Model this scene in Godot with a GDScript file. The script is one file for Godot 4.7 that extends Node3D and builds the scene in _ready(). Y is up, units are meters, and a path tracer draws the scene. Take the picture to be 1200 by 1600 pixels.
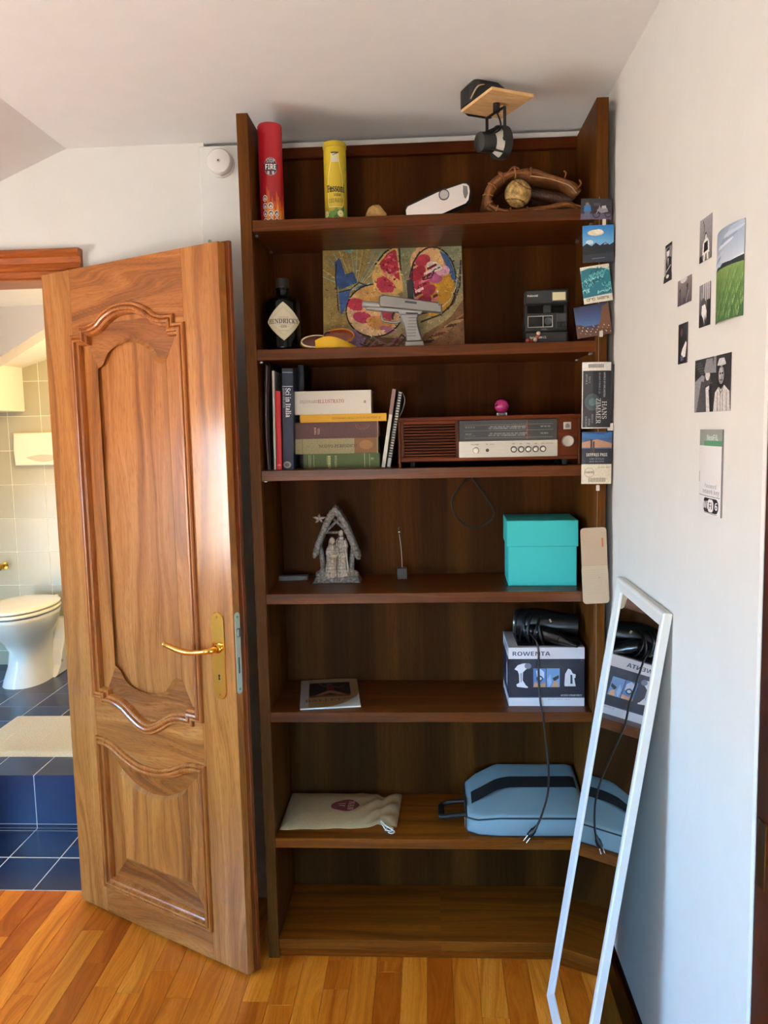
extends Node3D

# ---------------------------------------------------------------- heights of the seven shelves (upper faces), metres
const S := [2.1735, 1.8225, 1.483, 1.1255, 0.7715, 0.3825, 0.060]
const CASE_W := 1.0
const CASE_H := 2.456
const CASE_D := 0.306
const SIDE_T := 0.032
const CEIL := 2.497
const BACK := -0.325        # plaster of the back wall
const RIGHT := 1.02         # plaster of the right wall
const FOLD := -0.62         # where the flat ceiling turns into the sloping one

var mats := {}
var fonts := {}


func _ready() -> void:
	# ---- camera
	var cam := Camera3D.new()
	cam.name = "camera"
	cam.position = Vector3(0.5057, 1.598, 2.2313)
	cam.rotation = Vector3(-0.1060, 0.0564, -0.0217)
	cam.fov = 65.75
	cam.near = 0.05
	cam.far = 60.0
	cam.current = true
	add_child(cam)
	# ---- sky and exposure
	var sky_mat := ProceduralSkyMaterial.new()
	sky_mat.sky_top_color = Color(0.28, 0.68, 1.0)
	sky_mat.sky_horizon_color = Color(0.56, 0.84, 1.0)
	sky_mat.sky_curve = 0.16
	sky_mat.ground_bottom_color = Color(0.84, 0.80, 0.755)
	sky_mat.ground_horizon_color = Color(0.86, 0.83, 0.795)
	sky_mat.sky_energy_multiplier = 1.08
	sky_mat.ground_energy_multiplier = 0.95
	var sky := Sky.new()
	sky.sky_material = sky_mat
	var env := Environment.new()
	env.background_mode = Environment.BG_SKY
	env.sky = sky
	env.background_energy_multiplier = 36.0
	env.tonemap_mode = Environment.TONE_MAPPER_LINEAR
	env.tonemap_exposure = 1.2
	env.sdfgi_enabled = true
	env.ssao_enabled = true
	env.ssil_enabled = true
	var we := WorldEnvironment.new()
	we.name = "world_environment"
	we.environment = env
	add_child(we)
	# ---- daylight at the side window; the rear one is an added front fill
	daylight("window_daylight_side", Vector3(-2.36, 1.245, 1.35), Vector3(0, -PI / 2, 0), Vector2(1.16, 0.80), Color(0.96, 0.98, 1.0), 1.5)
	daylight("added_daylight_rear", Vector3(-0.15, 1.05, 3.93), Vector3(0, 0, 0), Vector2(0.9, 1.0), Color(1.0, 0.97, 0.93), 0.6)
	# ---- large structure first
	build_room()
	build_bathroom()
	build_door()
	build_bookcase()
	# ---- the objects
	build_ceiling_spotlight()
	build_smoke_detector()
	build_top_shelf()
	build_painting_shelf()
	build_book_shelf()
	build_figurine_shelf()
	build_box_shelf()
	build_bag_shelf()
	build_hanging_pictures()
	build_wall_pictures()
	build_floor_mirror()


func daylight(called, at, turn, size, color, energy):
	var l := AreaLight3D.new()
	l.name = called
	l.position = at
	l.rotation = turn
	l.area_size = size
	l.area_normalize_energy = true
	l.light_color = color
	l.light_energy = energy
	l.area_range = 12.0
	l.shadow_enabled = true
	add_child(l)


# ================================================================ nodes
func thing(called: String, label: String, category: String, at := Vector3.ZERO, turn := Vector3.ZERO, group := "") -> Node3D:
	var o := Node3D.new()
	o.name = called
	add_child(o, true)
	o.position = at
	o.rotation = turn
	tag(o, label, category, group)
	return o


func tag(o: Node, label: String, category: String, group := "") -> void:
	o.set_meta("label", label)
	o.set_meta("category", category)
	if group != "":
		o.set_meta("group", group)


func part(called: String, st, m: Material, parent: Node, at := Vector3.ZERO, turn := Vector3.ZERO, label := "") -> MeshInstance3D:
	var o := MeshInstance3D.new()
	o.name = called
	o.mesh = done(st) if st is SurfaceTool else st
	o.material_override = m
	o.cast_shadow = GeometryInstance3D.SHADOW_CASTING_SETTING_ON
	parent.add_child(o, true)
	o.position = at
	o.rotation = turn
	if label != "":
		o.set_meta("label", label)
	return o


func single(called: String, st, m: Material, label: String, category: String, at := Vector3.ZERO, turn := Vector3.ZERO, group := "") -> MeshInstance3D:
	var o := part(called, st, m, self, at, turn)
	tag(o, label, category, group)
	return o


func struct(called: String, st, m: Material, label := "", at := Vector3.ZERO, turn := Vector3.ZERO) -> MeshInstance3D:
	var o := part(called, st, m, self, at, turn)
	o.set_meta("kind", "structure")
	if label != "":
		o.set_meta("label", label)
	return o


func struct_root(called: String, label: String, at := Vector3.ZERO, turn := Vector3.ZERO) -> Node3D:
	var o := Node3D.new()
	o.name = called
	add_child(o, true)
	o.position = at
	o.rotation = turn
	o.set_meta("kind", "structure")
	o.set_meta("label", label)
	return o


# ================================================================ mesh building; corners are given counter-clockwise as seen from outside
func begin() -> SurfaceTool:
	var st := SurfaceTool.new()
	st.begin(Mesh.PRIMITIVE_TRIANGLES)
	st.set_smooth_group(-1)
	return st


func done(st: SurfaceTool) -> ArrayMesh:
	st.generate_normals()
	return st.commit()


func tri(st: SurfaceTool, a: Vector3, b: Vector3, c: Vector3, ua := Vector2.ZERO, ub := Vector2.ZERO, uc := Vector2.ZERO) -> void:
	st.set_uv(ua)
	st.add_vertex(a)
	st.set_uv(uc)
	st.add_vertex(c)
	st.set_uv(ub)
	st.add_vertex(b)


# a top-left, b top-right, c bottom-right, d bottom-left as seen from the front
func quad(st: SurfaceTool, a: Vector3, b: Vector3, c: Vector3, d: Vector3, u0 := Vector2(0, 0), u1 := Vector2(1, 1)) -> void:
	tri(st, a, d, c, u0, Vector2(u0.x, u1.y), u1)
	tri(st, a, c, b, u0, u1, Vector2(u1.x, u0.y))


func box(st: SurfaceTool, c: Vector3, size: Vector3, bev := 0.0015, xf := Transform3D()) -> SurfaceTool:
	var h := size / 2.0
	bev = minf(bev, minf(h.x, minf(h.y, h.z)) * 0.45)
	st.set_smooth_group(-1)
	var p := func(sx: int, sy: int, sz: int, axis: int) -> Vector3:
		var v := Vector3(sx * (h.x - (0.0 if axis == 0 else bev)), sy * (h.y - (0.0 if axis == 1 else bev)), sz * (h.z - (0.0 if axis == 2 else bev)))
		return xf * (c + v)
	for axis in 3:
		for s in [-1, 1]:
			var q := []
			for k in [[-1, -1], [1, -1], [1, 1], [-1, 1]]:
				var t := [0, 0, 0]
				t[axis] = s
				t[(axis + 1) % 3] = k[0]
				t[(axis + 2) % 3] = k[1]
				q.append(p.call(t[0], t[1], t[2], axis))
			if s < 0:
				q.reverse()
			tri(st, q[0], q[1], q[2])
			tri(st, q[0], q[2], q[3])
	for axis in 3:  # the edge chamfers along each axis
		var b := (axis + 1) % 3
		var d := (axis + 2) % 3
		for sb in [-1, 1]:
			for sd in [-1, 1]:
				var t0 := [0, 0, 0]
				t0[axis] = -1
				t0[b] = sb
				t0[d] = sd
				var t1 := t0.duplicate()
				t1[axis] = 1
				var q := [p.call(t0[0], t0[1], t0[2], b), p.call(t1[0], t1[1], t1[2], b), p.call(t1[0], t1[1], t1[2], d), p.call(t0[0], t0[1], t0[2], d)]
				if sb * sd > 0:
					q.reverse()
				tri(st, q[0], q[1], q[2])
				tri(st, q[0], q[2], q[3])
	for sx in [-1, 1]:
		for sy in [-1, 1]:
			for sz in [-1, 1]:
				var q := [p.call(sx, sy, sz, 0), p.call(sx, sy, sz, 1), p.call(sx, sy, sz, 2)]
				if sx * sy * sz < 0:
					q.reverse()
				tri(st, q[0], q[1], q[2])
	return st


func box_mesh(size: Vector3, bev := 0.0015, c := Vector3.ZERO) -> SurfaceTool:
	return box(begin(), c, size, bev)


# box between two corners
func span(a: Vector3, b: Vector3, bev := 0.0015) -> SurfaceTool:
	return box(begin(), (a + b) / 2.0, (b - a).abs(), bev)


# profile of (radius, height), bottom to top, turned round y
func lathe(st: SurfaceTool, prof: Array, seg := 24, xf := Transform3D(), sharp := 0.6) -> SurfaceTool:
	var n := prof.size()
	var length := 0.0
	var at := [0.0]
	for i in range(1, n):
		length += prof[i].distance_to(prof[i - 1])
		at.append(length)
	var g := 1
	for i in n - 1:
		if i > 0:
			var d0: Vector2 = (prof[i] - prof[i - 1]).normalized()
			var d1: Vector2 = (prof[i + 1] - prof[i]).normalized()
			if absf(d0.angle_to(d1)) > sharp:
				g = 2 if g == 1 else 1
		st.set_smooth_group(g)
		for k in seg:
			var a0 := TAU * k / seg
			var a1 := TAU * (k + 1) / seg
			var r0: float = prof[i].x
			var r1: float = prof[i + 1].x
			var p00 := xf * Vector3(r0 * sin(a0), prof[i].y, r0 * cos(a0))
			var p01 := xf * Vector3(r0 * sin(a1), prof[i].y, r0 * cos(a1))
			var p10 := xf * Vector3(r1 * sin(a0), prof[i + 1].y, r1 * cos(a0))
			var p11 := xf * Vector3(r1 * sin(a1), prof[i + 1].y, r1 * cos(a1))
			var v0: float = 1.0 - at[i] / length
			var v1: float = 1.0 - at[i + 1] / length
			var u0 := float(k) / seg
			var u1 := float(k + 1) / seg
			if r0 > 1e-6:
				tri(st, p00, p01, p11, Vector2(u0, v0), Vector2(u1, v0), Vector2(u1, v1))
			if r1 > 1e-6:
				tri(st, p00, p11, p10, Vector2(u0, v0), Vector2(u1, v1), Vector2(u0, v1))
	st.set_smooth_group(-1)
	return st


func ball(st: SurfaceTool, c: Vector3, r: Vector3, seg := 20, xf := Transform3D()) -> SurfaceTool:
	var prof := []
	for i in seg / 2 + 1:
		var a := PI * i / (seg / 2) - PI / 2
		prof.append(Vector2(maxf(0.0, cos(a)) if i > 0 and i < seg / 2 else 0.0, sin(a)))
	return lathe(st, prof, seg, xf * Transform3D(Basis.from_scale(r), c), 9.0)


func smooth_path(pts: Array, steps := 6) -> Array:
	var out := []
	var n := pts.size()
	for i in n - 1:
		var p0 = pts[maxi(i - 1, 0)]
		var p3 = pts[mini(i + 2, n - 1)]
		for k in steps:
			out.append(pts[i].cubic_interpolate(pts[i + 1], p0, p3, float(k) / steps))
	out.append(pts[n - 1])
	return out


# a round tube along points; radii may be one number or an Array
func tube(st: SurfaceTool, pts: Array, r, seg := 8, closed := false) -> SurfaceTool:
	var n := pts.size()
	var rings := []
	var up := Vector3.UP
	for i in n:
		var d: Vector3
		if closed:
			d = pts[(i + 1) % n] - pts[(i - 1 + n) % n]
		else:
			d = pts[mini(i + 1, n - 1)] - pts[maxi(i - 1, 0)]
		d = d.normalized()
		if i == 0:
			up = Vector3.UP if absf(d.y) < 0.9 else Vector3.RIGHT
		var side := d.cross(up).normalized()
		up = side.cross(d).normalized()
		var rad: float = r[i] if r is Array else r
		var ring := []
		for k in seg:
			var a := TAU * k / seg
			ring.append(pts[i] + (side * cos(a) + up * sin(a)) * rad)
		rings.append(ring)
	st.set_smooth_group(1)
	for i in (n if closed else n - 1):
		var a = rings[i]
		var b = rings[(i + 1) % n]
		for k in seg:
			var j := (k + 1) % seg
			tri(st, a[k], a[j], b[j])
			tri(st, a[k], b[j], b[k])
	if not closed:
		st.set_smooth_group(-1)
		for k in range(1, seg - 1):
			tri(st, rings[0][0], rings[0][k + 1], rings[0][k])
			tri(st, rings[n - 1][0], rings[n - 1][k], rings[n - 1][k + 1])
	st.set_smooth_group(-1)
	return st


func ccw(poly: PackedVector2Array) -> PackedVector2Array:
	if Geometry2D.is_polygon_clockwise(poly):  # y up here, so Godot's «clockwise» means the same in these axes
		poly.reverse()
	return poly


func area2(poly) -> float:
	var s := 0.0
	for i in poly.size():
		var a = poly[i]
		var b = poly[(i + 1) % poly.size()]
		s += a.x * b.y - a.y * b.x
	return s / 2.0


func inset(poly: PackedVector2Array, d: float) -> PackedVector2Array:
	var out := PackedVector2Array()
	var n := poly.size()
	for i in n:
		var e0 := (poly[i] - poly[(i - 1 + n) % n]).normalized()
		var e1 := (poly[(i + 1) % n] - poly[i]).normalized()
		var n0 := Vector2(-e0.y, e0.x)
		var n1 := Vector2(-e1.y, e1.x)
		var m := (n0 + n1)
		var k := m.dot(m)
		out.append(poly[i] + (m * (2.0 / k) if k > 0.4 else n0 + n1) * d)
	return out


# the polygon (x, y) drawn out along z from z0 to z1, with bevelled rims; uv from uv_rect if given, over the front
func extrude(st: SurfaceTool, poly, z0: float, z1: float, bev := 0.0, xf := Transform3D(), uv_rect := Rect2(), bev_z := -1.0) -> SurfaceTool:
	var p := PackedVector2Array(poly)
	if area2(p) < 0:
		p.reverse()
	var n := p.size()
	var q := inset(p, bev) if bev > 0 else p
	if bev_z < 0:
		bev_z = bev
	var idx := Geometry2D.triangulate_polygon(q)
	var uv := func(v: Vector2) -> Vector2:
		if uv_rect.size.x <= 0:
			return Vector2.ZERO
		return Vector2((v.x - uv_rect.position.x) / uv_rect.size.x, 1.0 - (v.y - uv_rect.position.y) / uv_rect.size.y)
	st.set_smooth_group(-1)
	for i in range(0, idx.size(), 3):
		var a := q[idx[i]]
		var b := q[idx[i + 1]]
		var c := q[idx[i + 2]]
		if (b - a).cross(c - a) < 0:
			var t := b
			b = c
			c = t
		tri(st, xf * Vector3(a.x, a.y, z1), xf * Vector3(b.x, b.y, z1), xf * Vector3(c.x, c.y, z1), uv.call(a), uv.call(b), uv.call(c))
		tri(st, xf * Vector3(a.x, a.y, z0), xf * Vector3(c.x, c.y, z0), xf * Vector3(b.x, b.y, z0), uv.call(a), uv.call(c), uv.call(b))
	for i in n:
		var j := (i + 1) % n
		var zs := z1 - bev_z
		var zb := z0 + (bev_z if bev > 0 else 0.0)
		if zb > zs:
			zb = z0
		quad_uv(st, xf * Vector3(p[i].x, p[i].y, zb), xf * Vector3(p[j].x, p[j].y, zb), xf * Vector3(p[j].x, p[j].y, zs), xf * Vector3(p[i].x, p[i].y, zs), uv.call(p[i]), uv.call(p[j]))
		if bev > 0:
			quad_uv(st, xf * Vector3(p[i].x, p[i].y, zs), xf * Vector3(p[j].x, p[j].y, zs), xf * Vector3(q[j].x, q[j].y, z1), xf * Vector3(q[i].x, q[i].y, z1), uv.call(q[i]), uv.call(q[j]))
			if zb > z0:
				quad_uv(st, xf * Vector3(q[i].x, q[i].y, z0), xf * Vector3(q[j].x, q[j].y, z0), xf * Vector3(p[j].x, p[j].y, zb), xf * Vector3(p[i].x, p[i].y, zb), uv.call(p[i]), uv.call(p[j]))
	return st


func quad_uv(st, a, b, c, d, ui, uj):
	tri(st, a, b, c, ui, uj, uj)
	tri(st, a, c, d, ui, uj, ui)


# a surface f(u, v) with u to the right and v downwards as seen from the front
func patch(st: SurfaceTool, f: Callable, nu: int, nv: int, group := 1) -> SurfaceTool:
	st.set_smooth_group(group)
	for i in nu:
		for j in nv:
			var u0 := float(i) / nu
			var u1 := float(i + 1) / nu
			var v0 := float(j) / nv
			var v1 := float(j + 1) / nv
			quad(st, f.call(u0, v0), f.call(u1, v0), f.call(u1, v1), f.call(u0, v1), Vector2(u0, v0), Vector2(u1, v1))
	st.set_smooth_group(-1)
	return st


# a mitred run of a profile (inset from the path, height) along a closed path in the xy plane
func sweep(st: SurfaceTool, path, prof: Array) -> SurfaceTool:
	var p := PackedVector2Array(path)
	if area2(p) < 0:
		p.reverse()
	var loops := []
	for q in prof:
		loops.append([inset(p, q.x), q.y])
	var n := p.size()
	for k in prof.size() - 1:
		var a: PackedVector2Array = loops[k][0]
		var b: PackedVector2Array = loops[k + 1][0]
		for i in n:
			var j := (i + 1) % n
			quad_uv(st, Vector3(a[i].x, a[i].y, loops[k][1]), Vector3(a[j].x, a[j].y, loops[k][1]), Vector3(b[j].x, b[j].y, loops[k + 1][1]), Vector3(b[i].x, b[i].y, loops[k + 1][1]), Vector2.ZERO, Vector2.ZERO)
	return st


# a sheet of paper or card of w x h with its print on the front (+z), centred
func card(w: float, h: float, t := 0.0008, bend := 0.0, nu := 1) -> SurfaceTool:
	var st := begin()
	var z := func(u: float) -> float: return bend * (u - 0.5) * (u - 0.5) * 4.0
	if nu == 1 and bend != 0.0:
		nu = 8
	for i in nu:
		var u0 := float(i) / nu
		var u1 := float(i + 1) / nu
		var x0 := (u0 - 0.5) * w
		var x1 := (u1 - 0.5) * w
		var a: float = z.call(u0)
		var b: float = z.call(u1)
		quad(st, Vector3(x0, h / 2, a + t / 2), Vector3(x1, h / 2, b + t / 2), Vector3(x1, -h / 2, b + t / 2), Vector3(x0, -h / 2, a + t / 2), Vector2(u0, 0), Vector2(u1, 1))
		quad(st, Vector3(x1, h / 2, b - t / 2), Vector3(x0, h / 2, a - t / 2), Vector3(x0, -h / 2, a - t / 2), Vector3(x1, -h / 2, b - t / 2), Vector2.ZERO, Vector2.ZERO)
		quad(st, Vector3(x0, h / 2, a - t / 2), Vector3(x1, h / 2, b - t / 2), Vector3(x1, h / 2, b + t / 2), Vector3(x0, h / 2, a + t / 2), Vector2(u0, 0), Vector2(u1, 0))
		quad(st, Vector3(x0, -h / 2, a + t / 2), Vector3(x1, -h / 2, b + t / 2), Vector3(x1, -h / 2, b - t / 2), Vector3(x0, -h / 2, a - t / 2), Vector2(u0, 1), Vector2(u1, 1))
	var l: float = z.call(0.0)
	var r: float = z.call(1.0)
	quad(st, Vector3(-w / 2, h / 2, l - t / 2), Vector3(-w / 2, h / 2, l + t / 2), Vector3(-w / 2, -h / 2, l + t / 2), Vector3(-w / 2, -h / 2, l - t / 2), Vector2(0, 0), Vector2(0, 1))
	quad(st, Vector3(w / 2, h / 2, r + t / 2), Vector3(w / 2, h / 2, r - t / 2), Vector3(w / 2, -h / 2, r - t / 2), Vector3(w / 2, -h / 2, r + t / 2), Vector2(1, 0), Vector2(1, 1))
	return st


# quadrilateral sheet with its four corners given (top-left, top-right, bottom-right, bottom-left), thickness t behind it
func sheet(a: Vector3, b: Vector3, c: Vector3, d: Vector3, t: float) -> SurfaceTool:
	var st := begin()
	var n := (d - a).cross(b - a).normalized() * t
	quad(st, a, b, c, d)
	quad(st, b - n, a - n, d - n, c - n, Vector2.ZERO, Vector2.ZERO)
	quad(st, a - n, b - n, b, a, Vector2.ZERO, Vector2.ZERO)
	quad(st, d, c, c - n, d - n, Vector2.ZERO, Vector2.ZERO)
	quad(st, a - n, a, d, d - n, Vector2.ZERO, Vector2.ZERO)
	quad(st, b, b - n, c - n, c, Vector2.ZERO, Vector2.ZERO)
	return st


func rounded(w: float, h: float, r: float, seg := 4, c := Vector2.ZERO) -> PackedVector2Array:
	var out := PackedVector2Array()
	for q in 4:
		var o := Vector2((w / 2 - r) * [1, -1, -1, 1][q], (h / 2 - r) * [1, 1, -1, -1][q])
		for k in seg + 1:
			var a := PI / 2 * q + PI / 2 * k / seg
			out.append(c + o + Vector2(cos(a), sin(a)) * r)
	return out


func turned(deg_x: float, deg_y: float, deg_z: float, at := Vector3.ZERO) -> Transform3D:
	return Transform3D(Basis.from_euler(Vector3(deg_to_rad(deg_x), deg_to_rad(deg_y), deg_to_rad(deg_z))), at)


# ================================================================ materials
func hue(hex: String) -> Color:
	return Color.html(hex)


func flat(hex: String, rough := 0.6, metal := 0.0) -> StandardMaterial3D:
	var key := "%s/%s/%s" % [hex, rough, metal]
	if not mats.has(key):
		var m := StandardMaterial3D.new()
		m.resource_name = "plain_" + hex
		m.albedo_color = hue(hex)
		m.roughness = rough
		m.metallic = metal
		mats[key] = m
	return mats[key]


func printed(im: Image, rough := 0.5, tint := Color.WHITE) -> StandardMaterial3D:
	var m := StandardMaterial3D.new()
	m.resource_name = "printed"
	m.albedo_texture = ImageTexture.create_from_image(im)
	m.albedo_color = tint
	m.roughness = rough
	m.texture_repeat = true
	return m


func noise_tex(freq: float, sd: int, ramp: Array, size := 512, as_normal := false, bump := 4.0) -> NoiseTexture2D:
	var n := FastNoiseLite.new()
	n.noise_type = FastNoiseLite.TYPE_SIMPLEX_SMOOTH
	n.frequency = freq
	n.seed = sd
	n.fractal_octaves = 4
	var t := NoiseTexture2D.new()
	t.width = size
	t.height = size
	t.seamless = true
	t.noise = n
	if as_normal:
		t.as_normal_map = true
		t.bump_strength = bump
	else:
		var g := Gradient.new()
		g.set_color(0, ramp[0])
		g.set_color(1, ramp[1])
		t.color_ramp = g
	return t


# grain runs along y of the picture
func wood_image(sd: int, w: int, h: int, dark: Color, mid: Color, light: Color, stripes: Array, figure := 1.0, coarse := 22.0, contrast := 1.0) -> Image:
	var im := Image.create(w, h, false, Image.FORMAT_RGB8)
	var n := FastNoiseLite.new()
	n.seed = sd
	n.noise_type = FastNoiseLite.TYPE_SIMPLEX_SMOOTH
	n.frequency = 1.0
	n.fractal_octaves = 3
	var fine := FastNoiseLite.new()
	fine.seed = sd + 7
	fine.noise_type = FastNoiseLite.TYPE_SIMPLEX
	fine.frequency = 1.0
	fine.fractal_octaves = 2
	for y in h:
		var v := float(y) / h
		for x in w:
			var u := float(x) / w
			var warp := n.get_noise_2d(u * 3.0, v * 1.6) * 0.09 * figure
			var bands := n.get_noise_2d((u + warp) * coarse + 40.0, v * 0.9)
			var lines := fine.get_noise_2d((u + warp * 0.6) * 150.0, v * 4.0)
			var pores := fine.get_noise_2d(u * 420.0 + 90.0, v * 26.0)
			var t := 0.5 + (bands * 0.55 + lines * 0.20) * contrast
			if stripes.size():
				var s: float = u * stripes.size()
				var si := int(s)
				t += lerpf(stripes[si % stripes.size()], stripes[(si + 1) % stripes.size()], smoothstep(0.82, 1.0, s - si))
			var c := dark.lerp(mid, clampf(t * 2.0, 0, 1)) if t < 0.5 else mid.lerp(light, clampf(t * 2.0 - 1.0, 0, 1))
			if pores > 0.35:
				c = c.lerp(dark, (pores - 0.35) * 0.9)
			im.set_pixel(x, y, c)
	return im


func across(im: Image) -> Image:
	var out: Image = im.duplicate()
	out.rotate_90(CLOCKWISE)
	return out


func wood_mat(tex: Texture2D, scale: Vector3, rough := 0.45, tint := Color.WHITE, offset := Vector3.ZERO, coat := 0.0, spec := 0.4) -> StandardMaterial3D:
	var m := StandardMaterial3D.new()
	m.resource_name = "wood"
	m.albedo_texture = tex
	m.albedo_color = tint
	m.roughness = rough
	m.uv1_triplanar = true
	m.uv1_triplanar_sharpness = 8.0
	m.uv1_scale = scale
	m.uv1_offset = offset
	m.metallic_specular = spec
	if coat > 0:
		m.clearcoat_enabled = true
		m.clearcoat = coat
		m.clearcoat_roughness = 0.25
	return m


func plaster(hex: String, rough := 0.9) -> StandardMaterial3D:
	var key := "plaster" + hex
	if not mats.has(key):
		var m := StandardMaterial3D.new()
		m.resource_name = "plaster"
		m.albedo_color = hue(hex)
		if not mats.has("plaster_a"):
			mats["plaster_a"] = noise_tex(0.012, 3, [Color(0.985, 0.985, 0.985), Color(1, 1, 1)])
			mats["plaster_n"] = noise_tex(0.05, 5, [], 512, true, 3.0)
		m.albedo_texture = mats["plaster_a"]
		m.normal_enabled = true
		m.normal_texture = mats["plaster_n"]
		m.normal_scale = 0.05
		m.roughness = rough
		m.uv1_triplanar = true
		m.uv1_scale = Vector3(1.3, 1.3, 1.3)
		mats[key] = m
	return mats[key]


func glass(alpha := 0.06, rough := 0.02, tint := Color.WHITE) -> StandardMaterial3D:
	var m := StandardMaterial3D.new()
	m.resource_name = "glass"
	m.transparency = BaseMaterial3D.TRANSPARENCY_ALPHA
	m.albedo_color = Color(tint.r, tint.g, tint.b, alpha)
	m.roughness = rough
	return m


# ================================================================ painting on pictures (coordinates 0..1, y down)
func paper(w: int, h: int, hex: String) -> Image:
	var im := Image.create(w, h, false, Image.FORMAT_RGB8)
	im.fill(hue(hex))
	return im


func p_poly(im: Image, pts: Array, c: Color) -> void:
	var w := im.get_width()
	var h := im.get_height()
	var y0 := h
	var y1 := 0
	for p in pts:
		y0 = mini(y0, int(floor(p[1] * h)))
		y1 = maxi(y1, int(ceil(p[1] * h)))
	for y in range(maxi(y0, 0), mini(y1 + 1, h)):
		var fy := y + 0.5
		var xs := []
		for i in pts.size():
			var a = pts[i]
			var b = pts[(i + 1) % pts.size()]
			var ay: float = a[1] * h
			var by: float = b[1] * h
			if (ay <= fy) != (by <= fy):
				xs.append((a[0] + (b[0] - a[0]) * (fy - ay) / (by - ay)) * w)
		xs.sort()
		for k in range(0, xs.size() - 1, 2):
			var x0 := clampi(int(round(xs[k])), 0, w)
			var x1 := clampi(int(round(xs[k + 1])), 0, w)
			if x1 > x0:
				im.fill_rect(Rect2i(x0, y, x1 - x0, 1), c)


func p_rect(im: Image, x0: float, y0: float, x1: float, y1: float, c: Color) -> void:
	var w := im.get_width()
	var h := im.get_height()
	im.fill_rect(Rect2i(int(round(x0 * w)), int(round(y0 * h)), maxi(1, int(round((x1 - x0) * w))), maxi(1, int(round((y1 - y0) * h)))), c)


func p_oval(im: Image, cx: float, cy: float, rx: float, ry: float, c: Color, turn := 0.0) -> void:
	var pts := []
	for k in 28:
		var a := TAU * k / 28
		var x := cos(a) * rx
		var y := sin(a) * ry
		pts.append([cx + x * cos(turn) - y * sin(turn), cy + x * sin(turn) + y * cos(turn)])
	p_poly(im, pts, c)


# a line of a width in pixels
func p_line(im: Image, pts: Array, width: float, c: Color) -> void:
	var w := im.get_width()
	var h := im.get_height()
	var r := maxf(0.5, width / 2.0)
	for i in pts.size() - 1:
		var a := Vector2(pts[i][0] * w, pts[i][1] * h)
		var b := Vector2(pts[i + 1][0] * w, pts[i + 1][1] * h)
		var n := maxi(1, int(a.distance_to(b) / maxf(0.6, r * 0.7)))
		for k in n + 1:
			var p := a.lerp(b, float(k) / n)
			if r <= 0.8:
				var q := Vector2i(int(p.x), int(p.y))
				if q.x >= 0 and q.y >= 0 and q.x < w and q.y < h:
					im.set_pixelv(q, c)
			else:
				p_oval(im, p.x / w, p.y / h, r / w, r / h, c)


func p_ring(im: Image, cx: float, cy: float, rx: float, ry: float, width: float, c: Color, a0 := 0.0, a1 := TAU) -> void:
	var pts := []
	for k in 29:
		var a := a0 + (a1 - a0) * k / 28
		pts.append([cx + cos(a) * rx, cy + sin(a) * ry])
	p_line(im, pts, width, c)


func p_grad(im: Image, x0: float, y0: float, x1: float, y1: float, top: Color, bottom: Color) -> void:
	var h := im.get_height()
	for y in range(int(y0 * h), int(ceil(y1 * h))):
		p_rect(im, x0, float(y) / h, x1, float(y + 1) / h, top.lerp(bottom, (float(y) / h - y0) / maxf(0.001, y1 - y0)))


# short strokes in the tones that lie beneath them, like paint laid on with a brush
func p_dabs(im: Image, sd: int, count: int, length: float, width: float, jitter: float) -> void:
	var rng := RandomNumberGenerator.new()
	rng.seed = sd
	var w := im.get_width()
	var h := im.get_height()
	for k in count:
		var x := rng.randf()
		var y := rng.randf()
		var c := im.get_pixel(mini(int(x * w), w - 1), mini(int(y * h), h - 1))
		var j := rng.randf_range(-jitter, jitter)
		c = Color(clampf(c.r * (1.0 + j) + rng.randf_range(-0.03, 0.03), 0, 1), clampf(c.g * (1.0 + j) + rng.randf_range(-0.03, 0.03), 0, 1), clampf(c.b * (1.0 + j) + rng.randf_range(-0.03, 0.03), 0, 1))
		var a := rng.randf_range(-0.9, 0.9) + (PI / 2 if rng.randf() < 0.4 else 0.0) + 3.0 * sin(x * 4.0 + y * 3.0)
		var l := length * rng.randf_range(0.5, 1.3)
		p_line(im, [[x, y], [x + cos(a) * l * 0.5, y + sin(a) * l * 0.6], [x + cos(a + 0.4) * l, y + sin(a + 0.4) * l]], width * rng.randf_range(0.6, 1.4), c)


# speckles the picture's tones: real brush strokes, paper fibre, print grain
func p_grain(im: Image, sd: int, fx: float, fy: float, amount: float) -> void:
	var n := FastNoiseLite.new()
	n.seed = sd
	n.frequency = 1.0
	n.noise_type = FastNoiseLite.TYPE_SIMPLEX
	n.fractal_octaves = 3
	var w := im.get_width()
	var h := im.get_height()
	for y in h:
		for x in w:
			var c := im.get_pixel(x, y)
			var k := 1.0 + amount * n.get_noise_2d(x * fx / w, y * fy / h)
			im.set_pixel(x, y, Color(clampf(c.r * k, 0, 1), clampf(c.g * k, 0, 1), clampf(c.b * k, 0, 1)))


func glyphs(face: String, bold: bool) -> RID:
	var key := face + str(bold)
	if not fonts.has(key):
		var f := SystemFont.new()
		f.font_names = PackedStringArray([face])
		f.font_weight = 700 if bold else 400
		fonts[key] = f
	return fonts[key].get_rids()[0]


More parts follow.
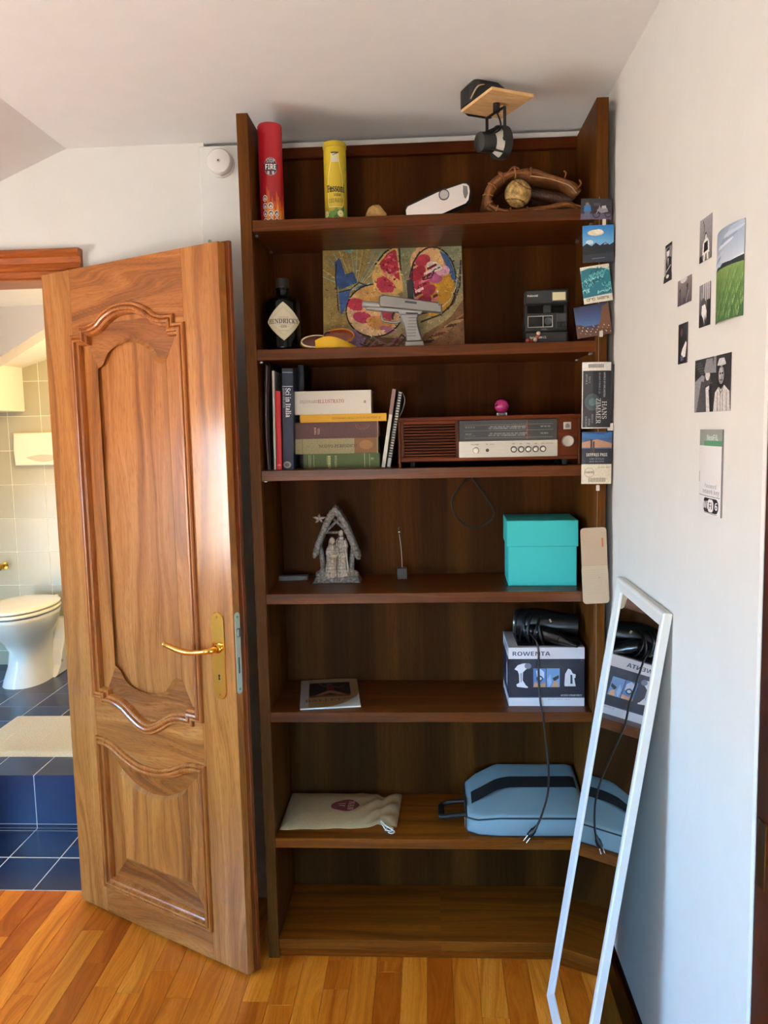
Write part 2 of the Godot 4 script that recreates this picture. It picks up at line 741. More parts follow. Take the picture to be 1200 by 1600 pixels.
# lettering; x, y is the left end of the base line in pixels, or its middle when centred; squeeze narrows it; turn 90 reads downwards
func p_text(im: Image, text: String, x: float, y: float, size: int, c: Color, bold := false, face := "Droid Sans", centred := false, squeeze := 1.0, turn := 0) -> void:
	var ts := TextServerManager.get_primary_interface()
	var f := glyphs(face, bold)
	var sz := Vector2i(size, 0)
	var total := 0.0
	for ch in text:
		total += ts.font_get_glyph_advance(f, size, ts.font_get_glyph_index(f, size, ch.unicode_at(0), 0)).x
	total *= squeeze
	var pen := -total / 2.0 if centred else 0.0
	var w := im.get_width()
	var h := im.get_height()
	for ch in text:
		var gi := ts.font_get_glyph_index(f, size, ch.unicode_at(0), 0)
		ts.font_render_glyph(f, sz, gi)
		var rect := ts.font_get_glyph_uv_rect(f, sz, gi)
		var off := ts.font_get_glyph_offset(f, sz, gi)
		var ti := ts.font_get_glyph_texture_idx(f, sz, gi)
		if ti >= 0 and rect.size.x > 0:
			var src := ts.font_get_texture_image(f, sz, ti)
			var nw := maxi(1, int(ceil(rect.size.x * squeeze)))
			for j in int(rect.size.y):
				for i in nw:
					var sx := clampi(int(rect.position.x + i / squeeze), 0, src.get_width() - 1)
					var s := src.get_pixel(sx, int(rect.position.y) + j)
					var a := s.a
					if a < 0.05:
						continue
					var dx := pen + off.x * squeeze + i
					var dy := off.y + j
					var px := int(round(x + dx))
					var py := int(round(y + dy))
					if turn == 90:
						px = int(round(x - dy))
						py = int(round(y + dx))
					elif turn == -90:
						px = int(round(x + dy))
						py = int(round(y - dx))
					elif turn == 180:
						px = int(round(x - dx))
						py = int(round(y - dy))
					if px >= 0 and py >= 0 and px < w and py < h:
						im.set_pixel(px, py, im.get_pixel(px, py).lerp(c, a))
		pen += ts.font_get_glyph_advance(f, size, gi).x * squeeze


# ================================================================ the room
func roof_y(x: float) -> float:
	return CEIL - maxf(0.0, FOLD - x) * 0.41


func build_room() -> void:
	var white := plaster("dbd8d2")
	var ceil_m := plaster("f0eeec")
	# back wall with the doorway, thickness 0.13 behind the plaster
	var st := begin()
	extrude(st, [Vector2(-2.45, 0), Vector2(-1.46, 0), Vector2(-1.46, 2.11), Vector2(-0.704, 2.11), Vector2(-0.704, 0), Vector2(1.125, 0), Vector2(1.125, 2.45), Vector2(-0.18, 2.45), Vector2(-0.18, 2.52), Vector2(-2.45, 2.52)], BACK - 0.13, BACK)
	struct("wall_back", st, white, "white plastered wall round the bathroom doorway")
	# the boxed-out board to the right of the doorway wall, with a shadow gap under the ceiling
	struct("wall_back_panel", span(Vector3(-0.192, 0.0, BACK - 0.01), Vector3(1.02, 2.481, -0.3075), 0.003), plaster("dad8d3"), "white boarded wall panel behind the bookcase")
	struct("wall_back_recess", span(Vector3(-0.3, 2.3, -0.50), Vector3(1.16, 2.56, -0.456), 0.0), white)
	# right wall
	struct("wall_right", span(Vector3(RIGHT, -0.02, -0.46), Vector3(1.16, 2.55, 0.985), 0.004), white, "white plastered wall with small photographs")
	struct("wall_right_rear", span(Vector3(1.045, -0.02, 1.86), Vector3(1.17, 2.55, 4.05), 0.0), white)
	struct("wall_right_head", span(Vector3(1.045, 2.12, 0.985), Vector3(1.17, 2.55, 1.86), 0.0), white)
	# the dark door and its casing at the end of the right wall
	var dk := wood_mat(tex_of("walnut_dark"), Vector3(1.0, 0.4, 1.0), 0.4, Color(0.75, 0.55, 0.45))
	var tr := struct_root("trim_1", "dark brown door casing at the end of the right wall")
	part("casing", span(Vector3(1.0232, 0.0, 0.9865), Vector3(1.12, 2.11, 1.075), 0.004), dk, tr)
	part("casing", span(Vector3(1.034, 0.0, 1.79), Vector3(1.12, 2.11, 1.86), 0.004), dk, tr)
	part("casing", span(Vector3(1.034, 2.04, 1.075), Vector3(1.12, 2.11, 1.79), 0.004), dk, tr)
	part("strike_plate", span(Vector3(1.0212, 0.86, 1.0), Vector3(1.0242, 0.97, 1.03), 0.001), flat("8a6a3a", 0.3, 1.0), tr)
	struct("door_2", span(Vector3(1.07, 0.01, 1.075), Vector3(1.11, 2.04, 1.79), 0.002), dk, "dark brown door in the right wall")
	# left wall with a window, rear wall with an added one for front light
	st = begin()
	box(st, Vector3(-2.375, 0.40, 1.8), Vector3(0.15, 0.84, 4.5), 0.0)
	box(st, Vector3(-2.375, 1.80, 1.8), Vector3(0.15, 0.26, 4.5), 0.0)
	box(st, Vector3(-2.375, 1.25, 0.16), Vector3(0.15, 0.86, 1.18), 0.0)
	box(st, Vector3(-2.375, 1.25, 2.99), Vector3(0.15, 0.86, 2.1), 0.0)
	struct("wall_left", st, white)
	st = begin()
	box(st, Vector3(-0.6, 0.26, 3.98), Vector3(3.7, 0.56, 0.15), 0.0)
	box(st, Vector3(-0.6, 2.06, 3.98), Vector3(3.7, 1.00, 0.15), 0.0)
	box(st, Vector3(-1.53, 1.05, 3.98), Vector3(1.84, 1.03, 0.15), 0.0)
	box(st, Vector3(0.77, 1.05, 3.98), Vector3(0.90, 1.03, 0.15), 0.0)
	struct("wall_rear", st, white)
	window("window_1", Vector3(-2.40, 1.245, 1.345), -PI / 2, 1.19, 0.85)
	window("window_2", Vector3(-0.145, 1.05, 4.0), PI, 0.95, 1.04)  # added unseen window, put in to light the bookcase from the front
	# ceiling: a flat part and one that slopes down to the left
	struct("ceiling", span(Vector3(FOLD, CEIL, -0.46), Vector3(1.17, CEIL + 0.12, 4.06), 0.0), ceil_m, "pale flat ceiling above the bookcase")
	var len := sqrt(1.0 + 0.41 * 0.41)
	var w := 1.86
	st = begin()
	box(st, Vector3(-w * len / 2.0, 0.06, 0), Vector3(w * len, 0.12, 4.52), 0.0)
	struct("ceiling_slope", st, ceil_m, "sloping part of the ceiling on the left", Vector3(FOLD, CEIL, 1.80), Vector3(0, 0, atan(0.41)))
	# floor
	build_floor()
	var bb := wood_mat(tex_of("walnut_dark_across"), Vector3(0.5, 1.2, 0.5), 0.3, Color(0.55, 0.38, 0.32))
	st = begin()
	extrude(st, [Vector2(0, 0), Vector2(0.017, 0), Vector2(0.017, 0.080), Vector2(0.012, 0.094), Vector2(0.004, 0.101), Vector2(0, 0.101)], 0.0, 0.980, 0.0, Transform3D(Basis(Vector3(-1, 0, 0), Vector3(0, 1, 0), Vector3(0, 0, -1)), Vector3(RIGHT, 0.0, 0.983)))
	struct("baseboard_right", st, bb, "dark wooden baseboard along the right wall")
	# casing of the bathroom doorway
	var cw := wood_mat(tex_of("walnut_across"), Vector3(0.42, 1.0, 1.0), 0.34, Color(1.0, 0.84, 0.74))
	var cv := wood_mat(tex_of("walnut"), Vector3(1.0, 0.42, 1.0), 0.34, Color(1.0, 0.84, 0.74))
	var c2 := struct_root("trim_2", "moulded walnut casing round the bathroom doorway")
	var prof := [Vector2(0, 0), Vector2(0.094, 0), Vector2(0.094, 0.030), Vector2(0.088, 0.036), Vector2(0.080, 0.036), Vector2(0.074, 0.030), Vector2(0.070, 0.020), Vector2(0.052, 0.017), Vector2(0.040, 0.024), Vector2(0.034, 0.026), Vector2(0.029, 0.022), Vector2(0.026, 0.014), Vector2(0.008, 0.013), Vector2(0.003, 0.017), Vector2(0, 0.014)]
	var top := []
	for q in prof:
		top.append(Vector2(q.x, q.y))
	# head: the profile runs in (y, z), drawn out along x
	st = begin()
	extrude(st, top, 0.0, 0.968, 0.0, Transform3D(Basis(Vector3(0, 1, 0), Vector3(0, 0, 1), Vector3(1, 0, 0)), Vector3(-1.556, 2.092, BACK)))
	part("head_casing", st, cw, c2)
	for s in 2:
		st = begin()
		var b := Basis(Vector3(1, 0, 0), Vector3(0, 0, 1), Vector3(0, -1, 0)) if s == 1 else Basis(Vector3(-1, 0, 0), Vector3(0, 0, 1), Vector3(0, 1, 0))
		if s == 1:
			extrude(st, top, 0.0, 2.093, 0.0, Transform3D(b, Vector3(-0.702, 2.093, BACK)))
		else:
			extrude(st, top, 0.0, 2.093, 0.0, Transform3D(b, Vector3(-1.462, 0.0, BACK)))
		part("side_casing", st, cv, c2)
	# jamb lining of the doorway
	part("jamb", span(Vector3(-0.706, 0.0, BACK - 0.13), Vector3(-0.684, 2.10, BACK + 0.001), 0.001), cv, c2)
	part("jamb", span(Vector3(-1.48, 0.0, BACK - 0.13), Vector3(-1.458, 2.10, BACK + 0.001), 0.001), cv, c2)
	part("jamb", span(Vector3(-1.458, 2.092, BACK - 0.13), Vector3(-0.706, 2.112, BACK + 0.001), 0.001), cw, c2)
	# a green wall plug over the door
	single("wall_plug", lathe(begin(), [Vector2(0.0035, -0.002), Vector2(0.0035, 0.0), Vector2(0.0055, 0.001), Vector2(0.005, 0.003), Vector2(0.0, 0.003)], 12), flat("6f8a5c", 0.5), "tiny green wall plug on the white board above the open door", "wall plug", Vector3(-0.168, 2.193, -0.3075), Vector3(PI / 2, 0, 0))


func window(called, at, turn, w, h) -> void:
	var root := struct_root(called, "unseen white framed window", at, Vector3(0, turn, 0))
	var m := flat("eeeae2", 0.4)
	part("frame", span(Vector3(-w / 2, h / 2 - 0.05, -0.03), Vector3(w / 2, h / 2, 0.03), 0.003), m, root)
	part("frame", span(Vector3(-w / 2, -h / 2, -0.03), Vector3(w / 2, -h / 2 + 0.05, 0.03), 0.003), m, root)
	for x in [-w / 2 + 0.025, 0.0, w / 2 - 0.025]:
		part("frame", span(Vector3(x - 0.025, -h / 2 + 0.05, -0.03), Vector3(x + 0.025, h / 2 - 0.05, 0.03), 0.003), m, root)
	for s in [-1, 1]:
		part("pane", span(Vector3(minf(s * 0.025, s * (w / 2 - 0.05)), -h / 2 + 0.05, -0.004), Vector3(maxf(s * 0.025, s * (w / 2 - 0.05)), h / 2 - 0.05, 0.004), 0.0), glass(0.04), root)


var textures := {}


func tex_of(kind: String) -> Texture2D:
	if textures.has(kind):
		return textures[kind]
	var im: Image
	match kind:
		"walnut":
			im = wood_image(11, 384, 768, hue("744320"), hue("a5682f"), hue("c08448"), [], 1.3, 14.0, 0.9)
		"walnut_across":
			im = across(wood_image(12, 384, 768, hue("6c3f20"), hue("9d602c"), hue("bb7e42"), [], 1.8, 12.0, 1.0))
		"walnut_dark":
			im = wood_image(13, 256, 512, hue("3a2013"), hue("55301d"), hue("6d4226"), [], 1.0)
		"walnut_dark_across":
			im = across(wood_image(14, 256, 512, hue("3a2013"), hue("55301d"), hue("6d4226"), [], 1.0))
		"case":
			im = wood_image(21, 512, 768, hue("3a210d"), hue("583210"), hue("744419"), [], 0.5, 14.0, 0.8)
		"case_across":
			im = across(wood_image(22, 384, 768, hue("3b1f0a"), hue("5a2d0f"), hue("764116"), [], 0.7, 16.0, 0.9))
		"case_back":
			im = wood_image(23, 768, 512, hue("2c1706"), hue("46250c"), hue("693b12"), [-0.12, 0.0, -0.2, -0.10, 0.18, 0.05, -0.14, 0.14, -0.06, -0.2, 0.12, -0.02], 0.35, 9.0, 0.55)
		"plank":
			im = wood_image(31, 512, 1024, hue("ae5a14"), hue("d07a20"), hue("e69238"), [], 1.5)
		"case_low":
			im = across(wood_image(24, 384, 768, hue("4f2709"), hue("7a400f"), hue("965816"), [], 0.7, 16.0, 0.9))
		"veneer":
			im = veneer_image()
	textures[kind] = ImageTexture.create_from_image(im)
	return textures[kind]


# the door's large field: matched veneer with a dark spindle of heartwood down the middle
func veneer_image() -> Image:
	var w := 256
	var h := 768
	var im := wood_image(15, w, h, hue("84522a"), hue("ae7038"), hue("c58a4e"), [], 0.8, 14.0, 0.8)
	var n := FastNoiseLite.new()
	n.seed = 4
	n.frequency = 1.0
	for y in h:
		var v := float(y) / h
		var half := 0.30 * sin(PI * clampf(pow(v, 0.8), 0, 1)) * 0.9 + 0.03
		if v > 0.5:
			half = maxf(half, 0.16)
		for x in w:
			var u := absf(float(x) / w - 0.5)
			var d := (half - u) / 0.05
			var streak := n.get_noise_2d(u * 60.0, v * 1.5)
			var k := clampf(d, 0.0, 1.0) * (0.30 + 0.12 * streak)
			if d > 0.0 and d < 0.35:
				k += 0.05
			var c := im.get_pixel(x, y)
			c = c.lerp(hue("ae7038"), smoothstep(0.28, 0.38, u) * 0.8)
			im.set_pixel(x, y, c.lerp(hue("70452a"), clampf(k, 0, 1)))
	return im


func build_floor() -> void:
	var root := struct_root("floor", "floor of narrow orange-brown hardwood planks")
	part("screed", span(Vector3(-2.45, -0.12, BACK - 0.012), Vector3(1.1, -0.010, 4.06), 0.0), flat("4a2c14", 0.8), root)
	var rng := RandomNumberGenerator.new()
	rng.seed = 77
	var tones := ["ffffff", "f6ece2", "fff6e8", "ecd8c6", "cfae98", "fffaf0", "e0c6b2", "f0dfcc"]
	var m := []
	for i in 16:
		var k := wood_mat(tex_of("plank"), Vector3(1.0, 1.0, 0.55), 0.30, hue(tones[i % 8]), Vector3(rng.randf(), 0, rng.randf()), 0.0, 0.3)
		k.clearcoat_enabled = true
		k.clearcoat = 0.2
		k.clearcoat_roughness = 0.22
		m.append(k)
	var w := 0.0745
	# column number from the one that starts at x = -0.637: where the joint seen in the picture lies
	var seen := {0: -0.12, 3: 0.16, 4: 0.062, 9: 0.196, -1: 0.125, -3: -0.02, 1: 0.30, 6: -0.1}
	var st := begin()
	var far := 0
	for c in range(-24, 23):
		var x0 := -0.637 + c * w
		var x1 := minf(x0 + w, RIGHT + 0.01)
		if x1 - x0 < 0.004:
			continue
		var z := BACK - 0.012
		var next: float = seen[c] if seen.has(c) else z + 0.15 + rng.randf() * 0.5
		while z < 4.0:
			next = minf(next, 4.04)
			var lift := rng.randf() * 0.0006
			var a := Vector3(x0 + 0.0003, -0.011, z + 0.0003)
			var b := Vector3(x1 - 0.0003, -lift, next - 0.0003)
			if z < 0.62 and c > -8:
				var t := rng.randi() % 16
				if c < -3 and z < 0.2 and t % 8 in [3, 4, 6]:
					t -= 2
				part("plank", span(a, b, 0.0007), m[t], root)
			else:
				far += 1
				box(st, (a + b) / 2, (b - a).abs(), 0.0007)
			z = next
			next = z + 0.40 + rng.randf() * 0.45
	var rest := part("plank_field", st, m[0], root)
	rest.set_meta("kind", "stuff")


# ================================================================ the bathroom behind the doorway
func build_bathroom() -> void:
	var white := plaster("eee8d8")
	var beige := []
	for h in ["a09880", "9c947c", "a49c86"]:
		beige.append(flat(h, 0.25))
	var blue := []
	for h in ["16294a", "132443", "192e52", "12213e"]:
		blue.append(flat(h, 0.22))
	var grout := flat("c4c8ca", 0.9)
	var step := 0.225
	var zb := -2.30
	# lower floor
	var f := struct_root("floor_bathroom", "dark blue tiled bathroom floor behind the threshold")
	part("mortar", span(Vector3(-2.7, -0.12, -0.80), Vector3(-0.5, -0.0012, BACK - 0.012), 0.0), grout, f)
	var k := 0
	for i in 8:
		for j in 3:
			var x0 := -0.512 - 0.2 * (i + 1)
			var z1: float = [BACK - 0.014, -0.352 - 0.2, -0.752][j]
			var z0: float = [-0.550, -0.752, -0.775][j]
			if j == 1:
				z1 = -0.553
			k = (k * 7 + 3) % 11
			part("tile", span(Vector3(x0 + 0.002, -0.012, z0 + 0.002), Vector3(x0 + 0.198, 0.0, z1 - 0.002), 0.001), blue[k % 4], f)
	# raised floor
	var u := struct_root("floor_bathroom_step", "raised blue tiled step that carries the toilet")
	part("mortar", span(Vector3(-2.7, -0.1, zb), Vector3(-0.5, step - 0.0012, -0.7712), 0.0), grout, u)
	for i in 8:
		var x0 := -0.512 - 0.2 * (i + 1)
		k = (k * 7 + 3) % 11
		part("riser_tile", span(Vector3(x0 + 0.002, 0.019, -0.785), Vector3(x0 + 0.198, step - 0.001, -0.770), 0.001), blue[k % 4], u)
		part("riser_tile", span(Vector3(x0 + 0.0015, 0.001, -0.785), Vector3(x0 + 0.1985, 0.0165, -0.770), 0.001), blue[(k + 1) % 4], u)
		for j in 8:
			k = (k * 7 + 3) % 11
			var z1 := -0.772 - 0.2 * j
			if j > 0:
				z1 -= 0.002
			var z0 := maxf(-0.772 - 0.2 * (j + 1) + 0.002, zb)
			part("tile", span(Vector3(x0 + 0.002, step - 0.012, z0), Vector3(x0 + 0.198, step, z1), 0.0006), blue[k % 4], u)
	# tiled rear wall, cut by the roof slope
	var wl := struct_root("wall_bathroom", "wall of square beige tiles behind the toilet")
	part("mortar", span(Vector3(-2.75, -0.1, zb - 0.14), Vector3(-0.4, 2.5, zb - 0.0012), 0.0), flat("d8d2be", 0.9), wl)
	for i in range(-2, 8):
		for j in 10:
			var x0 := -2.14 + 0.2 * i
			var y0 := 0.31 + 0.2 * (j - 1)
			var lo := maxf(y0 + 0.0015, step)
			part("tile", span(Vector3(x0 + 0.0015, lo, zb - 0.012), Vector3(x0 + 0.1985, y0 + 0.1985, zb), 0.001), beige[(i * 3 + j * 5 + 12) % 3], wl)
	struct("wall_bathroom_left", span(Vector3(-2.82, -0.1, -2.44), Vector3(-2.68, 2.6, BACK - 0.13), 0.0), flat("d9d0bb", 0.5))
	struct("wall_bathroom_right", span(Vector3(-0.52, -0.1, -2.44), Vector3(-0.4, 2.6, BACK - 0.13), 0.0), flat("d9d0bb", 0.5))
	# ceilings: a low flat one inside the door, a boxed beam with a raking edge, the roof slope beyond
	struct("ceiling_bathroom", span(Vector3(-2.72, 2.114, -1.02), Vector3(-0.5, 2.26, BACK - 0.13), 0.0), white, "low white ceiling just inside the bathroom")
	var st := begin()
	extrude(st, [Vector2(-2.7, 2.6), Vector2(-2.7, 1.12), Vector2(-1.225, 1.905), Vector2(-1.0, 2.03), Vector2(-0.5, 2.30), Vector2(-0.5, 2.6)], -1.02, -0.92, 0.0)
	struct("trim_3", st, plaster("cfc6bb"), "grey-white boxed beam with a slanting lower edge")
	st = begin()
	extrude(st, [Vector2(-2.72, 1.72), Vector2(-0.5, 2.385), Vector2(-0.5, 2.60), Vector2(-2.72, 2.60)], -2.44, -1.02, 0.0)
	struct("ceiling_bathroom_slope", st, white, "sloping white ceiling above the tiled wall")
	struct("trim_4", span(Vector3(-2.70, 1.735, zb), Vector3(-1.83, 1.99, -2.02), 0.004), plaster("d6cfbf"), "white boxed ledge at the top of the tiled wall")
	# lamp on the right, out of sight behind the open door
	var lamp := thing("bathroom_ceiling_lamp", "round opal lamp on the bathroom ceiling behind the open door", "lamp", Vector3(-0.95, 2.02, -1.45))
	var glow := StandardMaterial3D.new()
	glow.resource_name = "opal_glass"
	glow.albedo_color = hue("fff2d8")
	glow.emission_enabled = true
	glow.emission = hue("ffe2b0")
	glow.emission_energy_multiplier = 2.0
	part("globe", ball(begin(), Vector3.ZERO, Vector3(0.09, 0.09, 0.09), 20), glow, lamp)
	part("ceiling_rose", lathe(begin(), [Vector2(0.05, 0.08), Vector2(0.05, 0.2)], 20), flat("eeeae2", 0.5), lamp)
	var l := OmniLight3D.new()
	l.name = "bathroom_lamp_light"
	l.position = Vector3(-0.95, 2.02, -1.45)
	l.light_color = Color(1.0, 0.88, 0.66)
	l.light_energy = 1.05
	l.light_size = 0.08
	l.omni_range = 8.0
	l.omni_attenuation = 2.0
	l.shadow_enabled = true
	add_child(l)
	build_toilet(step)
	# flush plate
	var fp := thing("flush_plate", "white wall-mounted flush plate with a lens-shaped grip above the toilet", "flush plate", Vector3(-1.745, 1.515, zb))
	var pw := flat("d8d0b8", 0.3)
	st = begin()
	extrude(st, [Vector2(-0.150, -0.092), Vector2(0.150, -0.092), Vector2(0.156, 0.0), Vector2(0.150, 0.098), Vector2(-0.150, 0.098), Vector2(-0.156, 0.0)], 0.0, 0.035, 0.006)
	part("plate", st, pw, fp)
	var lens := []
	for i in 17:
		lens.append(Vector2(-0.105 + 0.21 * i / 16.0, 0.016 * sin(PI * i / 16.0)))
	for i in range(15, 0, -1):
		lens.append(Vector2(-0.105 + 0.21 * i / 16.0, -0.026 * sin(PI * i / 16.0)))
	st = begin()
	extrude(st, lens, 0.035, 0.039, 0.0015)
	part("grip", st, flat("b5ac94", 0.4), fp, Vector3(0.025, -0.045, 0))
	# bath mat
	st = begin()
	var mat_f := func(a: float, b: float) -> Vector3:
		var e := minf(minf(a, 1.0 - a) * 0.62, minf(b, 1.0 - b) * 0.5)
		return Vector3(-1.525 + 0.55 * a, step + 0.001 + 0.014 * clampf(e / 0.02, 0.0, 1.0), -1.42 + 0.47 * b)
	patch(st, mat_f, 40, 30)
	var terry := StandardMaterial3D.new()
	terry.resource_name = "terry"
	terry.albedo_color = hue("ece0c2")
	terry.roughness = 1.0
	terry.normal_enabled = true
	terry.normal_texture = noise_tex(0.16, 9, [], 256, true, 12.0)
	terry.normal_scale = 1.0
	terry.albedo_texture = noise_tex(0.12, 10, [Color(0.72, 0.72, 0.72), Color(1, 1, 1)], 256)
	terry.uv1_triplanar = true
	terry.uv1_scale = Vector3(6, 6, 6)
	single("bath_mat", st, terry, "cream terry bath mat lying on the edge of the blue tiled step", "bath mat")
	# brass stop valve at the left edge
	var v := thing("stop_valve", "small brass stop valve on the tiled wall left of the toilet", "valve", Vector3(-2.02, 0.83, zb))
	var brass := flat("b8913c", 0.25, 1.0)
	part("pipe", lathe(begin(), [Vector2(0.022, 0.0), Vector2(0.022, 0.006), Vector2(0.009, 0.008), Vector2(0.009, 0.05)], 16, turned(90, 0, 0)), brass, v)
	part("body", ball(begin(), Vector3(0, 0, 0.06), Vector3(0.017, 0.022, 0.02), 14), brass, v)
	part("handwheel", tube(begin(), ring_points(Vector3(0.0, 0.0, 0.095), 0.018, 0.018, 14), 0.0045, 6, true), brass, v)
	part("spindle", tube(begin(), [Vector3(0, 0, 0.07), Vector3(0, 0, 0.098)], 0.006, 8), brass, v)


func ring_points(c: Vector3, rx: float, ry: float, n: int, b := Basis()) -> Array:
	var out := []
	for i in n:
		var a := TAU * i / n
		out.append(c + b * Vector3(cos(a) * rx, sin(a) * ry, 0))
	return out


# a floor-standing toilet that faces the room
func build_toilet(step: float) -> void:
	var t := thing("toilet", "white floor-standing toilet with its lid closed on the blue tiles", "toilet", Vector3(-1.765, step, -2.03))
	var ceramic := flat("cfcabb", 0.12)
	# outline of rim, centred near its middle: long to the front
	var outline := func(a: float, rx: float, front: float, back: float) -> Vector2:
		var c := cos(a)
		var s := sin(a)
		var zz := s * (front if s > 0 else back)
		var xx := signf(c) * pow(absf(c), 0.85) * rx
		return Vector2(xx, zz)
	# bowl and pedestal as rings from foot to rim: y, half width, front, back, shift in z
	var rings := [[0.0, 0.120, 0.175, 0.27, 0.02], [0.03, 0.112, 0.165, 0.265, 0.02], [0.10, 0.095, 0.135, 0.255, 0.01], [0.18, 0.090, 0.125, 0.25, 0.005], [0.235, 0.105, 0.16, 0.24, 0.01], [0.29, 0.142, 0.215, 0.235, 0.02], [0.34, 0.166, 0.255, 0.23, 0.025], [0.375, 0.176, 0.275, 0.225, 0.025], [0.395, 0.180, 0.280, 0.225, 0.025], [0.400, 0.170, 0.270, 0.215, 0.025]]
	var st := begin()
	var seg := 36
	st.set_smooth_group(1)
	for i in rings.size() - 1:
		for k in seg:
			var q := []
			for e in [[i, k], [i, k + 1], [i + 1, k + 1], [i + 1, k]]:
				var r = rings[e[0]]
				var o: Vector2 = outline.call(TAU * e[1] / seg, r[1], r[2], r[3])
				q.append(Vector3(o.x, r[0], o.y + r[4]))
			tri(st, q[0], q[2], q[1])
			tri(st, q[0], q[3], q[2])
	part("bowl", st, ceramic, t)
	# the foot that flares at the back, with its bolt
	for s in [-1, 1]:
		st = begin()
		extrude(st, [Vector2(-0.27, 0.0), Vector2(-0.27, 0.30), Vector2(-0.22, 0.30), Vector2(-0.17, 0.19), Vector2(-0.13, 0.13), Vector2(-0.10, 0.055), Vector2(-0.04, 0.0)], 0.0, 0.075, 0.006, Transform3D(Basis(Vector3(0, 0, 1), Vector3(0, 1, 0), Vector3(-1, 0, 0)), Vector3(0.138 if s > 0 else -0.063, 0.0, 0.02)))
		part("foot", st, ceramic, t)
		part("bolt_cap", ball(begin(), Vector3(s * 0.140, 0.075, -0.10), Vector3(0.006, 0.009, 0.009), 10), flat("8a8578", 0.4), t)
	# seat and lid
	var slab := func(rx: float, front: float, back: float, y0: float, y1: float, dome: float) -> SurfaceTool:
		var s2 := begin()
		s2.set_smooth_group(1)
		var lev := [[y0, 0.94], [y0 + 0.003, 0.99], [(y0 + y1) / 2, 1.0], [y1 - 0.003, 0.985], [y1, 0.93], [y1 + dome * 0.6, 0.6], [y1 + dome, 0.0]]
		for i in lev.size() - 1:
			for k in 40:
				var q := []
				for e in [[i, k], [i, k + 1], [i + 1, k + 1], [i + 1, k]]:
					var l = lev[e[0]]
					var o: Vector2 = outline.call(TAU * e[1] / 40, rx * l[1], front * l[1], back * l[1])
					q.append(Vector3(o.x, l[0], o.y + 0.025))
				tri(s2, q[0], q[2], q[1])
				tri(s2, q[0], q[3], q[2])
		return s2
	part("seat", slab.call(0.186, 0.288, 0.225, 0.404, 0.425, 0.0), flat("e0d8c2", 0.2), t)
	part("lid", slab.call(0.183, 0.282, 0.228, 0.428, 0.446, 0.006), flat("e4dcc6", 0.2), t)
	for s in [-1, 1]:
		part("hinge", lathe(begin(), [Vector2(0.012, 0.40), Vector2(0.012, 0.438), Vector2(0.0, 0.44)], 12, Transform3D(Basis(), Vector3(s * 0.08, 0, -0.205))), flat("e0dac8", 0.3), t)


# ================================================================ the open door
func mirrored(right: Array, cx: float) -> Array:
	# points of the right half from top centre to bottom centre, as offsets from the centre line
	var out := []
	for p in right:
		out.append(Vector2(cx + p[0], p[1]))
	for i in range(right.size() - 1, -1, -1):
		if right[i][0] > 0.001:
			out.append(Vector2(cx - right[i][0], right[i][1]))
	return out


func arc_points(pts: Array, steps := 4) -> Array:
	var v := []
	for p in pts:
		v.append(Vector2(p[0], p[1]))
	var out := []
	for p in smooth_path(v, steps):
		out.append([p.x, p.y])
	return out


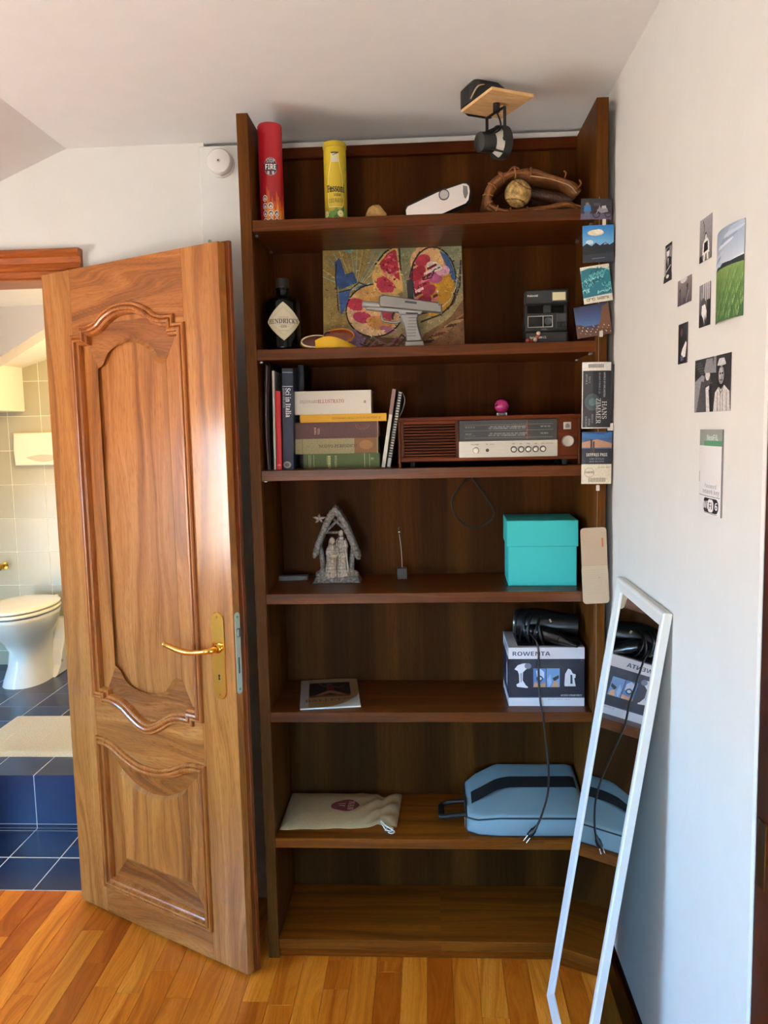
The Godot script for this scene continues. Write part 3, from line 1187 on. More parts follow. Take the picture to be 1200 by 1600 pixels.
func build_door() -> void:
	var d := struct_root("door_1", "panelled walnut door standing open in front of the bookcase side", Vector3(-0.704, 0.01, -0.273), Vector3(0, deg_to_rad(-28.9), 0))
	var vert := wood_mat(tex_of("walnut"), Vector3(1.3, 0.45, 1.3), 0.22, Color(1, 1, 1), Vector3(0.02, 0.02, 0.3), 0.0, 0.5)
	var vert2 := wood_mat(tex_of("walnut"), Vector3(1.3, 0.45, 1.3), 0.20, Color(1, 0.98, 0.96), Vector3(0.66, 0.02, 0.3), 0.0, 0.55)
	var horiz := wood_mat(tex_of("walnut_across"), Vector3(0.5, 1.3, 1.3), 0.24, Color(1, 0.96, 0.93), Vector3(0.2, 0.1, 0.3), 0.0, 0.5)
	var horiz2 := wood_mat(tex_of("walnut_across"), Vector3(0.5, 1.3, 1.3), 0.24, Color(1, 0.97, 0.94), Vector3(0.55, 0.4, 0.3), 0.0, 0.5)
	var edge := wood_mat(tex_of("walnut"), Vector3(1.3, 0.45, 1.3), 0.42, Color(0.72, 0.58, 0.5), Vector3(0.3, 0.1, 0))
	var mould := wood_mat(tex_of("walnut"), Vector3(1.1, 0.45, 1.1), 0.26, Color(1.0, 0.92, 0.86), Vector3(0.8, 0.03, 0), 0.0, 0.5)
	var W := 0.755
	var H := 2.09
	var c := 0.377
	var L := 0.137
	var R := 0.617
	# outlines of the two fields (door heights count from its lower edge)
	var o := -0.01
	var top_half := arc_points([[0.0, 1.974], [0.045, 1.970], [0.095, 1.951], [0.125, 1.932], [0.160, 1.9235], [0.200, 1.922]], 5) + [[0.200, 1.8965], [0.240, 1.8965]]
	var bot_half := [[0.240, 0.757], [0.200, 0.757], [0.200, 0.7395]] + arc_points([[0.200, 0.7395], [0.150, 0.7385], [0.110, 0.727], [0.068, 0.702], [0.030, 0.683], [0.0, 0.677]], 5).slice(1)
	var low_top := arc_points([[0.0, 0.5605], [0.045, 0.5635], [0.100, 0.580], [0.150, 0.602], [0.190, 0.614], [0.240, 0.6155]], 5)
	for a in [top_half, bot_half, low_top]:
		for p in a:
			p[1] += o
	var upper := mirrored(top_half + bot_half, c)
	var lower := mirrored(low_top + [[0.240, 0.097]], c)
	# core: front leaf and the lip behind it
	part("back_leaf", span(Vector3(0.0, 0.0, -0.043), Vector3(W + 0.013, H + 0.006, -0.029), 0.002), edge, d)
	part("edge_core", span(Vector3(0.002, 0.002, -0.031), Vector3(W - 0.006, H - 0.002, -0.026), 0.0), edge, d)
	var st := begin()
	extrude(st, [Vector2(0, 0), Vector2(L, 0), Vector2(L, H), Vector2(0, H)], -0.028, 0.0, 0.0012)
	part("stile", st, vert, d)
	st = begin()
	extrude(st, [Vector2(R, 0), Vector2(W, 0), Vector2(W, H), Vector2(R, H)], -0.028, 0.0, 0.0012)
	part("stile", st, vert2, d)
	# rails: the top one follows the upper field's crest, the middle one lies between the fields
	var poly := [Vector2(L, H), Vector2(L, 1.8965 + o)]
	for i in range(top_half.size() - 1, -1, -1):
		poly.append(Vector2(c - top_half[i][0], top_half[i][1]))
	for i in range(1, top_half.size()):
		poly.append(Vector2(c + top_half[i][0], top_half[i][1]))
	poly.append(Vector2(R, H))
	st = begin()
	extrude(st, clean(poly), -0.028, -0.0004, 0.0)
	part("rail", st, horiz, d)
	poly = []
	for i in range(low_top.size() - 1, -1, -1):
		poly.append(Vector2(c - low_top[i][0], low_top[i][1]))
	for i in range(1, low_top.size()):
		poly.append(Vector2(c + low_top[i][0], low_top[i][1]))
	for i in bot_half.size():
		poly.append(Vector2(c + bot_half[i][0], bot_half[i][1]))
	for i in range(bot_half.size() - 2, -1, -1):
		poly.append(Vector2(c - bot_half[i][0], bot_half[i][1]))
	st = begin()
	extrude(st, clean(poly), -0.028, -0.0004, 0.0)
	part("rail", st, horiz2, d)
	st = begin()
	extrude(st, [Vector2(L, 0), Vector2(R, 0), Vector2(R, 0.097 + o + 0.01), Vector2(L, 0.097 + o + 0.01)], -0.028, -0.0004, 0.0)
	part("rail", st, horiz, d)
	# sunk fields with raised centres
	var sunk := wood_mat(tex_of("walnut"), Vector3(1.3, 0.45, 1.3), 0.25, Color(0.97, 0.93, 0.9), Vector3(0.02, 0.02, 0.3), 0.0, 0.5)
	var sunk_h := wood_mat(tex_of("walnut_across"), Vector3(0.5, 1.3, 1.3), 0.25, Color(0.9, 0.84, 0.8), Vector3(0.35, 0.7, 0.3), 0.0, 0.5)
	part("panel", span(Vector3(L - 0.01, 0.64 + o, -0.030), Vector3(R + 0.01, 1.99 + o, -0.015), 0.0), sunk, d)
	part("panel", span(Vector3(L - 0.01, 0.08 + o, -0.030), Vector3(R + 0.01, 0.63 + o, -0.015), 0.0), sunk, d)
	# cross-grained wedges at the ends of the sunk fields, mitred against the upright grain
	var in_top := arc_points([[0.0, 1.876], [0.050, 1.867], [0.090, 1.848], [0.108, 1.829], [0.120, 1.812], [0.148, 1.802]], 4)
	var in_bot := arc_points([[0.148, 0.862], [0.122, 0.848], [0.108, 0.828], [0.085, 0.808], [0.045, 0.795], [0.0, 0.790]], 4)
	var lo_top := arc_points([[0.0, 0.470], [0.050, 0.476], [0.100, 0.495], [0.148, 0.524]], 4)
	for a in [in_top, in_bot, lo_top]:
		for p in a:
			p[1] += o
	var wedge := func(inner: Array, outer_y: float, name: String) -> void:
		var q := []
		for i in range(inner.size() - 1, -1, -1):
			q.append(Vector2(c - inner[i][0], inner[i][1]))
		for i in range(1, inner.size()):
			q.append(Vector2(c + inner[i][0], inner[i][1]))
		q.append(Vector2(c + 0.225, outer_y))
		q.append(Vector2(c - 0.225, outer_y))
		var s2 := begin()
		extrude(s2, clean(q), -0.0155, -0.0145, 0.0)
		part(name, s2, sunk_h, d)
	wedge.call(in_top, 1.93 + o, "panel_veneer")
	var rev := in_bot.duplicate()
	rev.reverse()
	wedge.call(rev, 0.715 + o, "panel_veneer")
	wedge.call(lo_top, 0.600 + o, "panel_veneer")
	wedge.call([[0.0, 0.213 + o], [0.148, 0.213 + o]], 0.115 + o, "panel_veneer")
	var centre := mirrored(in_top + in_bot, c)
	var veneer := printed(tex_of("veneer").get_image(), 0.25)
	st = begin()
	extrude(st, clean(centre), -0.016, -0.0045, 0.010, Transform3D(), Rect2(c - 0.15, 0.78 + o, 0.30, 1.10), 0.0095)
	part("raised_panel", st, veneer, d)
	var centre2 := mirrored(lo_top + [[0.148, 0.217 + o]], c)
	st = begin()
	extrude(st, clean(centre2), -0.016, -0.0045, 0.010, Transform3D(), Rect2(c - 0.15, 0.205 + o, 0.30, 0.33), 0.0095)
	part("raised_panel", st, wood_mat(tex_of("walnut"), Vector3(1.6, 0.5, 1.6), 0.34, Color(1, 0.96, 0.9), Vector3(0.05, 0.45, 0)), d)
	# planted mouldings
	var prof := [Vector2(-0.006, -0.001), Vector2(-0.005, 0.007), Vector2(-0.002, 0.0105), Vector2(0.003, 0.010), Vector2(0.0055, 0.006), Vector2(0.008, 0.0115), Vector2(0.012, 0.0145), Vector2(0.017, 0.0125), Vector2(0.0195, 0.004), Vector2(0.022, 0.0035), Vector2(0.026, 0.0005), Vector2(0.028, -0.006), Vector2(0.029, -0.015)]
	part("moulding", sweep(begin(), clean(upper), prof), mould, d)
	part("moulding", sweep(begin(), clean(lower), prof), mould, d)
	# brass furniture
	var brass := StandardMaterial3D.new()
	brass.resource_name = "brass"
	brass.albedo_color = hue("f0c05c")
	brass.metallic = 1.0
	brass.roughness = 0.16
	var hp := part("handle_plate", extrude(begin(), rounded(0.047, 0.252, 0.0225, 8), 0.0, 0.004, 0.0012), brass, d, Vector3(0.696, 0.953, 0.0), Vector3.ZERO, "long brass handle plate")
	part("keyhole", keyhole(), flat("1b130c", 0.8), hp, Vector3(0, -0.061, 0.0036))
	for s in [-1, 1]:
		part("screw", ball(begin(), Vector3(0, s * 0.113, 0.0042), Vector3(0.0035, 0.0035, 0.0015), 10), flat("a87a30", 0.3, 1.0), hp)
	part("escutcheon", lathe(begin(), [Vector2(0.014, 0.003), Vector2(0.013, 0.009), Vector2(0.011, 0.013)], 20, turned(90, 0, 0, Vector3(0, 0.022, 0))), brass, hp)
	var lev := part("handle", tube(begin(), smooth_path([Vector3(0.0, 0.0, 0.004), Vector3(0, 0, 0.030), Vector3(-0.006, 0.001, 0.044), Vector3(-0.028, -0.003, 0.051), Vector3(-0.070, -0.009, 0.051), Vector3(-0.110, -0.007, 0.051), Vector3(-0.150, 0.0, 0.051), Vector3(-0.166, 0.003, 0.051)], 5), lever_radii(), 12), brass, d, Vector3(0.696, 0.975, 0.0), Vector3.ZERO, "brass lever handle")
	part("end_knob", ball(begin(), Vector3(-0.166, 0.003, 0.051), Vector3(0.007, 0.0078, 0.0078), 14), brass, lev)
	part("handle", tube(begin(), smooth_path([Vector3(0.0, 0.0, -0.043), Vector3(0, 0, -0.080), Vector3(-0.028, -0.003, -0.094), Vector3(-0.110, -0.007, -0.094), Vector3(-0.166, 0.003, -0.094)], 5), 0.0075, 10), brass, d, Vector3(0.696, 0.975, 0.0))
	# lock forend in the closing edge
	var steel := flat("c6d0ba", 0.35, 0.15)
	var fo := part("lock_plate", extrude(begin(), rounded(0.0215, 0.235, 0.0105, 6), 0.0, 0.0022, 0.0006, Transform3D(Basis(Vector3(0, 0, 1), Vector3(0, 1, 0), Vector3(-1, 0, 0)).inverse(), Vector3.ZERO)), steel, d, Vector3(W - 0.0005, 0.965, -0.0150), Vector3.ZERO, "pale steel lock plate")
	part("latch_bolt", box(begin(), Vector3(0.006, 0.060, 0.0), Vector3(0.012, 0.024, 0.012), 0.0025), flat("8d9088", 0.3, 1.0), fo)
	part("bolt_slot", box(begin(), Vector3(0.0024, -0.035, 0.0), Vector3(0.0012, 0.046, 0.006), 0.0004), flat("6f776a", 0.4, 0.8), fo)
	for s in [-1, 1]:
		part("screw", ball(begin(), Vector3(0.0022, s * 0.104, 0.0), Vector3(0.0012, 0.0034, 0.0034), 10), flat("7f857a", 0.4, 0.8), fo)
	# hinges
	for y in [0.22, 1.05, 1.88]:
		part("hinge", lathe(begin(), [Vector2(0.0, -0.05), Vector2(0.007, -0.048), Vector2(0.007, 0.048), Vector2(0.0, 0.05)], 12), brass, d, Vector3(-0.004, y, -0.040))


func lever_radii() -> Array:
	var out := []
	for i in 36:
		var t := i / 35.0
		var r := 0.0085
		if t > 0.35:
			r = 0.0062 + 0.0032 * sin(PI * clampf((t - 0.35) / 0.62, 0, 1))
		out.append(r)
	return out


func keyhole() -> SurfaceTool:
	var p := []
	for k in 13:
		var a := deg_to_rad(-60 + 300.0 * k / 12)
		p.append(Vector2(0.0035 * cos(a), 0.004 + 0.0035 * sin(a)))
	p.append(Vector2(-0.003, -0.008))
	p.append(Vector2(0.003, -0.008))
	return extrude(begin(), p, 0.0, 0.0009)


# drops points that repeat
func clean(pts: Array) -> PackedVector2Array:
	var out := PackedVector2Array()
	for p in pts:
		if out.size() == 0 or out[out.size() - 1].distance_to(p) > 0.0006:
			out.append(p)
	if out.size() > 2 and out[0].distance_to(out[out.size() - 1]) < 0.0006:
		out.remove_at(out.size() - 1)
	return out


# ================================================================ the bookcase
func build_bookcase() -> void:
	var b := thing("bookcase", "tall dark walnut bookcase of seven shelves standing against the wall", "bookcase")
	var side := wood_mat(tex_of("case"), Vector3(1.0, 0.40, 1.0), 0.45, Color(1, 1, 1), Vector3(0.3, 0.0, 0.13), 0.0, 0.2)
	var side2 := wood_mat(tex_of("case"), Vector3(1.0, 0.40, 1.0), 0.45, Color(1, 1, 1), Vector3(0.7, 0.3, 0.5), 0.0, 0.2)
	part("side_panel", span(Vector3(0, 0, -CASE_D), Vector3(SIDE_T, CASE_H, 0), 0.0012), side, b)
	part("side_panel", span(Vector3(CASE_W - SIDE_T, 0, -CASE_D), Vector3(CASE_W, CASE_H, 0), 0.0012), side2, b)
	for i in 7:
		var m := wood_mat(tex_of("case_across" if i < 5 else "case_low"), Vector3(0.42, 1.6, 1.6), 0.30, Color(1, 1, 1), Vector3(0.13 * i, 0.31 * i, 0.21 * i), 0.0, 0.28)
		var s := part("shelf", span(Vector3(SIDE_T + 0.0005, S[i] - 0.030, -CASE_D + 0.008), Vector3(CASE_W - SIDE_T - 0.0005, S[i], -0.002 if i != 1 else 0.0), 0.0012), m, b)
		if i < 6:
			for x in [SIDE_T + 0.004, CASE_W - SIDE_T - 0.004]:
				for z in [-0.045, -0.25]:
					part("shelf_pin", box(begin(), Vector3(x, S[i] - 0.0325, z), Vector3(0.009, 0.005, 0.014), 0.001), flat("b5b0a8", 0.35, 1.0), s)
	part("back_panel", span(Vector3(SIDE_T, 0.03, -CASE_D), Vector3(CASE_W - SIDE_T, 2.425, -CASE_D + 0.007), 0.0), wood_mat(tex_of("case_back"), Vector3(1.02, 0.55, 1.0), 0.5, Color(1, 1, 1), Vector3.ZERO, 0.0, 0.14), b)
	part("top_rail", span(Vector3(SIDE_T, 2.423, -CASE_D + 0.001), Vector3(CASE_W - SIDE_T, 2.456, -CASE_D + 0.026), 0.0012), wood_mat(tex_of("case_across"), Vector3(0.42, 1.6, 1.6), 0.4, Color(0.85, 0.75, 0.7), Vector3(0.5, 0.9, 0), 0.0, 0.2), b)
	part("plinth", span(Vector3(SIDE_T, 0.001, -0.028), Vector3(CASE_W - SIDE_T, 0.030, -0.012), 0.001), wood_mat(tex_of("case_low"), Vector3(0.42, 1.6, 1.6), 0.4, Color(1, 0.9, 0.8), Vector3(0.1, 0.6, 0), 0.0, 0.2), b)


# ================================================================ spotlight and smoke detector on the ceiling
func build_ceiling_spotlight() -> void:
	var t := thing("ceiling_spotlight", "black gimbal spotlight hung from a square plywood plate on the ceiling", "spotlight", Vector3(0.697, 2.487, 0.085), Vector3(0, deg_to_rad(27), 0))
	var black := flat("1c1b1b", 0.45)
	var ply := StandardMaterial3D.new()
	ply.resource_name = "plywood"
	ply.albedo_texture = noise_tex(0.02, 41, [hue("c79a63"), hue("dfb681")], 256)
	ply.roughness = 0.7
	ply.uv1_triplanar = true
	ply.uv1_scale = Vector3(3, 3, 14)
	part("wooden_plate", span(Vector3(-0.062, -0.072, -0.076), Vector3(0.062, -0.064, 0.076), 0.001), ply, t, Vector3.ZERO, Vector3.ZERO, "pale square plywood plate")
	# black canopy between the plate and the ceiling
	var st := begin()
	extrude(st, rounded(0.110, 0.086, 0.028, 6), 0.0, 0.0735, 0.016, Transform3D(Basis(Vector3(1, 0, 0), Vector3(0, 0, -1), Vector3(0, 1, 0)), Vector3(0.008, -0.0635, -0.082)))
	part("canopy", st, black, t)
	part("canopy_strap", tube(begin(), smooth_path([Vector3(-0.047, -0.045, -0.050), Vector3(-0.030, -0.014, -0.041), Vector3(0.005, -0.006, -0.042)], 5), 0.0022, 6), flat("b59a78", 0.6), t)
	part("stem", lathe(begin(), [Vector2(0.0, -0.094), Vector2(0.009, -0.093), Vector2(0.009, -0.071)], 14, Transform3D(Basis(), Vector3(-0.006, 0, 0.008))), black, t)
	# the head hangs below; from here on its own turn
	var h := Node3D.new()
	h.name = "lamp_head"
	t.add_child(h, true)
	h.position = Vector3(-0.006, -0.150, 0.004)
	h.scale = Vector3(0.84, 0.84, 0.84)
	h.rotation = Vector3(0, deg_to_rad(2), 0)
	# yoke: a flat fork, arms in front of and behind the drum (local z), axis of the lamp along local x
	var yoke := begin()
	for s in [-1, 1]:
		box(yoke, Vector3(0.0, 0.022, s * 0.048), Vector3(0.010, 0.095, 0.004), 0.001)
	box(yoke, Vector3(0.0, 0.069, 0.0), Vector3(0.010, 0.004, 0.100), 0.001)
	part("yoke", yoke, black, h)
	var ax := turned(0, 0, -84, Vector3(-0.004, -0.020, 0))
	part("socket_cup", lathe(begin(), [Vector2(0.0, -0.062), Vector2(0.016, -0.062), Vector2(0.029, -0.056), Vector2(0.031, -0.020), Vector2(0.030, -0.012), Vector2(0.0, -0.012)], 24, ax), black, h)
	part("bulb", lathe(begin(), [Vector2(0.024, -0.014), Vector2(0.030, 0.0), Vector2(0.040, 0.018), Vector2(0.043, 0.024), Vector2(0.040, 0.028), Vector2(0.0, 0.031)], 28, ax), flat("d9d2c4", 0.35), h, Vector3.ZERO, Vector3.ZERO, "white reflector bulb")
	part("front_ring", lathe(begin(), [Vector2(0.044, 0.008), Vector2(0.049, 0.008), Vector2(0.049, 0.034), Vector2(0.042, 0.034), Vector2(0.044, 0.008)], 28, ax), black, h)
	for a in 3:
		var an := TAU * a / 3.0 + 0.9
		var p0 := ax * Vector3(0.031 * sin(an), -0.03, 0.031 * cos(an))
		var p1 := ax * Vector3(0.047 * sin(an), 0.014, 0.047 * cos(an))
		part("strut", tube(begin(), [p0, p1], 0.0032, 6), black, h)
	for s in [-1, 1]:
		part("pivot_screw", lathe(begin(), [Vector2(0.0075, 0.0), Vector2(0.0075, 0.006), Vector2(0.0, 0.007)], 12, turned(90 * s, 0, 0, Vector3(0, -0.022, s * 0.048))), black, h)
	part("cable", tube(begin(), smooth_path([Vector3(0.002, 0.068, 0.004), Vector3(0.008, 0.036, 0.014), Vector3(-0.004, 0.010, 0.026), Vector3(-0.030, -0.006, 0.024), Vector3(-0.052, -0.012, 0.010)], 6), 0.0028, 7), black, h)


func build_smoke_detector() -> void:
	var t := thing("smoke_detector", "round white smoke detector on the white board beside the bookcase top", "smoke detector", Vector3(-0.121, 2.424, -0.3075), Vector3(PI / 2, 0, 0))
	var w := flat("dcd6d2", 0.45)
	part("base", lathe(begin(), [Vector2(0.041, 0.0), Vector2(0.041, 0.011), Vector2(0.039, 0.013), Vector2(0.0, 0.013)], 40), w, t)
	part("vent", lathe(begin(), [Vector2(0.034, 0.012), Vector2(0.034, 0.019)], 40), flat("4a4644", 0.8), t)
	part("cover", lathe(begin(), [Vector2(0.034, 0.018), Vector2(0.0385, 0.018), Vector2(0.0395, 0.021), Vector2(0.0385, 0.032), Vector2(0.035, 0.037), Vector2(0.028, 0.039), Vector2(0.0, 0.0405)], 40), w, t)
	for k in 8:
		var a := TAU * k / 8
		part("rib", box(begin(), Vector3(sin(a) * 0.036, 0.0155, cos(a) * 0.036), Vector3(0.006, 0.008, 0.006), 0.001), w, t)
	part("test_button", lathe(begin(), [Vector2(0.006, 0.0395), Vector2(0.006, 0.0415), Vector2(0.0, 0.042)], 16), flat("c8c2be", 0.4), t)
	part("indicator", lathe(begin(), [Vector2(0.0024, 0.041), Vector2(0.0024, 0.0426), Vector2(0.0, 0.0426)], 10), flat("26221f", 0.5), t)


# ================================================================ top shelf
func build_top_shelf() -> void:
	var y: float = S[0]
	# --- red spray can
	var im := paper(512, 512, "b51f2a")
	var white := hue("f0e6e0")
	# u 0.5 looks at the viewer once the can is turned; only the middle third of the picture shows
	p_grad(im, 0, 0.0, 1, 1.0, hue("bb222d"), hue("9c1620"))
	for f in [[0.45, 0.56, 0.025], [0.52, 0.68, 0.03], [0.58, 0.62, 0.03], [0.64, 0.72, 0.035], [0.69, 0.66, 0.03]]:
		var x: float = f[0]
		p_poly(im, [[x - 0.07, 1.0], [x - 0.05, 0.85], [x - f[2], 0.78], [x - 0.015, f[1]], [x + 0.008, f[1] + 0.08], [x + 0.02, f[1] + 0.05], [x + f[2] + 0.01, 0.80], [x + 0.05, 0.9], [x + 0.06, 1.0]], hue("cf5a1c"))
		p_poly(im, [[x - 0.045, 1.0], [x - 0.02, 0.84], [x - 0.005, f[1] + 0.12], [x + 0.015, 0.84], [x + 0.04, 1.0]], hue("e59a34"))
	var k := 0
	for r in [[0.705, 1], [0.79, 2], [0.872, 3], [0.955, 4]]:
		for i in r[1]:
			var cx: float = 0.405 + 0.079 * i
			p_oval(im, cx, r[0], 0.034, 0.036, white)
			p_oval(im, cx, r[0], 0.025, 0.027, hue("5a4a48"))
			p_poly(im, [[cx - 0.018, r[0] + 0.016], [cx + 0.003 * (k % 3), r[0] - 0.018], [cx + 0.018, r[0] + 0.016]], white)
			k += 1
	p_oval(im, 0.50, 0.365, 0.092, 0.100, hue("8f8a8c"))
	p_oval(im, 0.50, 0.365, 0.082, 0.090, hue("5a3238"))
	p_poly(im, [[0.40, 0.335], [0.60, 0.335], [0.59, 0.405], [0.41, 0.405]], hue("3a3236"))
	p_text(im, "STOP", 256, 166, 30, hue("d8d0d0"), true, "Droid Sans", true, 0.8)
	p_text(im, "FIRE", 256, 203, 42, Color.WHITE, true, "Droid Sans", true, 0.9)
	p_rect(im, 0.455, 0.415, 0.485, 0.45, hue("c8bfc0"))
	p_rect(im, 0.515, 0.415, 0.545, 0.45, hue("c8bfc0"))
	for i in 16:
		p_rect(im, 0.325, 0.32 + i * 0.02, 0.332, 0.33 + i * 0.02, hue("d0a8a8"))
	var can := thing("fire_extinguisher_can", "tall red fire extinguisher spray can with printed flames on the top shelf", "spray can", Vector3(0.074, y, -0.09), Vector3(0, PI + 0.16, 0))
	part("body", lathe(begin(), [Vector2(0.0335, 0.0), Vector2(0.034, 0.002), Vector2(0.034, 0.250)], 48), printed(im, 0.3), can)
	part("cap", lathe(begin(), [Vector2(0.034, 0.250), Vector2(0.0345, 0.252), Vector2(0.0345, 0.274), Vector2(0.032, 0.279), Vector2(0.0, 0.280)], 40), flat("b8222c", 0.35), can)
	part("base_rim", lathe(begin(), [Vector2(0.030, 0.0005), Vector2(0.0345, 0.0005), Vector2(0.0345, 0.004), Vector2(0.033, 0.005)], 40), flat("b0aaa6", 0.3, 1.0), can)
	part("cap_disc", lathe(begin(), [Vector2(0.018, 0.279), Vector2(0.018, 0.2815), Vector2(0.0, 0.282)], 24), flat("e8e2dc", 0.4), can)
	# --- yellow drink tin
	im = paper(512, 512, "cdb325")
	p_grad(im, 0, 0, 1, 1, hue("c0a51e"), hue("a88c18"))
	for l in 60:
		var q := Vector2(fposmod(l * 0.377, 1.0), 0.80 + 0.2 * fposmod(l * 0.617, 1.0))
		p_oval(im, q.x, q.y, 0.05, 0.022, [hue("3e6a2c"), hue("5a8a34"), hue("2c5224"), hue("7ea43c")][l % 4], l * 0.7)
	for sx in [0.5, 0.72, 0.28]:  # slices of citrus
		p_oval(im, sx + 0.065, 0.865, 0.045, 0.042, hue("e8e2b0"))
		p_ring(im, sx + 0.065, 0.865, 0.032, 0.030, 3, hue("a8b060"))
		p_oval(im, sx + 0.065, 0.865, 0.010, 0.010, hue("8e9a4a"))
	for g in [[0.66, 0.30], [0.68, 0.42], [0.64, 0.58], [0.34, 0.25]]:
		p_oval(im, g[0], g[1], 0.018, 0.05, hue("8f9a2c"), 0.5)
	# the little bottle drawn down the middle
	var bottle := [[0.445, 0.09], [0.555, 0.09], [0.558, 0.20], [0.575, 0.27], [0.605, 0.38], [0.612, 0.50], [0.612, 0.74], [0.600, 0.78], [0.400, 0.78], [0.388, 0.74], [0.388, 0.50], [0.395, 0.38], [0.425, 0.27], [0.442, 0.20]]
	p_poly(im, bottle, hue("bda222"))
	p_line(im, bottle + [bottle[0]], 3.0, hue("f0e6a0"))
	p_rect(im, 0.45, 0.10, 0.55, 0.21, hue("c4be9c"))
	p_rect(im, 0.445, 0.08, 0.555, 0.098, hue("2a2a20"))
	p_line(im, [[0.47, 0.12], [0.53, 0.10]], 4, hue("2a2a20"))
	for d in 3:
		p_text(im, "Tassoni", 255 + d, 302, 66, hue("0c0b06"), true, "Droid Serif", true, 0.56)
	p_line(im, [[0.395, 0.545], [0.46, 0.545]], 7, hue("15140c"))
	p_text(im, "SODA", 268, 330, 24, hue("15140c"), true, "Droid Sans", true, 0.8)
	p_text(im, "CEDRATA", 256, 372, 38, hue("6b600e"), true, "Droid Sans", true, 0.68)
	var tin := thing("drink_tin", "yellow cylindrical drink tin with a printed bottle and citrus slices", "tin", Vector3(0.256, y, -0.10), Vector3(0, PI + 0.10, 0))
	part("body", lathe(begin(), [Vector2(0.0315, 0.0), Vector2(0.032, 0.002), Vector2(0.032, 0.212)], 48), printed(im, 0.35), tin)
	part("lid", lathe(begin(), [Vector2(0.032, 0.211), Vector2(0.0335, 0.212), Vector2(0.0335, 0.222), Vector2(0.031, 0.2265), Vector2(0.0, 0.227)], 40), flat("b89c20", 0.35), tin)
	# --- small tan keepsake like a shell
	var shell := begin()
	var n := FastNoiseLite.new()
	n.seed = 5
	n.frequency = 55.0
	var f_shell := func(u: float, v: float) -> Vector3:
		var a := TAU * u
		var e := PI * 0.5 * (1.0 - v)
		var r := cos(e)
		var p := Vector3(sin(a) * r * 0.031, sin(e) * 0.043, cos(a) * r * 0.027)
		var notch := maxf(0.0, 1.0 - absf(wrapf(a + 0.15, -PI, PI)) / 0.8) * maxf(0.0, 1.0 - p.y / 0.016)
		p.z -= notch * 0.018
		if a > 1.2 and a < 2.4:
			p.y *= 0.86
		return p * (1.0 + 0.10 * n.get_noise_3dv(p))
	patch(shell, f_shell, 36, 14)
	var tan_m := StandardMaterial3D.new()
	tan_m.resource_name = "horn"
	tan_m.albedo_texture = noise_tex(0.03, 15, [hue("8a6432"), hue("cfa863")], 128)
	tan_m.roughness = 0.55
	tan_m.uv1_triplanar = true
	tan_m.uv1_scale = Vector3(16, 16, 16)
	var orn := thing("shell_keepsake", "small tan domed keepsake like a shell between the yellow tin and the car mirror", "ornament", Vector3(0.373, y + 0.0005, -0.055))
	part("shell", shell, tan_m, orn)
	part("opening", ball(begin(), Vector3(-0.006, 0.006, 0.006), Vector3(0.016, 0.007, 0.012), 14), flat("20130a", 0.9), orn)
	part("hole", ball(begin(), Vector3(0.004, 0.0425, 0.006), Vector3(0.0035, 0.0012, 0.0025), 8), flat("2a1a0c", 0.9), orn)
	# --- car mirror leaning on the shelf
	var outline := PackedVector2Array([Vector2(-0.090, -0.037), Vector2(-0.092, -0.014), Vector2(-0.086, -0.004), Vector2(-0.002, 0.030), Vector2(0.070, 0.050), Vector2(0.080, 0.049), Vector2(0.088, 0.041), Vector2(0.090, 0.028), Vector2(0.086, 0.004), Vector2(0.078, -0.005), Vector2(-0.008, -0.037), Vector2(-0.080, -0.041)])
	var cm := thing("car_mirror", "car rear-view mirror lying tilted on the top shelf beside the glove", "mirror", Vector3(0.546, y + 0.0465, -0.075), Vector3(deg_to_rad(1.5), deg_to_rad(-3), 0))
	part("housing", extrude(begin(), inset(ccw2(outline), -0.0045), -0.022, 0.0015, 0.005), flat("171717", 0.45), cm)
	var silver := StandardMaterial3D.new()
	silver.resource_name = "mirror_glass"
	silver.albedo_color = Color(0.97, 0.97, 0.97)
	silver.metallic = 1.0
	silver.roughness = 0.02
	part("mirror_glass", extrude(begin(), inset(ccw2(outline), 0.0005), -0.001, 0.0022, 0.0008), silver, cm)
	part("mount_arm", tube(begin(), smooth_path([Vector3(-0.005, 0.005, -0.02), Vector3(-0.01, 0.02, -0.045), Vector3(-0.012, 0.03, -0.07)], 4), 0.007, 8), flat("171717", 0.45), cm)
	part("worn_patch", extrude(begin(), [Vector2(0.070, 0.044), Vector2(0.082, 0.041), Vector2(0.084, 0.022), Vector2(0.078, 0.008), Vector2(0.073, 0.012), Vector2(0.070, 0.026)], 0.002, 0.0027, 0.0), flat("6a6765", 0.6), cm)
	part("reflection_disc", lathe(begin(), [Vector2(0.0125, 0.0), Vector2(0.0125, 0.0018), Vector2(0.0, 0.002)], 28, turned(90, 0, 0, Vector3(0.017, 0.022, 0.0016))), flat("b3afab", 0.5), cm)  # disc on the glass that imitates the spotlight's reflection
	part("reflection_ring", tube(begin(), ring_points(Vector3(0.017, 0.022, 0.003), 0.0135, 0.0135, 28), 0.0016, 6, true), flat("4a4a4c", 0.4), cm)  # dark rim of the same imitated reflection
	build_glove(y)


func ccw2(p: PackedVector2Array) -> PackedVector2Array:
	if area2(p) < 0:
		p.reverse()
	return p


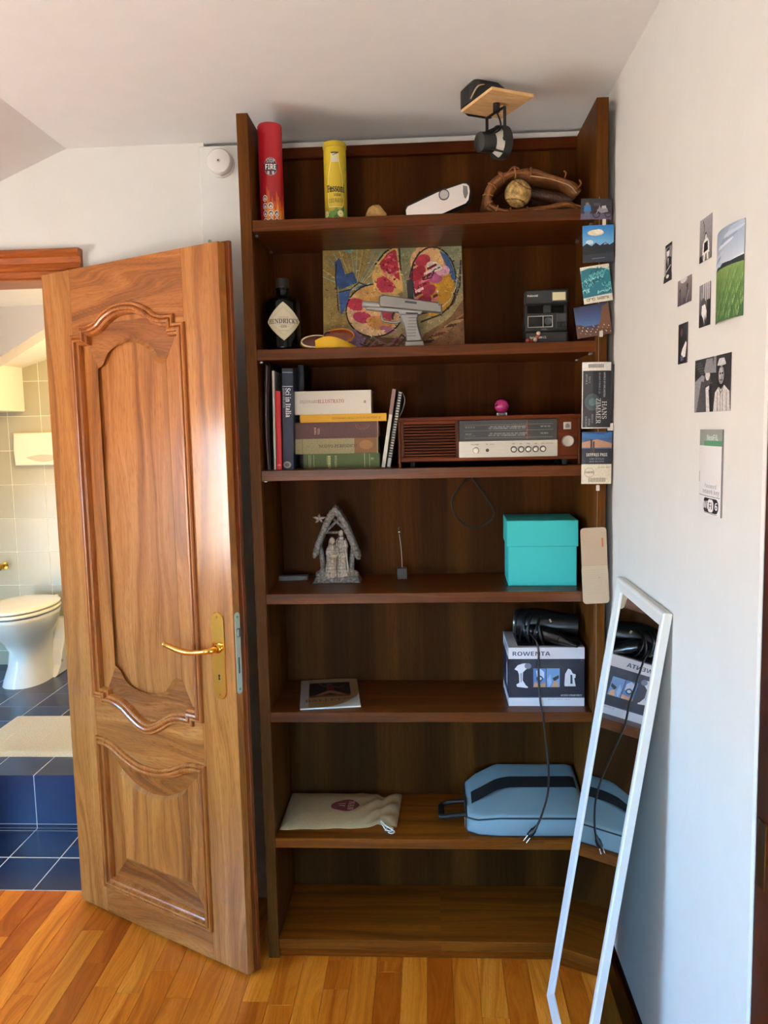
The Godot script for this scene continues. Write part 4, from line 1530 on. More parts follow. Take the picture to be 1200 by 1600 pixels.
func build_glove(y: float) -> void:
	var t := thing("baseball_glove", "worn brown leather baseball glove lying on its side on the top shelf", "baseball glove", Vector3(0.68, y, -0.11))
	var leather := StandardMaterial3D.new()
	leather.resource_name = "leather"
	leather.albedo_texture = noise_tex(0.02, 51, [hue("5a3416"), hue("8d5a2b")], 256)
	leather.normal_enabled = true
	leather.normal_texture = noise_tex(0.09, 52, [], 256, true, 6.0)
	leather.normal_scale = 0.5
	leather.roughness = 0.5
	leather.uv1_triplanar = true
	leather.uv1_scale = Vector3(7, 7, 7)
	var orange := leather.duplicate()
	orange.albedo_texture = noise_tex(0.03, 53, [hue("6e3f18"), hue("9c6230")], 256)
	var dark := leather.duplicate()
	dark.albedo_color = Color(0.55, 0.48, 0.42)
	# centre line of the folded glove in the xy plane, from the finger tips over the pocket to the thumb
	var line := smooth_path([Vector2(0.258, 0.062), Vector2(0.225, 0.088), Vector2(0.170, 0.106), Vector2(0.110, 0.117), Vector2(0.060, 0.113), Vector2(0.022, 0.090), Vector2(0.004, 0.058), Vector2(0.010, 0.030), Vector2(0.045, 0.014), Vector2(0.100, 0.010), Vector2(0.170, 0.020), Vector2(0.220, 0.030), Vector2(0.245, 0.022), Vector2(0.255, 0.014)], 5)
	var m := line.size()
	var shell := func(u: float, v: float) -> Vector3:
		var x := u * (m - 1)
		var i := mini(int(x), m - 2)
		var p: Vector2 = line[i].lerp(line[i + 1], x - i)
		var tg: Vector2 = (line[i + 1] - line[i]).normalized()
		var nn := Vector2(-tg.y, tg.x)
		var thick := 0.015 + 0.004 * sin(u * 38.0) * (1.0 if u < 0.35 else 0.4)
		var width := 0.150 * (0.55 + 0.45 * sin(PI * clampf(u * 0.9 + 0.06, 0, 1)))
		# v runs round the flattened section
		var a := TAU * v
		var cs := cos(a)
		var sn := sin(a)
		var zz := -signf(cs) * pow(absf(cs), 0.45) * width / 2.0 - 0.02
		var off := signf(sn) * pow(absf(sn), 0.6) * thick
		p += nn * off
		return Vector3(p.x, maxf(p.y, 0.001), -zz - 0.04)
	var st := begin()
	patch(st, shell, 96, 20)
	part("leather_shell", st, leather, t)
	# rolled welt along the front edge, laces across the pocket
	var edge := []
	for i in range(2, m - 2):
		var u := float(i) / (m - 1)
		var w := 0.150 * (0.55 + 0.45 * sin(PI * clampf(u * 0.9 + 0.06, 0, 1)))
		edge.append(Vector3(line[i].x, line[i].y, w / 2.0 - 0.018))
	part("welt", tube(begin(), edge, 0.0065, 8), orange, t)
	for i in range(14, 48, 4):
		var p: Vector2 = line[i]
		var q: Vector2 = line[i + 1]
		var tg := (q - p).normalized()
		var nn := Vector2(-tg.y, tg.x)
		var z := 0.058
		var pts := []
		for k in 10:
			var a := TAU * k / 10
			pts.append(Vector3(p.x + nn.x * cos(a) * 0.0125, p.y + nn.y * cos(a) * 0.0125, z - 0.010 + sin(a) * 0.014))
		part("lace", tube(begin(), pts, 0.0028, 6, true), orange, t)
	for q in [[[0.215, 0.095, 0.03], [0.222, 0.115, 0.03], [0.216, 0.122, 0.032]], [[0.250, 0.07, 0.03], [0.262, 0.085, 0.032], [0.258, 0.096, 0.03]], [[0.24, 0.03, 0.035], [0.262, 0.022, 0.04], [0.266, 0.010, 0.042]], [[0.06, 0.118, 0.05], [0.075, 0.132, 0.05], [0.09, 0.126, 0.052]], [[0.05, 0.112, 0.05], [0.035, 0.12, 0.05], [0.04, 0.104, 0.056]]]:
		var pts := []
		for c in q:
			pts.append(Vector3(c[0], c[1], c[2]))
		part("lace_end", tube(begin(), smooth_path(pts, 4), 0.0026, 6), orange, t)
	# inner fingers seen between the two folds, darker
	for k in 3:
		var zz := -0.01 - 0.035 * k
		part("finger", tube(begin(), smooth_path([Vector3(0.075, 0.088, zz), Vector3(0.13, 0.078 - 0.004 * k, zz), Vector3(0.20, 0.062, zz), Vector3(0.245, 0.052, zz)], 5), 0.017, 10), dark, t)
	# label on the upper fold
	part("stitching", tube(begin(), smooth_path([Vector3(0.12, 0.104, 0.058), Vector3(0.17, 0.096, 0.055), Vector3(0.225, 0.080, 0.045), Vector3(0.25, 0.060, 0.036)], 5), 0.0014, 5), flat("c8a880", 0.8), t)
	# the ball
	var im := paper(256, 128, "a8874e")
	p_grain(im, 8, 9.0, 5.0, 0.35)
	p_grain(im, 9, 60.0, 30.0, 0.18)
	var b := thing("baseball", "scuffed tan baseball resting in the pocket of the leather glove", "baseball", Vector3(0.769, y + 0.066, -0.080), Vector3(0.3, 0.4, 0.5))
	part("cover", ball(begin(), Vector3.ZERO, Vector3(0.0375, 0.0375, 0.0375), 28), printed(im, 0.7), b)
	var seam := []
	for i in 72:
		var a := TAU * i / 72
		var v := Vector3(cos(a) + 0.38 * cos(3 * a), sin(a) - 0.38 * sin(3 * a), 1.2 * sin(2 * a)).normalized()
		seam.append(v * 0.0376)
	part("seam", tube(begin(), seam, 0.0011, 5, true), flat("5f4a2c", 0.8), b)
	for i in range(0, 72, 2):
		var a: Vector3 = seam[i]
		var d: Vector3 = (seam[(i + 1) % 72] - a).normalized()
		var s := a.normalized().cross(d) * 0.0032
		part("stitch", tube(begin(), [a - s + a.normalized() * 0.0004, a + d * 0.001 + a.normalized() * 0.0008, a + s + a.normalized() * 0.0004], 0.0007, 4), flat("6b3b22", 0.8), b)


# ================================================================ second shelf
func painting_image() -> Image:
	var im := paper(768, 576, "9c8c62")
	# broad ground: olive and straw
	p_poly(im, [[0, 0], [0.35, 0], [0.30, 0.5], [0.1, 0.9], [0, 1]], hue("9a8248"))
	p_poly(im, [[0.32, 0], [1, 0], [1, 0.45], [0.6, 0.5]], hue("8f8c68"))
	p_poly(im, [[0.86, 0.0], [1, 0], [1, 0.5], [0.9, 0.45]], hue("8a8a6a"))
	p_poly(im, [[0, 1], [0.1, 0.8], [0.35, 0.86], [0.7, 0.9], [1, 0.62], [1, 1]], hue("6b4a30"))
	p_poly(im, [[0.66, 1], [0.72, 0.85], [0.9, 0.72], [1, 0.55], [1, 1]], hue("7d5a38"))
	# fan of pale rays at the top left
	for k in 16:
		var a := -0.35 + k * 0.15
		var c: Color = [hue("8fb8ae"), hue("c8b47c"), hue("a89458"), hue("7faaa8")][k % 4]
		p_line(im, [[0.235, 0.44], [0.235 + sin(a - 0.8) * 0.30, 0.44 - cos(a - 0.8) * 0.42]], 4.0, c)
	p_poly(im, [[0.04, 0.0], [0.26, 0.0], [0.20, 0.09], [0.14, 0.05]], hue("84aeb0"))
	p_poly(im, [[0.18, 0.0], [0.5, 0.0], [0.3, 0.04]], hue("7fb0b4"))
	# blue shapes on the left
	p_poly(im, [[0.085, 0.17], [0.12, 0.12], [0.145, 0.2], [0.16, 0.28], [0.22, 0.26], [0.25, 0.36], [0.12, 0.42], [0.10, 0.38]], hue("3c5688"))
	p_poly(im, [[0.11, 0.44], [0.2, 0.42], [0.17, 0.56], [0.13, 0.66]], hue("42609a"))
	p_poly(im, [[0.25, 0.40], [0.31, 0.37], [0.33, 0.44], [0.28, 0.46]], hue("3a5a94"))
	p_line(im, [[0.10, 0.18], [0.09, 0.30], [0.10, 0.42], [0.11, 0.62]], 6, hue("26242a"))
	p_line(im, [[0.12, 0.44], [0.2, 0.42], [0.26, 0.36], [0.30, 0.38], [0.34, 0.44]], 6, hue("2a262a"))
	# the big fruit lower left of the middle
	p_oval(im, 0.37, 0.62, 0.205, 0.24, hue("d9b487"))
	p_oval(im, 0.36, 0.46, 0.13, 0.08, hue("d3a25e"))
	for s in [[0.24, 0.56, 0.075, 0.055, "c2384a"], [0.28, 0.68, 0.07, 0.05, "b8355a"], [0.46, 0.66, 0.05, 0.09, "c2455c"], [0.40, 0.74, 0.10, 0.06, "d0924c"], [0.34, 0.60, 0.06, 0.05, "d8a878"], [0.46, 0.80, 0.06, 0.03, "b06a80"]]:
		p_oval(im, s[0], s[1], s[2], s[3], hue(s[4]), 0.4)
	p_ring(im, 0.37, 0.62, 0.205, 0.24, 8, hue("2b2326"), 0.2, 5.1)
	# upright wedge
	var wedge := [[0.39, 0.175], [0.46, 0.08], [0.537, 0.03], [0.555, 0.22], [0.58, 0.46], [0.48, 0.50], [0.375, 0.44], [0.352, 0.31]]
	p_poly(im, wedge, hue("dfb46a"))
	p_poly(im, [[0.41, 0.19], [0.47, 0.10], [0.53, 0.06], [0.545, 0.24], [0.555, 0.36], [0.50, 0.30], [0.42, 0.24]], hue("bf3144"))
	p_poly(im, [[0.39, 0.33], [0.45, 0.30], [0.52, 0.40], [0.50, 0.46], [0.42, 0.46], [0.385, 0.40]], hue("c43b52"))
	for k in 26:
		var a := k * 2.4
		p_oval(im, 0.485 + cos(a) * 0.035 * sqrt(k / 12.0), 0.26 + sin(a) * 0.11 * sqrt(k / 12.0), 0.009, 0.014, [hue("e27a84"), hue("8f1f30"), hue("d85a66")][k % 3], a)
	p_line(im, [[0.38, 0.20], [0.45, 0.09], [0.53, 0.03], [0.555, 0.05], [0.556, 0.18], [0.562, 0.26]], 8, hue("2a2024"))
	p_line(im, [[0.40, 0.27], [0.48, 0.34], [0.56, 0.44]], 5, hue("e8c26a"))
	# open fruit on the right
	p_oval(im, 0.80, 0.40, 0.14, 0.30, hue("c8922c"))
	p_oval(im, 0.75, 0.20, 0.12, 0.17, hue("e0b078"))
	p_poly(im, [[0.84, 0.10], [0.90, 0.14], [0.98, 0.42], [0.93, 0.38], [0.88, 0.22]], hue("3e5f8c"))
	for s in [[0.72, 0.18, 0.05, 0.06, "c03a4a"], [0.68, 0.30, 0.05, 0.08, "a82838"], [0.70, 0.42, 0.06, 0.08, "c23a50"], [0.80, 0.34, 0.06, 0.05, "b85a86"], [0.86, 0.28, 0.05, 0.05, "d8a0b0"], [0.76, 0.46, 0.04, 0.06, "a03048"], [0.80, 0.24, 0.06, 0.04, "ead6c0"], [0.72, 0.56, 0.05, 0.07, "9a2a40"]]:
		p_oval(im, s[0], s[1], s[2], s[3], hue(s[4]), 0.6)
	for k in 60:
		p_oval(im, 0.66 + 0.16 * fposmod(k * 0.618, 1.0), 0.22 + 0.34 * fposmod(k * 0.377, 1.0), 0.009, 0.012, [hue("7a1626"), hue("e07a88"), hue("5a1420"), hue("f0d0c8")][k % 4])
	p_ring(im, 0.79, 0.38, 0.165, 0.32, 8, hue("2a2226"), 3.3, 7.2)
	p_line(im, [[0.70, 0.10], [0.65, 0.20], [0.64, 0.34], [0.66, 0.50]], 7, hue("2a2226"))
	p_line(im, [[0.72, 0.36], [0.78, 0.34], [0.80, 0.27], [0.84, 0.25]], 6, hue("2a2226"))
	p_poly(im, [[0.60, 0.36], [0.645, 0.34], [0.65, 0.55], [0.61, 0.58]], hue("3c3c40"))
	# sweeping stems and dark folds at the bottom
	p_line(im, [[0.99, 0.20], [0.98, 0.42], [0.93, 0.58], [0.84, 0.68], [0.70, 0.74]], 9, hue("3a2a24"))
	p_line(im, [[0.97, 0.28], [0.95, 0.44], [0.90, 0.56], [0.82, 0.64]], 5, hue("d0c0a0"))
	for k in 18:
		var y := 0.72 + 0.28 * fposmod(k * 0.618, 1.0)
		var x := 0.62 + 0.34 * fposmod(k * 0.381, 1.0)
		p_line(im, [[x, y], [x + 0.06, y - 0.05], [x + 0.13, y - 0.06]], 7, [hue("3c2018"), hue("9a7448"), hue("6a2a24"), hue("a88a58")][k % 4])
	for k in 14:
		var x := 0.12 + 0.48 * k / 14.0
		p_line(im, [[x, 0.95], [x + 0.06, 0.90 + 0.05 * sin(k)], [x + 0.15, 0.96]], 8, [hue("4a3a34"), hue("7a7456"), hue("8a5a6a"), hue("5a1c20")][k % 4])
	p_poly(im, [[0.17, 0.86], [0.22, 0.78], [0.30, 0.88], [0.26, 0.97], [0.2, 0.95]], hue("8d6f92"))
	p_line(im, [[0.26, 0.92], [0.40, 0.985], [0.58, 0.96]], 7, hue("2a2422"))
	p_rect(im, 0, 0.975, 1, 1.0, hue("5a2420"))
	p_dabs(im, 64, 1500, 0.015, 3.5, 0.28)
	p_grain(im, 61, 9.0, 7.0, 0.12)
	p_grain(im, 62, 150.0, 50.0, 0.12)
	return im


func build_painting_shelf() -> void:
	var y: float = S[1]
	# --- canvas leaning against the back
	var cv := thing("canvas_painting", "canvas painting of cut red fruit leaning against the bookcase back", "painting", Vector3(0.409, y + 0.001, -0.205), Vector3(deg_to_rad(-12.5), 0, deg_to_rad(0.5)))
	var st := begin()
	quad(st, Vector3(-0.213, 0.345, 0.0105), Vector3(0.213, 0.345, 0.0105), Vector3(0.213, 0.0, 0.0105), Vector3(-0.213, 0.0, 0.0105))
	part("painted_face", st, printed(painting_image(), 0.75), cv)
	part("stretcher", span(Vector3(-0.213, 0.0, -0.008), Vector3(0.213, 0.345, 0.0100), 0.001), flat("c9bd9c", 0.9), cv)
	# --- apothecary bottle
	var g := thing("gin_bottle", "black apothecary gin bottle with a cream diamond label", "bottle", Vector3(0.0945, y, -0.095), Vector3(0, 0.17, 0))
	var bm := flat("050706", 0.10)
	bm.metallic_specular = 0.35
	part("glass_body", lathe(begin(), [Vector2(0.0, 0.001), Vector2(0.044, 0.0), Vector2(0.049, 0.005), Vector2(0.0495, 0.012), Vector2(0.0495, 0.136), Vector2(0.047, 0.143), Vector2(0.040, 0.149), Vector2(0.026, 0.154), Vector2(0.019, 0.160), Vector2(0.0175, 0.168), Vector2(0.0175, 0.182)], 44, Transform3D(), 0.9), bm, g)
	part("neck_ring", lathe(begin(), [Vector2(0.0175, 0.176), Vector2(0.0200, 0.177), Vector2(0.0200, 0.181), Vector2(0.0175, 0.182)], 28), bm, g)
	part("stopper", lathe(begin(), [Vector2(0.0165, 0.182), Vector2(0.0188, 0.183), Vector2(0.0190, 0.206), Vector2(0.0175, 0.2085), Vector2(0.0, 0.209)], 28), flat("161512", 0.5), g)
	var im := paper(512, 512, "c9bfa2")
	p_poly(im, [[0.5, 0.04], [0.96, 0.5], [0.5, 0.96], [0.04, 0.5]], hue("d2c9ae"))
	for s in [0.40, 0.36]:
		p_line(im, [[0.5, 0.5 - s], [0.5 + s, 0.5], [0.5, 0.5 + s], [0.5 - s, 0.5], [0.5, 0.5 - s]], 3, hue("a89c7c"))
	p_text(im, "HENDRICK'S", 256, 284, 84, hue("221e18"), true, "Droid Serif", true, 0.80)
	p_text(im, "· GIN ·", 256, 342, 46, hue("3a352c"), true, "Droid Serif", true, 0.9)
	p_text(im, "DISTILLED", 256, 214, 26, hue("8a7f66"), false, "Droid Serif", true)
	p_line(im, [[0.3, 0.58], [0.7, 0.58]], 2, hue("6a6250"))
	p_line(im, [[0.24, 0.44], [0.76, 0.44]], 2, hue("6a6250"))
	p_text(im, "SCOTLAND", 256, 390, 22, hue("8a7f66"), false, "Droid Serif", true)
	st = begin()
	st.set_smooth_group(1)
	var lab := func(u: float, v: float) -> Vector3:
		var t := absf(2.0 * v - 1.0)
		var half := 1.12 * pow(1.0 - t, 0.92) + 0.03 * (1.0 - t * t)
		var a := (u * 2.0 - 1.0) * half
		return Vector3(sin(a) * 0.0500, 0.083 + (0.5 - v) * 0.108, cos(a) * 0.0500)
	for i in 24:
		for j in 30:
			var q := []
			for e in [[i, j], [i + 1, j], [i + 1, j + 1], [i, j + 1]]:
				q.append(lab.call(e[0] / 24.0, e[1] / 30.0))
			var us := []
			for p in q:
				us.append(Vector2(0.5 + atan2(p.x, p.z) / 2.30, 0.5 - (p.y - 0.083) / 0.108))
			tri(st, q[0], q[3], q[2], us[0], us[3], us[2])
			tri(st, q[0], q[2], q[1], us[0], us[2], us[1])
	part("label", st, printed(im, 0.6), g, Vector3.ZERO, Vector3.ZERO, "cream diamond-shaped label")
	# --- tinted glasses lying folded
	var gl := thing("tinted_glasses", "yellow and amber tinted glasses lying between the gin bottle and the painting", "glasses", Vector3(0.228, y + 0.002, -0.055), Vector3(0, 0.10, 0))
	var yellow := flat("d0a21e", 0.35)
	var amber := StandardMaterial3D.new()
	amber.resource_name = "amber_lens"
	amber.albedo_color = hue("7a3410")
	amber.roughness = 0.12
	amber.clearcoat_enabled = true
	var maroon := amber.duplicate()
	maroon.albedo_color = hue("4a1a0e")
	# the broad yellow brow in front, tapering to the right
	var brow := func(u: float, v: float) -> Vector3:
		var x := -0.048 + 0.128 * u
		var top := 0.034 * sin(PI * clampf(0.12 + 0.86 * u, 0, 1)) * (1.0 - 0.45 * u) + 0.004
		return Vector3(x, top * (1.0 - v) + 0.001, 0.030 - 0.030 * (2.0 * u - 1.0) * (2.0 * u - 1.0) + 0.010 * v)
	st = begin()
	patch(st, brow, 28, 8)
	part("brow_frame", st, yellow, gl)
	var lens := func(cx: float, cy: float, cz: float, rx: float, ry: float, tilt: float) -> SurfaceTool:
		var s2 := begin()
		ball(s2, Vector3.ZERO, Vector3(rx, ry, 0.006), 24, turned(tilt, 10, 8, Vector3(cx, cy, cz)))
		return s2
	part("lens", lens.call(-0.036, 0.022, 0.002, 0.040, 0.021, -38.0), maroon, gl)
	part("lens", lens.call(0.030, 0.037, -0.012, 0.044, 0.023, -30.0), amber, gl)
	part("rim", tube(begin(), ring_points(Vector3.ZERO, 0.041, 0.022, 28, Basis()), 0.0024, 6, true), flat("d9c9a8", 0.25), gl, Vector3(-0.036, 0.022, 0.004), Vector3(deg_to_rad(-38), deg_to_rad(10), deg_to_rad(8)))
	part("rim", tube(begin(), ring_points(Vector3.ZERO, 0.045, 0.024, 28, Basis()), 0.0024, 6, true), flat("b8701c", 0.25), gl, Vector3(0.030, 0.037, -0.010), Vector3(deg_to_rad(-30), deg_to_rad(10), deg_to_rad(8)))
	part("temple", tube(begin(), smooth_path([Vector3(-0.076, 0.020, 0.0), Vector3(-0.070, 0.012, -0.04), Vector3(0.02, 0.008, -0.055), Vector3(0.055, 0.006, -0.05)], 5), 0.003, 6), yellow, gl)
	part("bridge", tube(begin(), smooth_path([Vector3(-0.012, 0.038, 0.006), Vector3(-0.004, 0.046, 0.004), Vector3(0.004, 0.046, 0.0)], 4), 0.003, 6), flat("3a3a36", 0.4), gl)
	build_pistol(y)
	build_instant_camera(y)


func build_pistol(y: float) -> void:
	# corners of the outlines are x, height above the shelf
	var t := thing("toy_pistol", "silver toy pistol standing on its grip in front of the painting", "toy pistol", Vector3(0.43, y, -0.10))
	var silver := flat("84827f", 0.34, 0.6)
	var light := flat("9a9793", 0.4, 0.4)
	var dark := flat("3b3a3a", 0.5)
	var ln := func(pts: Array) -> PackedVector2Array:
		var o := PackedVector2Array()
		for p in pts:
			o.append(Vector2(p[0] - 0.43, p[1] - 1.822))
		return o
	part("slide", extrude(begin(), ln.call([[0.373, 1.952], [0.374, 1.973], [0.390, 1.976], [0.545, 1.950], [0.546, 1.944], [0.553, 1.946], [0.554, 1.920], [0.492, 1.928], [0.376, 1.942]]), -0.013, 0.013, 0.003), silver, t)
	part("barrel", lathe(begin(), [Vector2(0.004, 0.052), Vector2(0.009, 0.052), Vector2(0.0095, 0.048), Vector2(0.0095, 0.0)], 18, turned(0, 0, 84, Vector3(-0.054, 0.126, 0))), light, t)
	part("frame", extrude(begin(), ln.call([[0.334, 1.939], [0.338, 1.944], [0.376, 1.942], [0.492, 1.928], [0.500, 1.930], [0.492, 1.918], [0.432, 1.918], [0.428, 1.926], [0.378, 1.931], [0.340, 1.936]]), -0.011, 0.011, 0.002), light, t)
	part("grip", extrude(begin(), ln.call([[0.432, 1.922], [0.488, 1.922], [0.483, 1.905], [0.486, 1.885], [0.494, 1.856], [0.497, 1.842], [0.449, 1.842], [0.446, 1.872], [0.442, 1.890], [0.434, 1.908]]), -0.0135, 0.0135, 0.004), silver, t)
	for i in 7:
		part("grip_groove", box(begin(), Vector3(0.034 + 0.001 * i, 0.036 + 0.0085 * i, 0.0136), Vector3(0.026, 0.0014, 0.0010), 0.0003), dark, t)
	part("magazine_base", extrude(begin(), ln.call([[0.445, 1.822], [0.496, 1.822], [0.500, 1.832], [0.498, 1.842], [0.446, 1.842]]), -0.0145, 0.0145, 0.002), light, t)
	part("trigger_guard", tube(begin(), smooth_path([Vector3(-0.052, 0.112, 0), Vector3(-0.050, 0.094, 0), Vector3(-0.046, 0.083, 0), Vector3(-0.030, 0.079, 0), Vector3(-0.008, 0.076, 0), Vector3(0.006, 0.082, 0)], 5), 0.0034, 8), silver, t)
	part("trigger", tube(begin(), smooth_path([Vector3(-0.014, 0.106, 0), Vector3(-0.020, 0.096, 0), Vector3(-0.018, 0.086, 0)], 4), 0.003, 7), dark, t)
	part("rear_sight", box(begin(), Vector3(0.112, 0.128, 0), Vector3(0.010, 0.008, 0.014), 0.001), silver, t)
	part("front_sight", box(begin(), Vector3(-0.046, 0.1555, 0), Vector3(0.008, 0.005, 0.004), 0.001), silver, t)
	part("ejection_port", box(begin(), Vector3(0.016, 0.134, 0.0128), Vector3(0.034, 0.006, 0.0012), 0.0003), dark, t, Vector3.ZERO, Vector3(0, 0, deg_to_rad(-8)))
	for i in 6:
		part("slide_serration", box(begin(), Vector3(0.086 + 0.005 * i, 0.1155 - 0.0006 * i, 0.0130), Vector3(0.0016, 0.020, 0.0010), 0.0003), flat("8b8986", 0.4, 0.6), t)
	part("slide_stop", box(begin(), Vector3(0.030, 0.1025, 0.0116), Vector3(0.034, 0.004, 0.002), 0.0008), dark, t, Vector3.ZERO, Vector3(0, 0, deg_to_rad(-4)))


func build_instant_camera(y: float) -> void:
	var t := thing("instant_camera", "black instant camera with its flash bar raised on the second shelf", "camera", Vector3(0.852, y, -0.135), Vector3(0, deg_to_rad(-3), 0))
	var black := flat("111212", 0.6)
	var grey := flat("1c1e1e", 0.6)
	var gloss := flat("08090a", 0.1)
	# lower housing with its sloping nose, section (z, y) drawn out along x
	var sec := [Vector2(-0.075, 0.0), Vector2(0.056, 0.0), Vector2(0.058, 0.034), Vector2(0.046, 0.040), Vector2(0.044, 0.090), Vector2(0.0, 0.094), Vector2(-0.075, 0.070)]
	var bx := Transform3D(Basis(Vector3(0, 0, 1), Vector3(0, 1, 0), Vector3(-1, 0, 0)), Vector3(0.060, 0, 0))
	part("housing", extrude(begin(), sec, 0.0, 0.120, 0.003, bx), black, t)
	part("film_door", box(begin(), Vector3(0, 0.017, 0.0575), Vector3(0.108, 0.028, 0.003), 0.001), flat("101111", 0.45), t)
	# raised flash bar on two posts
	part("flash_bar", box(begin(), Vector3(0.0, 0.134, 0.030), Vector3(0.122, 0.042, 0.044), 0.004), grey, t)
	part("post", box(begin(), Vector3(0.004, 0.102, 0.026), Vector3(0.022, 0.026, 0.030), 0.003), grey, t)
	for s in [-1, 1]:
		part("post", box(begin(), Vector3(s * 0.056, 0.102, 0.010), Vector3(0.008, 0.030, 0.040), 0.002), grey, t)
	part("bellows_gap", box(begin(), Vector3(0, 0.100, -0.008), Vector3(0.104, 0.024, 0.03), 0.001), flat("070707", 0.8), t)
	part("flash_window", box(begin(), Vector3(0.034, 0.134, 0.0525), Vector3(0.036, 0.022, 0.002), 0.0006), flat("d8cfa6", 0.15), t, Vector3.ZERO, Vector3.ZERO, "cream flash window")
	part("flash_frame", frame_mesh(0.041, 0.027, 0.0026, 0.003), flat("4a463a", 0.4), t, Vector3(0.034, 0.134, 0.0515))
	# lens block
	part("lens_plate", box(begin(), Vector3(-0.018, 0.066, 0.0462), Vector3(0.070, 0.032, 0.003), 0.001), gloss, t)
	part("lens_frame", frame_mesh(0.070, 0.032, 0.0018, 0.0025), flat("c9c7c2", 0.3, 0.6), t, Vector3(-0.018, 0.066, 0.0470))
	part("lens_divider", box(begin(), Vector3(-0.010, 0.066, 0.0482), Vector3(0.0018, 0.030, 0.002), 0.0004), flat("c9c7c2", 0.3, 0.6), t)
	part("lens", lathe(begin(), [Vector2(0.012, 0.0), Vector2(0.011, 0.004), Vector2(0.008, 0.003), Vector2(0.0, 0.004)], 24, turned(90, 0, 0, Vector3(0.004, 0.066, 0.0470))), flat("33383c", 0.08), t)
	part("viewfinder", box(begin(), Vector3(0.042, 0.076, 0.0470), Vector3(0.026, 0.022, 0.003), 0.001), flat("3d4244", 0.12), t)
	part("viewfinder_frame", frame_mesh(0.030, 0.042, 0.003, 0.004), black, t, Vector3(0.042, 0.067, 0.0460))
	part("sensor_window", box(begin(), Vector3(0.047, 0.054, 0.0465), Vector3(0.013, 0.012, 0.003), 0.0006), gloss, t)
	# lettering
	var im := paper(256, 64, "1c1e1e")
	p_text(im, "Polaroid", 8, 44, 44, hue("e4e2dc"), true, "Droid Sans")
	part("lettering", card(0.044, 0.011, 0.0006), printed(im, 0.5), t, Vector3(-0.034, 0.137, 0.0523))
	im = paper(256, 48, "101111")
	p_text(im, "Spirit 600 CL", 6, 34, 34, hue("dedcd6"), true, "Droid Sans")
	part("lettering", card(0.060, 0.011, 0.0006), printed(im, 0.5), t, Vector3(-0.020, 0.020, 0.0593))
	im = paper(128, 32, "111212")
	p_text(im, "600 film", 6, 24, 24, hue("b8b6b0"), false, "Droid Sans")
	part("lettering", card(0.024, 0.006, 0.0006), printed(im, 0.5), t, Vector3(-0.004, 0.0445, 0.0462))
	# beaded strap hanging at its left
	var b := thing("bead_strap", "strap end with small red and cream beads left of the instant camera", "bead strap", Vector3(0.800, y, -0.060))
	part("cord", tube(begin(), smooth_path([Vector3(0.030, 0.036, -0.004), Vector3(0.022, 0.026, 0.002), Vector3(0.016, 0.014, 0.004), Vector3(0.002, 0.010, 0.002), Vector3(-0.010, 0.006, 0.0)], 5), 0.0018, 6), flat("5a1c18", 0.7), b)
	for q in [[0.022, 0.030, "d9b9a4", 0.006], [0.020, 0.021, "a03a30", 0.005], [0.013, 0.012, "d8c2b0", 0.006], [0.003, 0.009, "8d2e28", 0.005], [-0.009, 0.009, "b4463c", 0.006]]:
		part("bead", ball(begin(), Vector3(q[0], q[1], 0.004), Vector3(q[3], q[3], q[3]), 12), flat(q[2], 0.35), b)


func frame_mesh(w: float, h: float, b: float, t: float) -> SurfaceTool:
	var st := begin()
	box(st, Vector3(0, h / 2 - b / 2, 0), Vector3(w, b, t), 0.0003)
	box(st, Vector3(0, -h / 2 + b / 2, 0), Vector3(w, b, t), 0.0003)
	box(st, Vector3(-w / 2 + b / 2, 0, 0), Vector3(b, h - 2 * b, t), 0.0003)
	box(st, Vector3(w / 2 - b / 2, 0, 0), Vector3(b, h - 2 * b, t), 0.0003)
	return st


# ================================================================ book shelf
# a book lying or standing: block of pages, covers, spine print. Local: spine faces +z, w across (x), h up (y), depth d behind
func book(called: String, label: String, at: Vector3, w: float, h: float, d: float, cover: Material, spine: Image, lying: bool, turn := Vector3.ZERO, group := "", cat := "book") -> Node3D:
	var t := thing(called, label, cat, at, turn, group)
	var ct := 0.0022
	var pages := flat("d8ccb0", 0.9)
	if lying:
		part("cover", span(Vector3(0, 0, -d), Vector3(w, ct, 0), 0.0006), cover, t)
		part("cover", span(Vector3(0, h - ct, -d), Vector3(w, h, 0), 0.0006), cover, t)
		part("pages", span(Vector3(0.004, ct, -d + 0.004), Vector3(w - 0.004, h - ct, -0.002), 0.0), pages, t)
		var st := begin()
		var f := func(u: float, v: float) -> Vector3: return Vector3(u * w, (1.0 - v) * h, 0.0002 + 0.0022 * sin(PI * v))
		patch(st, f, 1, 8)
		part("spine", st, printed(spine, 0.65), t)
	else:
		part("cover", span(Vector3(0, 0, -d), Vector3(ct, h, 0), 0.0006), cover, t)
		part("cover", span(Vector3(w - ct, 0, -d), Vector3(w, h, 0), 0.0006), cover, t)
		part("pages", span(Vector3(ct, 0.004, -d + 0.004), Vector3(w - ct, h - 0.004, -0.002), 0.0), pages, t)
		var st := begin()
		var f := func(u: float, v: float) -> Vector3: return Vector3(u * w, (1.0 - v) * h, 0.0002 + 0.0022 * sin(PI * u))
		patch(st, f, 8, 1)
		part("spine", st, printed(spine, 0.6), t)
	return t


